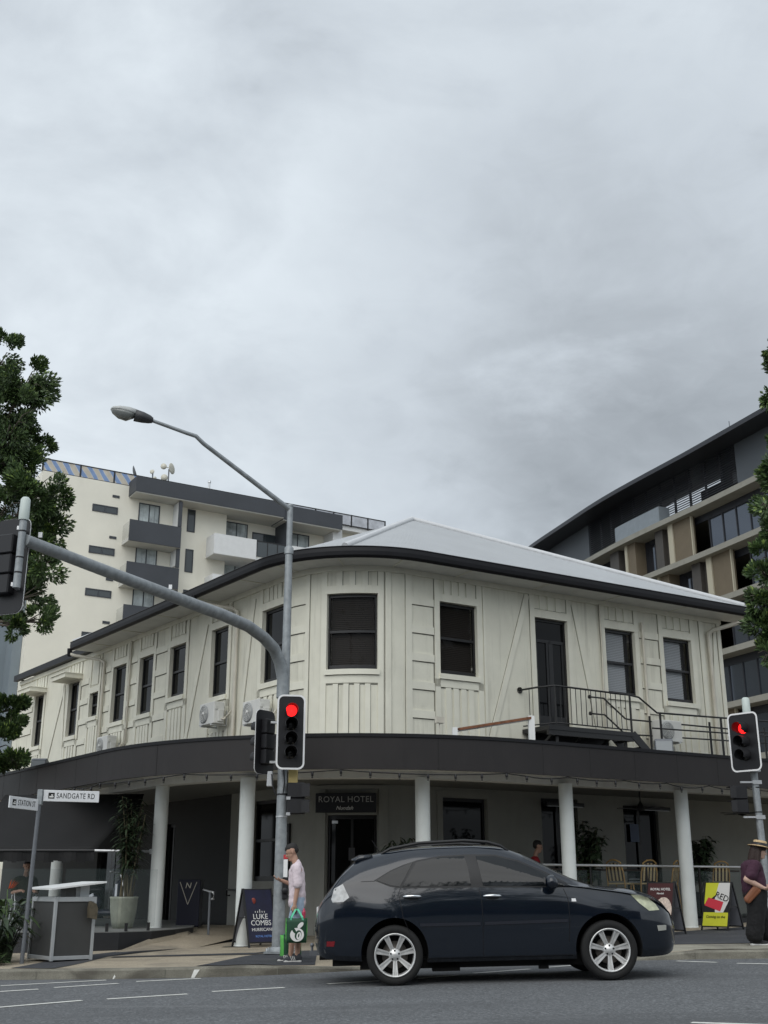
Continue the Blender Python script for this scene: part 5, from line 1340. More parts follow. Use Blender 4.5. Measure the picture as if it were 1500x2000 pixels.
for sy in (-1, 1):
    ws = drape('window_surround', [dlo], M['cartrim'], car, .003, sy)
    for q in (qw, rw_, fw): drape('side_window', [q], M['carglass'], ws, .007, sy)
    gaps = strip(cp_([(938, 1737), (942, 1760), (943, 1800), (941, 1868)]), .008) + strip(cp_([(784, 1733), (780, 1744), (788, 1790), (800, 1820)]), .008) + strip(cp_([(1104, 1741), (1111, 1760), (1112, 1800), (1108, 1845)]), .008) + strip(cp_([(812, 1872), (1115, 1872)]), .007)
    gaps += strip(cp_([(707, 1718), (735, 1717.5)]), .006)
    drape('door_gap', gaps, M['gutter'], car, .002, sy)
    drape('side_moulding', strip(cp_([(820, 1806), (938, 1806)]), .035) + strip(cp_([(946, 1806), (1108, 1804)]), .035), mat('moulding', (.018, .020, .028), .3, coat=.5), car, .008, sy)
    tl = drape('tail_lamp', [cp_([(671, 1722), (683.5, 1749), (672, 1757.5), (651, 1758.5), (648, 1752), (654, 1731)])], mat('clear_lamp', (.36, .37, .37), .12, coat=.8, var=.35, vscale=14), car, .006, sy)
    drape('bumper_reflector', [cp_([(639, 1834), (655, 1834), (653, 1844), (638, 1844)])], mat('red_reflector', (.16, .005, .01), .3), car, .005, sy)
    drape('headlamp', [cp_([(1236, 1756), (1252, 1757.5), (1270, 1763), (1286, 1776), (1293, 1788), (1270, 1789), (1252, 1774)])], mat('aged_headlamp', (.50, .52, .36), .2, coat=.7, var=.25, vscale=12), car, .006, sy)
    drape('fog_lamp', [cp_([(1284, 1818), (1305, 1818), (1304, 1828), (1286, 1829)])], mat('fog_glass', (.40, .40, .36), .2, coat=.5), car, .006, sy)
    drape('side_repeater', [cp_([(1118, 1761), (1126, 1761), (1127, 1767), (1118, 1767)])], M['offwhite'], car, .006, sy, .02)
    for px, py in ((806.5, 1749.5), (963.5, 1752)):
        hx_, hz_ = cpx(px, py); y = sy * (side_y(hx_, hz_) + .028); m = MB()
        m.tube([(hx_ - .11, y - sy * .028, hz_), (hx_ - .085, y, hz_ + .002), (hx_, y + sy * .006, hz_ + .004), (hx_ + .085, y, hz_), (hx_ + .11, y - sy * .028, hz_ - .002)], [.012, .017, .018, .017, .012], 8); m.build('door_handle', M['chrome'], car, False)
        m = MB(); m.smooth = True; m.ell((hx_, sy * (side_y(hx_, hz_ - .025) - .002), hz_ - .01), (.09, .008, .045)); m.build('handle_recess', M['cartrim'], car, False)
    mx1, mz1 = cpx(1078, 1726); y = sy * (side_y(mx1, mz1) + .14); m = MB(); m.smooth = True
    m.ell((mx1 - .0, y, mz1 - .01), (.085, .12, .095), 16, 10); m.smooth = False
    m.bar((mx1 + .03, sy * side_y(mx1 + .03, mz1 - .08), mz1 - .08), (mx1, y, mz1 - .06), .07, .04); mi = m.build('wing_mirror', M['carpaint'], car, False)
    m = MB(); m.quad((mx1 - .083, y - .075, mz1 - .06), (mx1 - .083, y + .075, mz1 - .06), (mx1 - .083, y + .075, mz1 + .05), (mx1 - .083, y - .075, mz1 + .05)); m.build('mirror_glass', M['chrome'], mi, False)
    # roof rail
    m = MB(); ry = sy * .56
    rz1 = lambda x: zt_(x) - .035
    m.tube([(-1.50, ry, rz1(-1.5) - .01), (-1.38, ry, rz1(-1.38) + .035), (-1.0, ry, rz1(-1) + .065), (-.4, ry, rz1(-.4) + .07), (-.1, ry, rz1(-.1) + .055), (.08, ry, rz1(.08) + .02), (.18, ry, rz1(.18) - .02)], [.012, .02, .021, .021, .02, .018, .01], 8); m.build('roof_rail', M['cartrim'], car, False)
# windscreen, rear glass: sheets lying 5 mm above the body
def topsheet(name, x0, x1, j0, inset0, inset1, m):
    vs = []; n = 14
    for i in range(n + 1):
        x = x0 + (x1 - x0) * i / n; p = section(x); seq = p[j0:]; k = len(seq)
        row = [(-y * (1 - inset0), z) for y, z in seq] + [(y * (1 - inset0), z) for y, z in seq[-2::-1]]
        vs.append([(x, y, z + .006) for y, z in row])
    q = len(vs[0]); mb = MB(); mb.smooth = True
    mb.add([v for r in vs for v in r], [(i * q + j, i * q + j + 1, (i + 1) * q + j + 1, (i + 1) * q + j) for i in range(n) for j in range(q - 1)])
    o = mb.build(name, m, car, False, fix=False)
    if sum(p.normal.z for p in o.data.polygons) < 0: o.data.flip_normals()
    return o
topsheet('windscreen', .36, 1.27, 15, .03, 0, M['carglass']); topsheet('rear_window', -2.14, -1.88, 15, .06, 0, M['carglass'])
sr = topsheet('sunroof', -.55, .10, 16, .25, 0, M['carglass'])
# spoiler over the rear window
mb = MB(); sp = [(-1.62, 1.612), (-1.80, 1.60), (-1.885, 1.556), (-1.90, 1.538), (-1.85, 1.525), (-1.70, 1.54)]
vs = []
for yy, sc in ((-.60, .80), (-.55, .97), (-.3, 1.03), (0, 1.05), (.3, 1.03), (.55, .97), (.60, .80)):
    zz = -.03 * (abs(yy) / .6) ** 2; vs.append([(-1.62 + (x + 1.62) * sc, yy, z + zz) for x, z in sp])
k = len(sp); mb.smooth = True
mb.add([v for r in vs for v in r], [(i * k + j, i * k + (j + 1) % k, (i + 1) * k + (j + 1) % k, (i + 1) * k + j) for i in range(len(vs) - 1) for j in range(k)] + [tuple(range(k)), tuple(range((len(vs) - 1) * k, len(vs) * k))])
mb.build('spoiler', M['carpaint'], car, False)
mb = MB(); mb.tube([(-1.50, .35, 1.62), (-1.62, .35, 1.80)], [.006, .003], 6); mb.build('aerial', M['black'], car, False)
# bumper crease lips, number plates, grille, bonnet seam
mb = MB()
mb.tube([(2.33, y * .28, .64 - .0 * y) for y in (-1, 1)], .03, 8)
for z in (.62, .68, .74): mb.bar((2.325 - (z - .62) * .25, -.34, z), (2.325 - (z - .62) * .25, .34, z), .03, .02)
mb.build('grille', M['chrome'], car, False)
mb = MB(); mb.box((2.35, 0, .50), (.02, .37, .12)); mb.build('number_plate', M['offwhite'], car, False); mb = MB(); mb.box((-2.36, 0, .88), (.02, .37, .12)); mb.build('number_plate', M['offwhite'], car, False)
mb = MB(); mb.box((-.1, 0, .25), (3.4, 1.3, .14)); mb.box((-1.95, -.1, .29), (.4, 1.1, .12)); mb.box((-.7, -.55, .20), (.35, .2, .12)); mb.box((.55, -.6, .20), (.12, .1, .12)); mb.tube([(-2.0, .45, .28), (-2.36, .45, .28)], .035, 10); mb.build('underbody', M['wheelwell'], car, False)
mb = MB(); mb.box((-2.34, 0, .36), (.26, .06, .06)); mb.tube([(-2.44, 0, .36), (-2.44, 0, .44)], .016, 8); mb.smooth = True; mb.ell((-2.44, 0, .46), (.028, .028, .028), 10, 6); mb.build('tow_bar', M['grey_metal'], car, False)
# wheels: one built, three copied
M['alloy'] = mat('alloy_wheel', (.66, .66, .65), .34, metal=.5, var=.12, vscale=10, grime=.3, gcol=(.10, .09, .08), gscale=(3, 3, 3))
def make_wheel():
    w = bpy.data.objects.new('wheel', None); COL.objects.link(w); w.parent = car
    m = MB(); prof = [(.245, .10), (.262, -.115), (.30, -.126), (.335, -.120), (.352, -.095), (.358, -.05), (.358, .05), (.350, .10), (.30, .125), (.245, .115)]
    m.lathe(prof, (0, 0, 0), 48, (0, 1, 0)); m.build('tyre', M['rubber'], w, False)
    m = MB(); m.lathe([(.262, -.112), (.258, -.124), (.246, -.124), (.238, -.10), (.232, -.03), (.232, .10)], (0, 0, 0), 48, (0, 1, 0))
    m.lathe([(0, -.088), (.03, -.09), (.036, -.084), (.075, -.080), (.082, -.06), (.08, .0)], (0, 0, 0), 28, (0, 1, 0))
    for k in range(7):
        a = math.pi * 2 * k / 7 - math.pi / 2; d = Vector((math.cos(a), 0, math.sin(a))); s_ = Vector((-math.sin(a), 0, math.cos(a))); f = Vector((0, -1, 0))
        for e in (-1, 1):
            i0, i1 = .052, .243
            pa, pb = d * i0 + s_ * e * .013, d * i1 + s_ * e * .027
            m.hexa([pa - s_ * .009 + f * .03, pa + s_ * .009 + f * .03, pb + s_ * .010 + f * .06, pb - s_ * .010 + f * .06,
                    pa - s_ * .008 + f * .078, pa + s_ * .008 + f * .078, pb + s_ * .008 + f * .112, pb - s_ * .008 + f * .112])
        pa, pb = d * .05, d * .243; m.hexa([pa - s_ * .008 + f * .03, pa + s_ * .008 + f * .03, pb + s_ * .016 + f * .06, pb - s_ * .016 + f * .06, pa - s_ * .008 + f * .066, pa + s_ * .008 + f * .066, pb + s_ * .016 + f * .094, pb - s_ * .016 + f * .094])
    m.build('rim', M['alloy'], w, False)
    m = MB()
    for k in range(5): a = 2 * math.pi * k / 5 + math.pi / 2; m.lathe([(.0115, -.082), (.0115, -.09), (0, -.09)], (.055 * math.cos(a), 0, .055 * math.sin(a)), 8, (0, 1, 0))
    m.build('wheel_nut', M['wheelwell'], w, False)
    m = MB(); m.lathe([(0, -.02), (.165, -.02), (.165, .0)], (0, 0, 0), 32, (0, 1, 0)); m.build('brake_disc', mat('brake_disc', (.12, .11, .10), .5, metal=.6), w, False)
    m = MB(); m.lathe([(0, .03), (.236, .03)], (0, 0, 0), 24, (0, 1, 0)); m.build('backing', M['wheelwell'], w, False)
    return w
w0 = make_wheel(); w0.location = (-WX, -WY, WRAD)
for i, (sx, sy, ro) in enumerate(((1, -1, .02), (-1, 1, .5), (1, 1, .9))):
    c = copy_tree(w0, car); c.location = (sx * WX, sy * WY, WRAD); c.rotation_euler = (0, ro, 0 if sy < 0 else math.pi)
# ---------------------------------------------------------------- people
FOLD = bpy.data.textures.new('cloth_folds', 'CLOUDS'); FOLD.noise_scale = .085; FOLD.noise_depth = 2
def rem(name, prims, m, parent, voxel=.008, smooth=6, fold=0):
    """one continuous surface grown over tapered limbs and ellipsoids (voxel remesh, then smoothed)"""
    mb = MB()
    for q in prims:
        if q[0] == 'c':
            _, a, ra, b, rb = q; a, b = Vector(a), Vector(b); n = 5
            mb.tube([a.lerp(b, i / n) for i in range(n + 1)], [ra + (rb - ra) * i / n for i in range(n + 1)], 14)
            mb.ell(a, (ra, ra, ra), 14, 8); mb.ell(b, (rb, rb, rb), 14, 8)
        elif q[0] == 'b': mb.box(q[1], q[2], q[3] if len(q) > 3 else None)
        else: mb.ell(q[1], q[2], 18, 12)
    o = mb.build(name, m, None, False)
    r = o.modifiers.new('grow', 'REMESH'); r.mode = 'VOXEL'; r.voxel_size = voxel; r.use_smooth_shade = True
    s = o.modifiers.new('soft', 'SMOOTH'); s.factor = .5; s.iterations = smooth
    if fold: d = o.modifiers.new('folds', 'DISPLACE'); d.texture = FOLD; d.strength = fold; d.mid_level = .5; d.texture_coords = 'LOCAL'
    dg = bpy.context.evaluated_depsgraph_get(); dg.update()
    me = bpy.data.meshes.new_from_object(o.evaluated_get(dg)); me.name = name
    old = o.data; o.modifiers.clear(); o.data = me; bpy.data.meshes.remove(old)
    me.polygons.foreach_set('use_smooth', [True] * len(me.polygons))
    if not me.materials: me.materials.append(m)
    o.parent = parent; return o
def hand(w, d, palm_n, curl=.5, r=.0088, side=1):
    """prims of a hand: wrist w, pointing along d, palm facing palm_n, fingers curling towards the palm"""
    w, d, pn = Vector(w), Vector(d).normalized(), Vector(palm_n).normalized(); s = d.cross(pn).normalized() * side
    out = [('c', w, .027, w + d * .03, .027)]
    for k in range(4): out.append(('c', w + d * .02 + s * (-.018 + .012 * k), .017, w + d * .085 + s * (-.03 + .02 * k), .013))
    for k, L in enumerate((.068, .078, .073, .056)):
        b = w + d * .088 + s * (-.03 + .020 * k); a1 = curl * .9; q1 = b + (d * math.cos(a1) + pn * math.sin(a1)) * L * .45
        a2 = curl * 2.0; q2 = q1 + (d * math.cos(a2) + pn * math.sin(a2)) * L * .32; a3 = curl * 2.7; q3 = q2 + (d * math.cos(a3) + pn * math.sin(a3)) * L * .25
        out += [('c', b, r + .001, q1, r), ('c', q1, r, q2, r * .93), ('c', q2, r * .93, q3, r * .8)]
    b = w + d * .03 - s * .028; q1 = b + (d * .7 - s * .6 + pn * .35).normalized() * .042; q2 = q1 + (d * .9 + pn * (.3 + curl * .5)).normalized() * .03
    return out + [('c', b, .014, q1, .0105), ('c', q1, .0105, q2, .009)]
def head(c, f, tilt=.0, r=1.0):
    """prims of a head centred at c, facing f (unit, xy) and tilted forward"""
    c = Vector(c); f = Vector(f).normalized(); s = f.cross(UP).normalized()
    fd = (f * math.cos(tilt) - UP * math.sin(tilt)); u = (UP * math.cos(tilt) + f * math.sin(tilt))
    P_ = lambda a, b, e: c + fd * a * r + s * b * r + u * e * r
    out = [('c', P_(-.015, 0, .035), .088 * r, P_(.012, 0, .03), .082 * r), ('c', P_(.045, 0, -.02), .058 * r, P_(.052, 0, -.075), .040 * r), ('c', P_(.02, 0, -.03), .066 * r, P_(.04, 0, -.085), .046 * r),
           ('c', P_(.092, 0, .012), .010 * r, P_(.113, 0, -.022), .014 * r), ('c', P_(.088, .022, -.055), .010 * r, P_(.088, -.022, -.055), .010 * r), ('c', P_(.086, .03, .03), .012 * r, P_(.086, -.03, .03), .012 * r), ('e', P_(.082, 0, -.09), (.02, .02, .018))]
    for k in (-1, 1): out += [('c', P_(-.012, k * .080, .012), .014 * r, P_(-.006, k * .082, -.022), .009 * r)]
    eyes = [P_(.083, k * .032, .008) for k in (-1, 1)]
    return out, P_, eyes
def eyes_of(o, pts):
    for p in pts: m = MB(); m.ell(p, (.010, .010, .009), 10, 6); m.build('eye', M['eye'], o, False)
M['eye'] = mat('dark_eye', (.03, .02, .015), .2)
M['pink'] = mat('pale_pink_cotton', (.64, .55, .585), .85, var=.06, vscale=7, bump=.4, bscale=25)
M['denim'] = mat('light_denim', (.32, .40, .50), .85, var=.10, vscale=9, bump=.3, bscale=40)
M['shoe'] = mat('grey_shoe', (.045, .047, .055), .8)
M['sole'] = mat('white_sole', (.62, .62, .60), .6)
def shoe(name, heel, d, m, stripes=True, L=.27, parent=None):
    heel = Vector(heel); d = Vector(d).normalized(); s = d.cross(UP).normalized()
    o = rem(name, [('c', heel + UP * .06, .042, heel + d * .07 + UP * .062, .045), ('c', heel + UP * .045, .038, heel + d * (L - .08) + UP * .04, .036), ('c', heel + d * (L - .12) + UP * .035, .040, heel + d * (L - .055) + UP * .028, .034), ('c', heel + d * .0 + UP * .07, .04, heel + d * .02 + UP * .10, .038)], m, parent, .008, 4)
    so = rem('sole', [('b', heel + d * (L / 2 - .035) + UP * .012, (L - .02, .075, .024), (d, s, UP)), ('c', heel + UP * .012, .036, heel + UP * .014, .036), ('c', heel + d * (L - .07) + UP * .013, .037, heel + d * (L - .06) + UP * .013, .034)], M['sole'], o, .008, 2)
    if stripes:
        mb = MB()
        for k in range(3):
            c = heel + d * (.075 + .026 * k) - s * 0
            for sg in (-1, 1): mb.bar(c + s * sg * .044 + UP * .03 - d * .008, c + s * sg * .040 + UP * .085 + d * .012, .010, .004, s)
        mb.build('stripe', M['sole'], o, False)
    return o

# man with phone and shopping bag, facing left
mz = foot_z(-1.37, 18.55)
man = thing('person', 'man in pale pink T-shirt and denim shorts looking at a phone beside the signal pole', 'person', (-1.37, 18.55, mz))
f = Vector((-1, 0, 0))
hp, HP_, he = head((-.075, .0, 1.60), f, .38, .98)
bod = hp + [('c', (.005, 0, 1.38), .058, (-.045, 0, 1.53), .052),
  ('c', (.01, -.10, 1.33), .085, (.01, .10, 1.33), .085), ('c', (.0, 0, 1.32), .10, (.02, 0, 1.02), .105), ('c', (.03, -.07, .93), .10, (.03, .07, .93), .10),
  ('c', (.02, -.185, 1.36), .055, (.035, -.225, 1.08), .042), ('c', (.035, -.225, 1.08), .041, (.0, -.245, .84), .029),
  ('c', (.02, .185, 1.36), .055, (.0, .215, 1.09), .042), ('c', (.0, .215, 1.09), .040, (-.22, .11, 1.175), .028),
  ('c', (.03, -.09, .90), .088, (.01, -.10, .50), .056), ('c', (.01, -.10, .50), .054, (.055, -.10, .33), .056), ('c', (.055, -.10, .33), .054, (.045, -.10, .08), .036),
  ('c', (.03, .09, .90), .088, (-.05, .10, .50), .056), ('c', (-.05, .10, .50), .054, (-.05, .10, .33), .056), ('c', (-.05, .10, .33), .054, (-.07, .10, .08), .036)]
bod += hand((-.0, -.246, .825), (-.02, 0, -1), (0, 1, 0), .75, side=1) + hand((-.235, .10, 1.18), (-1, -.25, .28), (.3, .1, 1), .35, side=1)
b = rem('body', bod, M['skin'], man, .0068, 5); eyes_of(b, he)
rem('hair', [('c', HP_(-.03, 0, .064), .082, HP_(.0, 0, .068), .078), ('c', HP_(.02, 0, .085), .060, HP_(.055, 0, .078), .045), ('e', HP_(-.028, 0, .030), (.084, .079, .070))], M['hair'], man, .008, 4)
rem('t_shirt', [('c', (.0, -.115, 1.35), .092, (.0, .115, 1.35), .092), ('c', (.0, -.04, 1.30), .122, (.02, -.05, .98), .128), ('c', (.0, .04, 1.30), .122, (.02, .05, .98), .128), ('c', (.02, -.06, .96), .132, (.02, .06, .86), .134), ('c', (.02, .06, .96), .132, (.02, -.06, .86), .134),
  ('c', (.015, -.185, 1.365), .072, (.035, -.225, 1.13), .078), ('c', (.015, .185, 1.365), .072, (.015, .215, 1.15), .078), ('c', (.005, 0, 1.42), .070, (-.006, 0, 1.45), .062)], M['pink'], man, .009, 5, .024)
rem('shorts', [('c', (.03, -.07, .90), .120, (.03, .07, .90), .120), ('c', (.03, -.09, .85), .112, (.012, -.105, .56), .098), ('c', (.03, .09, .85), .112, (-.03, .105, .56), .098)], M['denim'], man, .009, 4, .022)
shoe('shoe', (.08, -.10, 0), (-1, -.12, 0), M['shoe'], parent=man); shoe('shoe', (-.04, .11, 0), (-1, .05, 0), M['shoe'], parent=man)
t = thing('phone', 'black phone held up in the hand of the man in pink', 'phone', (-1.37 - .335, 18.55 + .075, mz + 1.22))
mb = MB(); mb.box((0, 0, 0), (.145, .072, .009), (Vector((.93, .1, -.36)), Vector((-.1, 1, 0)), Vector((.36, 0, .93)))); mb.build('case', M['black'], t, False, .003)
mb = MB(); mb.box((.002, 0, .0058), (.13, .064, .001), (Vector((.93, .1, -.36)), Vector((-.1, 1, 0)), Vector((.36, 0, .93)))); mb.build('screen', M['glass'], t, False)

# green shopping bags
M['bag_dark'] = mat('green_bag', (.012, .060, .030), .6, var=.12, vscale=6, bump=.5, bscale=9); M['bag_lime'] = mat('lime_gusset', (.10, .42, .08), .6, var=.1, bump=.4, bscale=9); M['bag_handle'] = mat('green_handle', (.10, .50, .30), .6)
def bag(label, loc, rz, w, d, h, hand_h, emblem=1.0):
    t = thing('shopping_bag', label, 'shopping bag', loc, rz)
    def panel(p, name, m):
        mb = MB(); n = 6; vs = []
        for j in range(n + 1):
            for i in range(n + 1):
                q = p[0].lerp(p[1], i / n).lerp(p[3].lerp(p[2], i / n), j / n); nn = (p[1] - p[0]).cross(p[3] - p[0]).normalized(); vs.append(q + nn * (.012 * math.sin(math.pi * i / n) * math.sin(math.pi * j / n) + .003 * math.sin(i * 2.1 + j * 1.3)))
        mb.smooth = True; mb.add(vs, [(j * (n + 1) + i, j * (n + 1) + i + 1, (j + 1) * (n + 1) + i + 1, (j + 1) * (n + 1) + i) for j in range(n) for i in range(n)])
        o = mb.build(name, m, t, False, fix=False); s = o.modifiers.new('thick', 'SOLIDIFY'); s.thickness = .003; s.offset = -1; return o
    a, b = w / 2, d / 2; ta, tb = a * 1.06, b * .9
    v = lambda x, y, z: Vector((x, y, z))
    fr = panel([v(-a, -b, 0), v(a, -b, 0), v(ta, -tb, h), v(-ta, -tb, h)], 'front_panel', M['bag_dark']); panel([v(a, b, 0), v(-a, b, 0), v(-ta, tb, h), v(ta, tb, h)], 'back_panel', M['bag_dark'])
    panel([v(a, -b, 0), v(a, b, 0), v(ta, tb, h), v(ta, -tb, h)], 'gusset', M['bag_lime']); panel([v(-a, b, 0), v(-a, -b, 0), v(-ta, -tb, h), v(-ta, tb, h)], 'gusset', M['bag_lime'])
    mb = MB(); mb.box((0, 0, .004), (w, d, .006)); mb.build('base', M['bag_dark'], t, False)
    for sg in (-1, 1):
        m = MB(); pts = [v(-.09, sg * tb, h - .03), v(-.085, sg * tb, h + .01), v(-.03, sg * tb * .3, h + hand_h * .8), v(-.012, 0, h + hand_h), v(.012, 0, h + hand_h), v(.03, sg * tb * .3, h + hand_h * .8), v(.085, sg * tb, h + .01), v(.09, sg * tb, h - .03)]
        for p, q in zip(pts, pts[1:]): m.bar(p, q, .004, .028, v(1, 0, .2))
        m.build('handle', M['bag_handle'], t, False)
    # white leafy fruit emblem
    y = -b - .022; m = MB(); s = emblem
    def disc(cx, cz, rx, rz_, rot=0, n=24):
        return [(cx + rx * math.cos(k * 2 * math.pi / n) * math.cos(rot) - rz_ * math.sin(k * 2 * math.pi / n) * math.sin(rot), cz + rx * math.cos(k * 2 * math.pi / n) * math.sin(rot) + rz_ * math.sin(k * 2 * math.pi / n) * math.cos(rot)) for k in range(n)]
    def flatp(mm, pts, yy): mm.add([v(w * .04 + p[0] * s, yy, h * .42 + p[1] * s) for p in pts], [tuple(range(len(pts)))])
    flatp(m, disc(-.005, -.03, .105, .098), y); flatp(m, disc(.045, .105, .055, .030, .75), y)
    m.build('emblem', M['text_white'], fr, False)
    m = MB(); flatp(m, disc(.012, -.035, .050, .070, -.25), y - .0015); flatp(m, disc(-.052, .03, .022, .05, .6), y - .0015); m.build('emblem_gap', M['bag_dark'], fr, False)
    m = MB(); flatp(m, disc(.022, -.045, .034, .055, -.25), y - .003); m.build('emblem', M['text_white'], fr, False); m = MB(); flatp(m, disc(.02, -.04, .010, .030, -.2), y - .0045); m.build('emblem_gap', M['bag_dark'], fr, False)
    return t
t1 = bag('green shopping bag with white emblem hanging from the hand of the man in pink', (-1.335, 18.28, mz + .285), .12, .30, .19, .35, .13)
m = MB(); m.tube([(.09, .0, .2), (.11, .0, .44)], [.03, .028], 10); m.lathe([(.028, 0), (.012, .03), (.012, .05), (0, .05)], (.11, 0, .44), 10)
o = m.build('bottle', mat('pink_bottle', (.45, .05, .10), .35), None, False); o.location = (-1.335, 18.28, mz + .285); tag(o, 'pink bottle poking out of the green bag held by the man', 'bottle')
bag('green shopping bag with lime sides standing on the pavement against the signal pole', (-1.47, 19.0, foot_z(-1.47, 19.0)), .38, .28, .20, .36, .04, .45)

# woman in straw hat, walking right
wz = foot_z(6.22, 19.75)
wom = thing('person', 'woman in straw hat, purple top and wide black trousers at the right edge', 'person', (6.16, 19.75, wz))
wom.scale = (1.16, 1.12, 1.0)
f = Vector((1, 0, 0))
hp, HP_, he = head((.12, 0, 1.47), f, .22, .95)
bod = hp + [('c', (.02, 0, 1.27), .058, (.09, 0, 1.40), .052), ('c', (.0, -.12, 1.22), .085, (.0, .12, 1.22), .085), ('c', (.0, 0, 1.2), .12, (.0, 0, .9), .13), ('c', (0, -.08, .82), .13, (0, .08, .82), .13),
  ('c', (-.02, -.20, 1.25), .062, (-.17, -.25, 1.02), .050), ('c', (-.17, -.25, 1.02), .050, (.03, -.25, .90), .034), ('c', (0, .2, 1.25), .06, (.10, .25, 1.0), .05), ('c', (.10, .25, 1.0), .048, (.22, .20, .92), .033),
  ('c', (0, -.09, .8), .10, (-.03, -.10, .44), .062), ('c', (-.03, -.10, .44), .060, (-.10, -.10, .09), .038), ('c', (0, .09, .8), .10, (.12, .10, .44), .062), ('c', (.12, .10, .44), .060, (.17, .10, .09), .038)]
bod += hand((.05, -.25, .89), (1, .0, -.3), (0, .4, 1), .7, side=-1) + hand((.235, .195, .915), (1, 0, .1), (0, -.5, 1), .6, side=1)
M['skin_pale'] = mat('pale_skin', (.50, .33, .26), .55, var=.05, vscale=20)
b = rem('body', bod, M['skin_pale'], wom, .0075, 5); eyes_of(b, he)
rem('hair', [('c', HP_(-.04, 0, .06), .095, HP_(.01, 0, .06), .088), ('c', HP_(-.06, 0, .0), .085, HP_(-.075, .0, -.16), .075), ('c', HP_(-.03, -.07, .0), .04, HP_(-.02, -.085, -.2), .035), ('c', HP_(-.03, .07, .0), .04, HP_(-.02, .085, -.2), .035)], mat('brown_hair', (.025, .012, .009), .6, bump=.6, bscale=60), wom, .009, 4)
M['plum'] = mat('plum_cotton', (.045, .014, .030), .85, var=.12, vscale=7, bump=.4, bscale=22)
rem('top', [('c', (0, -.13, 1.23), .10, (0, .13, 1.23), .10), ('c', (-.01, -.04, 1.2), .145, (0, -.05, .85), .165), ('c', (-.01, .04, 1.2), .145, (0, .05, .85), .165), ('c', (-.02, -.19, 1.25), .085, (-.11, -.245, 1.08), .085), ('c', (0, .2, 1.25), .085, (.06, .24, 1.07), .08)], M['plum'], wom, .010, 5, .024)
rem('trousers', [('c', (0, -.08, .82), .155, (0, .08, .82), .155), ('c', (0, -.09, .76), .145, (-.05, -.10, .40), .125), ('c', (-.05, -.10, .40), .125, (-.09, -.10, .16), .125), ('c', (0, .09, .76), .145, (.10, .10, .40), .125), ('c', (.10, .10, .40), .125, (.16, .10, .16), .12)], mat('black_cloth', (.008, .008, .009), .9, bump=.4, bscale=15), wom, .010, 4, .022)
M['shoe_black'] = mat('black_shoe', (.012, .012, .014), .7)
shoe('shoe', (-.13, -.10, 0), (1, -.05, 0), M['shoe_black'], False, .26, wom); shoe('shoe', (.14, .10, 0), (1, .05, 0), M['shoe_black'], False, .26, wom)
M['straw'] = mat('straw', (.50, .36, .20), .75, var=.1, vscale=30, bump=.4, bscale=120)
hd = (UP * math.cos(.22) + f * math.sin(.22)); hc = HP_(-.005, 0, .085)
m = MB(); m.lathe([(.165, -.012), (.17, -.004), (.165, 0), (.10, .012), (.098, .02), (.094, .085), (.085, .095), (0, .098)], hc, 32, hd); ht = m.build('straw_hat', M['straw'], wom, False); sm_ = ht.modifiers.new('thick', 'SOLIDIFY'); sm_.thickness = .004
m = MB(); m.lathe([(.1015, .016), (.0985, .058), (.097, .058)], hc, 32, hd); m.build('hat_band', M['black'], ht, False)
t = thing('handbag', 'tan leather handbag tucked under the arm of the woman in the straw hat', 'handbag', (6.12 - .13, 19.75 - .24, wz + .70))
o = rem('bag_body', [('c', (-.06, 0, .02), .035, (.10, -.02, .20), .035), ('c', (-.02, 0, -.02), .035, (.16, -.02, .15), .035), ('c', (-.05, 0, 0), .04, (.13, -.02, .18), .04)], mat('tan_leather', (.20, .075, .035), .5, var=.15), t, .009, 5)
m = MB(); m.tube([(.10, 0, .20), (.12, .05, .40), (.08, .1, .58)], .010, 6); m.build('strap', M['black'], t, False)

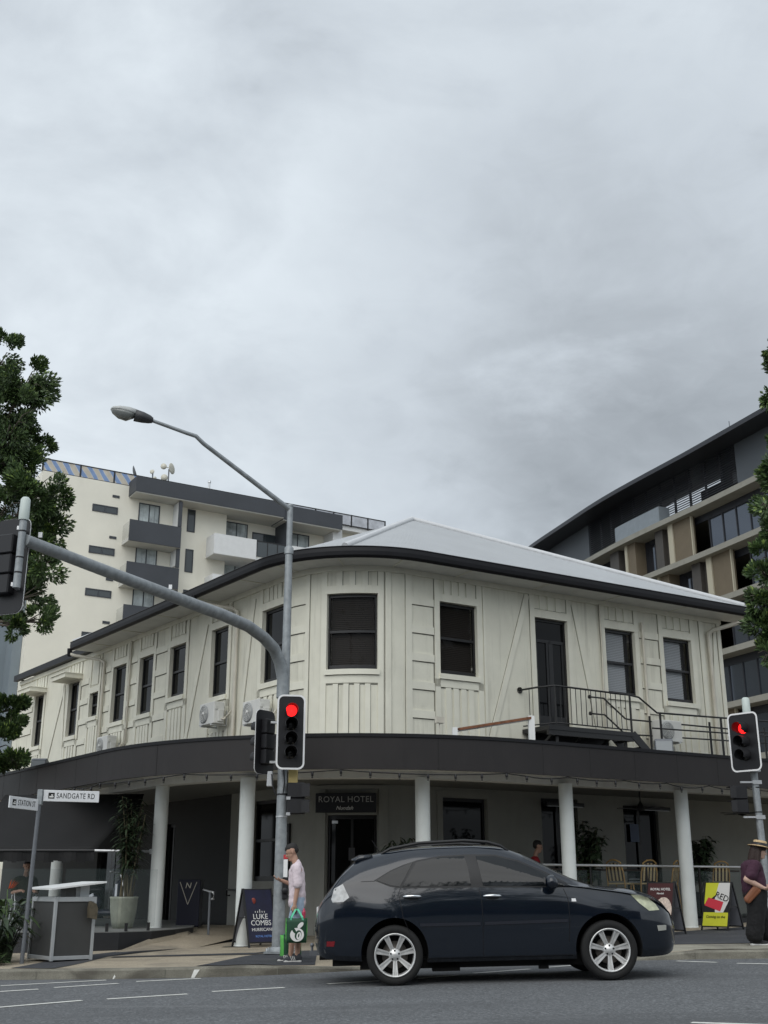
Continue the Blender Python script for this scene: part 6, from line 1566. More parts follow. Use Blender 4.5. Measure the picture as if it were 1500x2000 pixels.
# seated guests in the shade of the verandah
def seated(label, loc, rz, shirt, trousers, seat=.76, skin='skin'):
    t = thing('person', label, 'person', loc, rz); f = Vector((0, -1, 0)); s = seat
    hp, HP_, he = head((0, -.08, s + .76), f, .25)
    bod = hp + [('c', (0, 0, s + .50), .055, (0, -.05, s + .66), .05), ('c', (-.12, 0, s + .46), .08, (.12, 0, s + .46), .08), ('c', (0, 0, s + .42), .11, (0, .03, s + .12), .12), ('c', (-.09, .02, s + .08), .10, (.09, .02, s + .08), .10)]
    for k in (-1, 1):
        bod += [('c', (k * .19, 0, s + .47), .055, (k * .25, -.08, s + .22), .044), ('c', (k * .25, -.08, s + .22), .042, (k * .14, -.31, s + .26), .03),
                ('c', (k * .09, 0, s + .07), .09, (k * .12, -.40, s + .06), .062), ('c', (k * .12, -.40, s + .06), .058, (k * .12, -.38, s - .36), .04), ('c', (k * .12, -.38, s - .38), .04, (k * .12, -.52, s - .40), .035)]
        bod += hand((k * .135, -.325, s + .262), (-k * .2, -1, 0), (0, 0, -1), .4, side=-k)
    b = rem('body', bod, M[skin], t, .009, 4); eyes_of(b, he)
    rem('hair', [('c', HP_(-.035, 0, .055), .09, HP_(0, 0, .062), .084), ('e', HP_(-.03, 0, .02), (.084, .084, .075))], M['hair'], t, .010, 3)
    rem('shirt', [('c', (-.13, 0, s + .47), .095, (.13, 0, s + .47), .095), ('c', (-.04, 0, s + .42), .125, (-.05, .03, s + .12), .135), ('c', (.04, 0, s + .42), .125, (.05, .03, s + .12), .135)] + [('c', (k * .19, 0, s + .47), .072, (k * .24, -.06, s + .27), .068) for k in (-1, 1)], shirt, t, .011, 5)
    rem('trousers', [('c', (-.08, .02, s + .08), .12, (.08, .02, s + .08), .12)] + [('c', (k * .09, 0, s + .07), .10, (k * .12, -.40, s + .06), .075) for k in (-1, 1)] + [('c', (k * .12, -.40, s + .06), .075, (k * .12, -.38, s - .34), .065) for k in (-1, 1)], trousers, t, .011, 4)
    return t
p = P(4.35, 1.55, FLOOR)
seated('person in a red shirt sitting at a high table above the car roof', (p.x, p.y, FLOOR), RZR + 1.0, mat('red_cotton', (.30, .014, .02), .85), M['denim'])
so = copy_tree(st); so.location = (p.x, p.y, FLOOR); so.rotation_euler = (0, 0, RZR + 1.0); so['label'] = 'cane bar stool under the person in red'
seated('person in dark clothes sitting in the shade under the black fabric blind', (-7.75, 25.6, .404), .5, mat('olive_cotton', (.035, .035, .02), .85), mat('black_cloth', (.01, .01, .012), .9), .46)
t = thing('cafe_chair', 'pale metal cafe chair under the seated person by the bird of paradise', 'chair', (-7.75, 25.6, .404), .5)
mb = MB()
for sx in (-1, 1):
    mb.tube([(sx * .22, -.2, 0), (sx * .2, -.18, .45)], .014, 8); mb.tube([(sx * .22, .24, 0), (sx * .2, .2, .45), (sx * .19, .26, .85)], .014, 8); mb.tube([(sx * .22, .23, .66), (sx * .23, -.16, .66), (sx * .2, -.18, .45)], .012, 8)
mb.tube([(-.19, .26, .85), (.19, .26, .85)], .014, 8); mb.build('frame', M['alu'], t, False)
mb = MB(); mb.box((0, 0, .45), (.42, .42, .03)); mb.build('seat', M['alu'], t, False, .008); mb = MB(); mb.box((0, .245, .72), (.38, .015, .16)); mb.build('backrest', M['alu'], t, False)
# ---------------------------------------------------------------- trees and planting
M['leaf_a'] = mat('fig_leaf', (.085, .135, .045), .42, var=.45, vscale=2.5, spec=.5)
M['leaf_b'] = mat('fig_leaf_deep', (.042, .074, .027), .45, var=.4, vscale=2.5, spec=.45)
M['leaf_c'] = mat('fig_leaf_new', (.24, .33, .08), .42, var=.3, vscale=2.5)
M['bark'] = mat('grey_bark', (.10, .085, .068), .9, var=.35, vscale=8, bump=.8, bscale=25)
def tree(name, label, base, clumps, trunk_top, nleaf, lsize, seed, group=None, cat='tree', rt=.16, twig=6):
    """clumps: (x, y, z, r) in world; each is a shell of leaf sprays; trunk and limbs lead to them"""
    random.seed(seed); t = thing(name, label, cat, base, group=group); base = Vector(base); tt = Vector(trunk_top)
    tk = MB(); mid = base.lerp(tt, .5) + Vector((random.uniform(-.15, .15), random.uniform(-.15, .15), 0))
    tk.tube([base - UP * .1, base + UP * .25, mid, tt], [rt * 1.5, rt * 1.1, rt * .85, rt * .65], 12)
    for c in clumps:
        q = Vector(c[:3]); d = q - tt; s0 = tt - UP * random.uniform(0, 1.2) * (1 if d.z > -1 else .3); k = s0.lerp(q, .5) + Vector((0, 0, .12 * d.length)); rr = rt * .28 + .012
        tk.tube([s0, k, q], [rr, rr * .6, rr * .25], 7)
        for _ in range(twig):
            e = q + Vector((random.gauss(0, 1), random.gauss(0, 1), random.gauss(0, .8))).normalized() * c[3] * .85; tk.tube([k.lerp(q, .7), q.lerp(e, .5) + UP * .05, e], [.02, .012, .005], 5)
    tk.build('trunk', M['bark'], t)
    lf = MB(); tot = sum(c[3] ** 2 for c in clumps)
    for c in clumps:
        n = int(nleaf * c[3] ** 2 / tot); q = Vector(c[:3]); sub = []
        for _ in range(max(5, int(16 * c[3]))):
            d = Vector((random.gauss(0, 1), random.gauss(0, 1), random.gauss(0, 1))).normalized(); sub.append((q + d * c[3] * random.uniform(.45, 1.0), d, random.uniform(.16, .34) * (c[3] ** .5)))
        for i in range(n):
            p0, d0, r0 = random.choice(sub); dd = Vector((random.gauss(0, 1), random.gauss(0, 1), random.gauss(0, 1))).normalized()
            p = p0 + dd * r0 * random.random() ** .5; out = (dd * .6 + d0 * .7 + UP * random.uniform(-.3, .7)).normalized()
            L = lsize * random.uniform(.65, 1.3); sd = out.cross(Vector((random.gauss(0, 1), random.gauss(0, 1), random.gauss(0, 1)))).normalized() * L * .24; up = sd.cross(out).normalized() * L * .10
            tip = random.random(); lf.mi = 2 if (tip > .90 and dd.dot(d0 + UP) > .3) else (1 if tip < .42 else 0)
            m_ = p + out * L * .5
            lf.add([p, m_ + sd - up, p + out * L, m_ - sd - up, m_ + up * .3], [(0, 1, 4), (1, 2, 4), (2, 3, 4), (3, 0, 4)])
    lf.build('crown', [M['leaf_a'], M['leaf_b'], M['leaf_c']], t, fix=False)
    return t
def px3(x, y, Y):
    """a point of the scene at distance Y, from its direction as surveyed on the photograph"""
    u, v = (x - 750) / 2200, (1000 - y) / 2200; p = rad(18.357); cy, cz = math.cos(p) - v * math.sin(p), math.sin(p) + v * math.cos(p)
    return Vector((u * Y / cy, Y, 1.22 + cz * Y / cy))
random.seed(11)
cl = []
for x, y, r, Y in [(-5, 690, .70, 26), (45, 740, .85, 25.6), (-60, 760, 1.1, 26.3), (20, 830, .9, 25.2), (60, 810, .55, 26.2), (-50, 890, 1.1, 26), (40, 900, .75, 26), (70, 960, .75, 25.4), (110, 960, .45, 25.8), (10, 990, .8, 25), (90, 1030, .6, 26), (35, 1080, .8, 25.7), (85, 1105, .5, 25.4), (-40, 1070, 1.0, 26), (60, 1170, .55, 25.6), (10, 1180, .5, 26.2), (80, 1215, .35, 25.7), (30, 1225, .32, 25.4), (20, 1130, .7, 26.4), (55, 1130, .45, 26.2), (45, 1000, .6, 26.8), (65, 870, .5, 26.6), (75, 770, .4, 26), (-50, 1190, .9, 26.3), (-120, 850, 1.5, 26.5), (-130, 1020, 1.5, 26.2), (-190, 930, 1.5, 26.4), (-80, 690, .9, 26.6), (-140, 740, 1.1, 26.5), (-20, 780, .9, 27)]:
    p = px3(x, y, Y); cl.append((p.x, p.y, p.z, r))
tree('fig_tree', 'tall dark fig tree behind the mast arm at the left', (-10.4, 25.8, foot_z(-10.4, 25.8)), cl, (-10.5, 26.0, 7.2), 115000, .110, 21, 'street trees', rt=.22)
cl = []
for x, y, r, Y in [(15, 1385, .42, 28), (-20, 1400, .6, 28), (25, 1420, .34, 27.7), (-5, 1455, .5, 27.7), (28, 1485, .28, 27.5), (-45, 1450, .8, 28.2), (-70, 1390, .8, 28.4), (10, 1490, .36, 27.7)]:
    p = px3(x, y, Y); cl.append((p.x, p.y, p.z, r))
tree('fig_tree', 'smaller leafy tree just above the awning at the left edge', (-11.4, 27.8, foot_z(-11.4, 27.8)), cl, (-11.2, 27.9, 4.1), 28000, .115, 22, 'street trees', rt=.11)
cl = []
for x, y, r, Y in [(1512, 682, .30, 23.5), (1525, 712, .30, 23.6), (1508, 775, .20, 23.4), (1530, 790, .30, 23.6), (1507, 862, .12, 23.4), (1506, 905, .22, 23.4), (1530, 930, .45, 23.5), (1497, 985, .2, 23.3), (1525, 990, .5, 23.6), (1508, 1040, .33, 23.4), (1502, 1090, .35, 23.3), (1488, 1120, .25, 23.3), (1540, 1110, .6, 23.9), (1484, 1170, .28, 23.2), (1510, 1180, .45, 23.4), (1492, 1220, .30, 23.3), (1515, 1245, .45, 23.5), (1503, 1275, .28, 23.3), (1590, 1200, .9, 24), (1640, 1010, 1.1, 24.2), (1680, 880, 1.1, 24.3), (1640, 740, .8, 24.2), (1660, 1130, 1.1, 24.5)]:
    p = px3(x, y, Y); cl.append((p.x, p.y, p.z, r))
tree('fig_tree', 'bright leafed fig tree at the right edge before the office building', (10.0, 24.2, foot_z(10.0, 24.2)), cl, (9.9, 24.3, 6.2), 60000, .115, 23, 'street trees', rt=.16)

# bird of paradise bed at the left
random.seed(31)
t = thing('bird_of_paradise', 'bird of paradise plant with an orange flower beside the street sign', 'plant', (-6.45, 19.85, foot_z(-6.45, 19.85)))
lf, st_ = MB(), MB(); bz = foot_z(-6.45, 19.85)
for k in range(120):
    a = random.uniform(0, 6.28); r = random.uniform(.02, .35); b0 = Vector((-6.45 + r * math.cos(a), 19.85 + r * math.sin(a) * .8, bz)); o = Vector((math.cos(a), math.sin(a), 0)); h = random.uniform(.2, 1.0)
    k1 = b0 + o * h * .30 + UP * h; st_.tube([b0, b0.lerp(k1, .5) - o * .03, k1], [.012, .010, .007], 6)
    lf.mi = 1 if random.random() < .35 else 0
    leaf(lf, k1, o * random.uniform(.4, 1.1) + UP * random.uniform(.2, .9), random.uniform(.32, .55), .062, .7, 5)
st_.build('stem', M['leaf_dark'], t); lf.build('foliage', [M['leaf_mid'], M['leaf_dark']], t)
m = MB(); fp = px3(22, 1736, 19.8)
m.tube([(-6.4, 19.8, bz), (fp.x - .03, 19.8, bz + .7), (fp.x - .06, 19.8, fp.z)], .009, 6); fl_ = m.build('flower_stem', M['leaf_a'], t)
m = MB()
for k in range(6): leaf(m, (fp.x - .04 + .012 * k, 19.8, fp.z), (.2 + .13 * k, .1 * (k % 2) - .05, 1), .17, .018, .1, 3)
leaf(m, (fp.x - .06, 19.8, fp.z), (1, 0, .35), .2, .02, .1, 3)
m.build('flower', mat('orange_petal', (.75, .17, .03), .5), fl_)
lab = ['low strappy green plant at the kerb in the bottom left corner', 'low bushy plant behind the street sign at the left edge']
for i, (x, y, n) in enumerate([(-6.35, 19.1, 140), (-6.9, 20.9, 120)]):
    t = thing('strappy_plant', lab[i], 'plant', (x, y, foot_z(x, y))); m = MB()
    for k in range(n):
        a = random.uniform(0, 6.28); r = random.uniform(0, .3); m.mi = random.randint(0, 1); leaf(m, (x + r * math.cos(a), y + r * math.sin(a), foot_z(x, y)), (math.cos(a) * .7, math.sin(a) * .7, random.uniform(.5, 1.3)), random.uniform(.25, .55), .022, .5, 4)
    m.build('foliage', [M['leaf_mid'], M['leaf_dark']], t)
# ---------------------------------------------------------------- apartment block behind the hotel
M['apt'] = mat('apartment_cream', (.75, .725, .63), .8, var=.05, vscale=.4, grime=.2, gcol=(.36, .34, .27), gscale=(.3, .3, .12))
M['aptgrey'] = mat('apartment_charcoal', (.048, .053, .062), .6, var=.12, vscale=.5)
M['aptwhite'] = mat('apartment_white', (.66, .67, .67), .7, var=.04)
M['aptsoffit'] = mat('balcony_soffit', (.50, .50, .47), .7)
M['aptblue'] = mat('apartment_blue_grey', (.19, .225, .25), .7, var=.1, vscale=.4)
M['curtain'] = mat('curtained_glass', (.36, .40, .40), .12, var=.55, vscale=.9, spec=.6, grime=.8, gcol=(.05, .055, .06), gscale=(2.5, 2.5, .15))
M['farglass'] = mat('apartment_glass', (.045, .055, .06), .06, spec=.7)
AB = Vector((-16.379, 76, 0))
def Q(s, o, z): p = AB + dR * s + nR * o; return Vector((p.x, p.y, z))
apt = thing('apartment_building', 'cream apartment block with charcoal and white balconies behind the hotel', 'apartment block', (AB.x, AB.y, 0))
def abox(mb, s0, s1, o0, o1, z0, z1): mb.box(Q((s0 + s1) / 2, (o0 + o1) / 2, (z0 + z1) / 2), (s1 - s0, o1 - o0, z1 - z0), (dR, nR, UP))
def part(name, m, lst, parent=None, **k):
    mb = MB()
    for a in lst: abox(mb, *a)
    return mb.build(name, m, parent or apt, **k)
# plane s 8 .. 19: set back bays with recessed loggias
wl_ = MB(); fl_z = [26.0 - 3 * k for k in range(9)]
abox(wl_, -8.0, 5.6, -16, 0, -1, 28.05); abox(wl_, 5.6, 19.2, -16, -.9, -1, 28.05); wl_.build('wall', M['apt'], apt)
part('side_wall', M['aptblue'], [(-8.6, -8.02, -15, -.8, -1, 27.6), (-14, -8.6, -14, -2.5, -1, 22)])
# roof band and overhang
part('roof_band', M['aptgrey'], [(-1.9, 9.6, -2, 1.5, 27.25, 28.35), (9.6, 14.7, -2, 1.2, 27.2, 28.35)])
part('band_soffit', M['aptsoffit'], [(-1.85, 9.55, -1.9, 1.45, 27.18, 27.249), (9.65, 14.65, -1.9, 1.15, 27.12, 27.199)])
part('roof_slab', M['aptwhite'], [(14.7, 19.2, -2, -.2, 27.7, 28.1), (14.2, 15.0, -2, .6, 26.3, 27.65)])
# roof fence with printed mesh
M['palemesh'] = mat('pale_mesh', (.46, .48, .52), .7, var=.3, vscale=1.2)
mm = mat('printed_mesh', (.6, .6, .55), .7)
N, L = mm.node_tree.nodes, mm.node_tree.links; tc = [n for n in N if n.type == 'TEX_COORD'][0]
wv = N.new('ShaderNodeTexWave'); wv.inputs['Scale'].default_value = .55; wv.bands_direction = 'DIAGONAL'; wv.inputs['Distortion'].default_value = 1.5; L.new(tc.outputs['Object'], wv.inputs[0])
cr = N.new('ShaderNodeValToRGB'); e = cr.color_ramp.elements; e[0].position = .3; e[0].color = (.24, .35, .58, 1); e[1].position = .62; e[1].color = (.60, .55, .46, 1); k_ = e.new(.46); k_.color = (.62, .65, .68, 1); cr.color_ramp.interpolation = 'LINEAR'
L.new(wv.outputs['Fac'], cr.inputs[0])
v2 = N.new('ShaderNodeTexNoise'); v2.inputs['Scale'].default_value = 2.2; L.new(tc.outputs['Object'], v2.inputs[0]); mx = N.new('ShaderNodeMix'); mx.data_type = 'RGBA'; mx.blend_type = 'MULTIPLY'; mx.inputs['Factor'].default_value = .35
L.new(cr.outputs[0], mx.inputs['A']); L.new(v2.outputs['Fac'], mx.inputs['B']); L.new(mx.outputs['Result'], N['Principled BSDF'].inputs['Base Color'])
N['Principled BSDF'].inputs['Emission Strength'].default_value = 0
fence = thing('roof_fence', 'black roof fence with blue and sand printed mesh on top of the apartment block', 'fence', Q(5, 0, 28))
sx_ = [-8, -5.4, -3.0, -1.0, .8, 3.0, 5.0, 7.0, 9.0, 11.0, 13.0, 14.6, 16.2, 17.7, 19.3]
for a, b in zip(sx_, sx_[1:]):
    if a >= 9: part('mesh_panel', M['palemesh'], [(a + .06, b - .06, -.12, -.09, 28.1, 28.92)], fence)
    elif b <= 1: part('mesh_panel', mm, [(a + .06, b - .06, -.12, -.09, 28.1, 28.92)], fence)
    else: part('mesh_panel', M['aptgrey'], [(a + .06, b - .06, -.12, -.09, 28.4, 28.92)], fence)
[part('post', M['blackmetal'], [(a - .05, a + .05, -.16, -.06, 28.02, 29.0)], fence) for a in sx_]; part('rail', M['blackmetal'], [(-8, 19.3, -.15, -.07, 28.93, 29.0), (-8, 19.3, -.15, -.07, 28.06, 28.12)], fence)
# windows
def awin(s0, s1, z0, z1, o=0.0, m='curtain', mull=2, nm='window'):
    f = part(nm, M['aptgrey'], [(s0, s1, o - .12, o + .05, z1 - .07, z1), (s0, s1, o - .12, o + .05, z0, z0 + .07)] + [(s0 + (s1 - s0) * i / mull - .035 * (0 < i < mull) - (0 if i < mull else .07), s0 + (s1 - s0) * i / mull + .035 * (0 < i < mull) + (.07 if i == 0 else 0), o - .12, o + .052, z0 + .07, z1 - .07) for i in range(mull + 1)])
    part('pane', M[m], [(s0 + .05, s1 - .05, o - .1, o + .02, z0 + .05, z1 - .05)], f); return f
for k, z in enumerate(fl_z):
    awin(-4.4, -2.6, z - .22, z + .3, 0, 'farglass', 2); part('vent', M['aptgrey'], [(-3.05, -2.55, -.1, .04, z + 1.0, z + 1.18)])
    awin(-1.1, .45, z - .95, z + .95, 0, 'curtain', 2, 'balcony_door'); awin(2.55, 3.15, z - .6, z + 1.1, 0, 'farglass', 1)
    awin(5.9, 7.7, z - .95, z + 1.0, -.9, 'curtain', 2, 'balcony_door'); awin(8.1, 10.2, z - .95, z + .5, -.9, 'farglass', 2); awin(10.9, 12.9, z - .95, z + .95, -.9, 'curtain', 2, 'balcony_door'); awin(16, 17.5, z - .5, z + .8, -.9, 'farglass', 2)
for k, z in enumerate(fl_z):
    zf = z - 1.0 - .5 + .5
    b = part('balcony', M['aptgrey'], [(-2.15, 1.6, 1.42, 1.5, z - 2.35 + .0, z - .85), (1.52, 1.6, 0, 1.42, z - 2.35, z - .85)]); part('slab', M['aptsoffit'], [(-2.15, 1.6, .02, 1.42, z - 2.38, z - 2.15)], b); part('glass_side', M['clear'], [(-2.15, -2.11, .05, 1.42, z - 2.1, z - .95)], b)
    part('screen_wall', M['aptwhite'], [(1.45, 1.62, .02, 1.15, z - 2.1 + 3 - .85 - .6, z + 1.15)]) if k else part('screen_wall', M['aptwhite'], [(1.45, 1.62, .02, 1.2, z - .84, z + 1.15)])
    part('screen_edge', M['aptgrey'], [(1.40, 1.66, 1.2, 1.32, z - .75, z + 1.1)])
    c = part('balcony', M['aptwhite'], [(4.1, 7.4, 1.42, 1.5, z - 2.35, z - .85), (4.1, 4.18, -.9, 1.42, z - 2.35, z - .85)]); part('slab', M['aptwhite'], [(4.1, 13.6, -.88, 1.42, z - 2.38, z - 2.14)], c); part('glass_front', M['farglass'], [(7.44, 9.9, 1.42, 1.46, z - 2.1, z - .95)], c); part('balustrade', M['blackmetal'], [(7.42, 9.92, 1.41, 1.48, z - .95, z - .88)] + [(s - .03, s + .03, 1.41, 1.48, z - 2.1, z - .9) for s in (7.45, 8.3, 9.1, 9.9)], c)
    part('balcony', M['aptwhite'], [(10.2, 13.6, 1.42, 1.5, z - 2.35, z - .85), (13.52, 13.6, -.9, 1.42, z - 2.35, z - .85)]); part('partition', M['aptgrey'], [(10.0, 10.2, -.9, 1.3, z - 2.1, z + 1.2)])
part('downpipe', M['aptwhite'], [(4.25, 4.37, -.95, -.8, 0, 27.2)])
# aerials and dishes on the roof
def dish(label, s, z, r, tilt, az, m, extra=()):
    t = thing('satellite_dish', label, 'satellite dish', Q(s, -.6, 28.05)); mb = MB(); mb.tube([Q(s, -.6, 28.0), Q(s, -.6, z)], .05, 8); mb.build('mast', M['grey_metal'], t)
    d = (dR * math.sin(az) + nR * math.cos(az)) * math.cos(tilt) + UP * math.sin(tilt); mb = MB(); n = 6
    mb.lathe([(r * i / n, .28 * r * (i / n) ** 2) for i in range(n + 1)] + [(r * .98, .28 * r + .03), (0, .06)], Q(s, -.6, z) + d * .1, 24, d); mb.build('reflector', m, t)
    for (ds, dz, r2, az2) in extra:
        d2 = dR * math.sin(az2) + nR * math.cos(az2); mb = MB(); mb.lathe([(0, -.15), (r2, -.05), (r2, .05), (0, .06)], Q(s + ds, -.5, z + dz), 16, d2); mb.tube([Q(s, -.6, z + dz), Q(s + ds, -.5, z + dz)], .03, 6); mb.build('antenna', m, t)
M['dishgrey'] = mat('dish_grey', (.09, .10, .11), .6); M['dishcream'] = mat('dish_cream', (.55, .53, .45), .6)
dish('dark satellite dish tilted upward at the left of the block roof', -1.6, 29.2, .55, .35, 1.2, M['dishgrey'])
dish('thin mast with small cream antennas on the block roof', -.05, 29.6, .17, .1, -.7, M['dishcream'], ((.15, -.45, .14, .5), (-.2, -.75, .14, -.4)))
dish('cream round dish on the tallest roof mast with smaller drums', 1.15, 30.1, .42, .05, .7, M['dishcream'], ((-.45, .1, .22, -.5), (-.35, -.75, .25, -.3)))
t = thing('roof_vent', 'slim grey vent pipe standing on the block roof', 'vent pipe', Q(4.3, -.5, 28)); mb = MB(); mb.tube([Q(4.3, -.5, 28), Q(4.3, -.5, 29.7)], .08, 8); mb.lathe([(.12, 0), (.12, .15), (0, .2)], Q(4.3, -.5, 29.6), 10); mb.build('pipe', M['alu'], t)

# ---------------------------------------------------------------- curved office building at the right
FP = [(9.5, 133), (13, 118), (15.6, 106), (18.0, 98.3), (20.1, 91.4), (22.8, 84.8), (24.3, 81.4), (26.2, 76.5), (28.5, 70.5), (31, 64), (34, 56.5), (38, 46)]
FD = [Vector((x, y, 0)) for x, y in FP]
for _ in range(3):      # Chaikin corner cutting
    n = [FD[0]]
    for a, b in zip(FD, FD[1:]): n += [a.lerp(b, .25), a.lerp(b, .75)]
    FD = n + [FD[-1]]
FS = [0]
for a, b in zip(FD, FD[1:]): FS.append(FS[-1] + (b - a).length)
S0 = 15.4     # arc length of (13, 118): distances below count from there
def FPt(s, o, z):
    s = min(max(s + S0, 0), FS[-1] - 1e-3); i = max(k for k in range(len(FS) - 1) if FS[k] <= s); u = (s - FS[i]) / (FS[i + 1] - FS[i]); p = FD[i].lerp(FD[i + 1], u)
    d = (FD[i + 1] - FD[i]).normalized(); n = Vector((d.y, -d.x, 0)); n = n if n.x < 0 else -n
    return Vector((p.x + n.x * o, p.y + n.y * o, z))
def fband(mb, s0, s1, o0, o1, z0, z1, step=2.2):
    n = max(1, int((s1 - s0) / step)); ss = [s0 + (s1 - s0) * i / n for i in range(n + 1)]
    for a, b in zip(ss, ss[1:]): mb.hexa([FPt(a, o0, z0), FPt(b, o0, z0), FPt(b, o1, z0), FPt(a, o1, z0), FPt(a, o0, z1), FPt(b, o0, z1), FPt(b, o1, z1), FPt(a, o1, z1)])
off = thing('office_building', 'dark curved office building with concrete slab edges at the right', 'office building', (24, 82, 0))
def op(name, m, lst, parent=None, step=2.2):
    for a in lst: mb = MB(); fband(mb, *a, step); o = mb.build(name, m, parent or off)
    return o
M['slab'] = mat('slab_concrete', (.25, .243, .21), .8, var=.08, vscale=.6, grime=.5, gcol=(.16, .15, .12), gscale=(.8, .8, .8))
M['offdark'] = mat('office_dark', (.020, .022, .028), .45, var=.1)
M['offgrey'] = mat('office_grey_panel', (.070, .080, .092), .55, var=.08, vscale=.3)
M['officeglass'] = mat('office_glass', (.10, .115, .14), .04, metal=.75, spec=.8)
M['offglassdark'] = mat('office_glass_dark', (.018, .020, .026), .05, spec=.7)
M['tan'] = mat('tan_panel', (.135, .108, .072), .7, var=.08, vscale=1.5); M['tanpale'] = mat('pale_tan_edge', (.40, .37, .285), .7)
M['umber'] = mat('umber_panel', (.060, .054, .048), .6, var=.1)
lev = [28.7 - 3.8 * k for k in range(8)]
for z in lev[:-1]: op('floor_slab', M['slab'], [(-15, 68, -8, .75, z - .42, z)])
mr_ = op('roof', M['offdark'], [(-15, 68, -4.2, 1.75, 32.35, 32.52), (-15, 68, 1.4, 1.8, 32.25, 32.60)])
# glazing, mullions and coloured fins for each storey
for li in range(len(lev) - 1):
    zt0, zb0 = lev[li] - .42, lev[li + 1]; sh = [0, 4.2, 1.5, -2.5, 3, 0, 2][li]
    op('glazing', M['offglassdark'], [(-15, 36.0 + sh, -1.0, -.9, zb0, zt0)])
    g = op('curtain_glazing', M['officeglass'], [(38.4 + sh, 67, -.62, -.55, zb0 + .25, zt0 - .55)], step=1.55)
    op('mullion', M['offdark'], [(s - .05, s + .05, -.6, -.48, zb0 + .1, zt0 - .4) for s in [38.4 + sh + 1.55 * k for k in range(20)] if s < 67], g)
    op('spandrel', M['offdark'], [(36 + sh, 67, -.64, -.5, zt0 - .55, zt0), (36 + sh, 67, -.64, -.5, zb0, zb0 + .25)])
    op('tan_fin', M['tan'], [(28.5 + sh, 29.6 + sh, -.9, .1, zb0, zt0), (34.9 + sh, 37.0 + sh, -.25, .15, zb0, zt0), (20 + sh, 21 + sh, -.9, .1, zb0, zt0), (12 + sh, 13 + sh, -.9, .1, zb0, zt0)], step=1)
    op('pale_fin', M['tanpale'], [(28.15 + sh, 28.48 + sh, -.9, .2, zb0, zt0), (34.3 + sh, 34.88 + sh, -.9, .25, zb0, zt0), (37.01 + sh, 37.12 + sh, -.02, .18, zb0, zt0)], step=1)
    op('umber_fin', M['umber'], [(32.4 + sh, 33.4 + sh, -.9, .1, zb0, zt0), (25.6 + sh, 27 + sh, -.9, .1, zb0, zt0), (33.41 + sh, 34.29 + sh, -.9, -.3, zb0, zt0), (17 + sh, 18.4 + sh, -.9, .1, zb0, zt0)], step=1)
    w = op('window', M['officeglass'], [(30.8 + sh, 32.2 + sh, -.84, -.8, zb0 + .15, zt0 - .6)], step=1); op('mullion', M['offdark'], [(31.1 + sh, 31.2 + sh, -.8, -.74, zb0 + .1, zt0 - .6)], w, 1)
# plant level: louvres in front of a set-back dark plant room, solid grey panels at both ends
op('end_panel', M['offgrey'], [(-15, 21.2, -.5, -.3, 28.7, 32.34), (42.3, 68, -.5, -.3, 28.7, 32.34)])
lm = MB(); z = 28.85
while z < 32.4: fband(lm, 21.3, 42.2, -.40, -.32, z, z + .05); z += .19
lv = lm.build('louvre', M['offdark'], off); op('post', M['offdark'], [(s - .06, s + .06, -.6, -.43, 28.7, 32.34) for s in [21.3 + 1.9 * k for k in range(12)]], lv)
op('plant_room', M['offdark'], [(-15, 24, -4.2, -3.6, 28.7, 32.34), (24, 34, -4.2, -3.6, 28.7, 30.3), (34, 36.6, -4.2, -3.6, 28.7, 31.7), (36.6, 37.9, -4.2, -3.6, 28.7, 32.34), (42.6, 66, -4.2, -3.6, 28.7, 32.34), (37.9, 42.6, -4.2, -3.6, 28.7, 29.6), (37.9, 42.6, -3.4, -3.2, 30.5, 30.9), (24, 34.5, -2.4, -2.2, 31.75, 32.34)])
op('terrace_box', mat('zinc_parapet', (.20, .23, .255), .5, var=.08), [(27.7, 34.0, .55, .72, 28.702, 29.95), (33.9, 34.0, -.3, .54, 28.702, 29.95)], step=1)
core = MB(); fband(core, -15, 68, -14, -8.2, -1, 28.6, 6); core.build('core', M['offdark'], off)
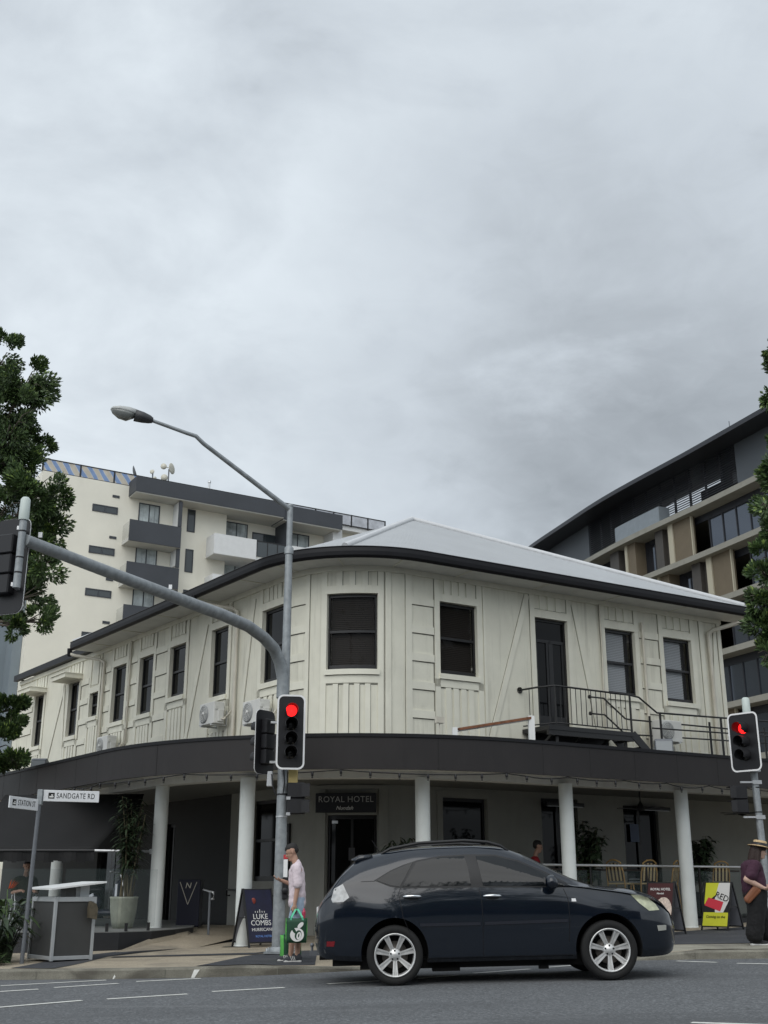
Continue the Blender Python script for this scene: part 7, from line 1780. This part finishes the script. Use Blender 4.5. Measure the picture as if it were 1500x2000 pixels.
t = thing('roof_aerial', 'thin aerial rod on the office roof edge', 'aerial', FPt(40, -2, 32.7)); mb = MB(); mb.tube([FPt(40, -2, 32.7), FPt(40, -2, 35.4)], .035, 6); mb.build('rod', M['grey_metal'], t)


# ---------------------------------------------------------------- unseen blocks and trees added behind the viewer for shade and reflections
M['brick'] = mat('added_dull_brick', (.09, .06, .05), .85, var=.2, vscale=1.5); M['added_shopdark'] = mat('added_shop_front', (.03, .03, .032), .4)
sides = [('unseen brown brick shop row added behind the viewer to shade the street', -30, 2, -24, 9), ('taller unseen brown brick block added behind the viewer on the right for shade', 3, 34, -25, 12)]
for lab_, x0, x1, y, h in sides:
    t = thing('added_shop_row', lab_, 'building', ((x0 + x1) / 2, y, 0)); m = MB(); m.box(((x0 + x1) / 2, y - 6, h / 2), (x1 - x0, 12, h)); m.build('wall', M['brick'], t)
    m = MB(); m.box(((x0 + x1) / 2, y + 1.4, 3.2), (x1 - x0, 2.8, .35)); m.build('added_awning', M['added_shopdark'], t)
    x = x0 + 1.5
    while x < x1 - 2: m = MB(); m.box((x + .8, y + .02, h - 2), (1.3, .06, 1.6)); m.build('window', M['glass'], t); x += 3.4  # windows of the added unseen shop rows
    m = MB(); m.box(((x0 + x1) / 2, y + .03, 1.4), (x1 - x0 - 1, .08, 2.4)); m.build('added_shopfront', M['added_shopdark'], t)
for i, (x, y, hh, lab_) in enumerate([(-9, -9, 10.5, 'unseen fig tree added behind the viewer for shade and reflections, to the left'), (1.5, -7, 11.0, 'unseen fig tree added behind the viewer for shade and reflections, straight behind'), (12, -9.5, 11, 'unseen fig tree added behind the viewer for shade and reflections, to the right')]):  # added trees, out of view, to darken reflections and the street
    random.seed(50 + i); cl = [(x + random.uniform(-2.6, 2.6), y + random.uniform(-2, 2), random.uniform(4.6, hh), random.uniform(1.2, 1.8)) for _ in range(18)]
    tree('fig_tree', lab_, (x, y, 0), cl, (x, y, 3.2), 3200, .40, 60 + i, 'street trees', rt=.2, twig=1)  # unseen trees added for shade and reflections
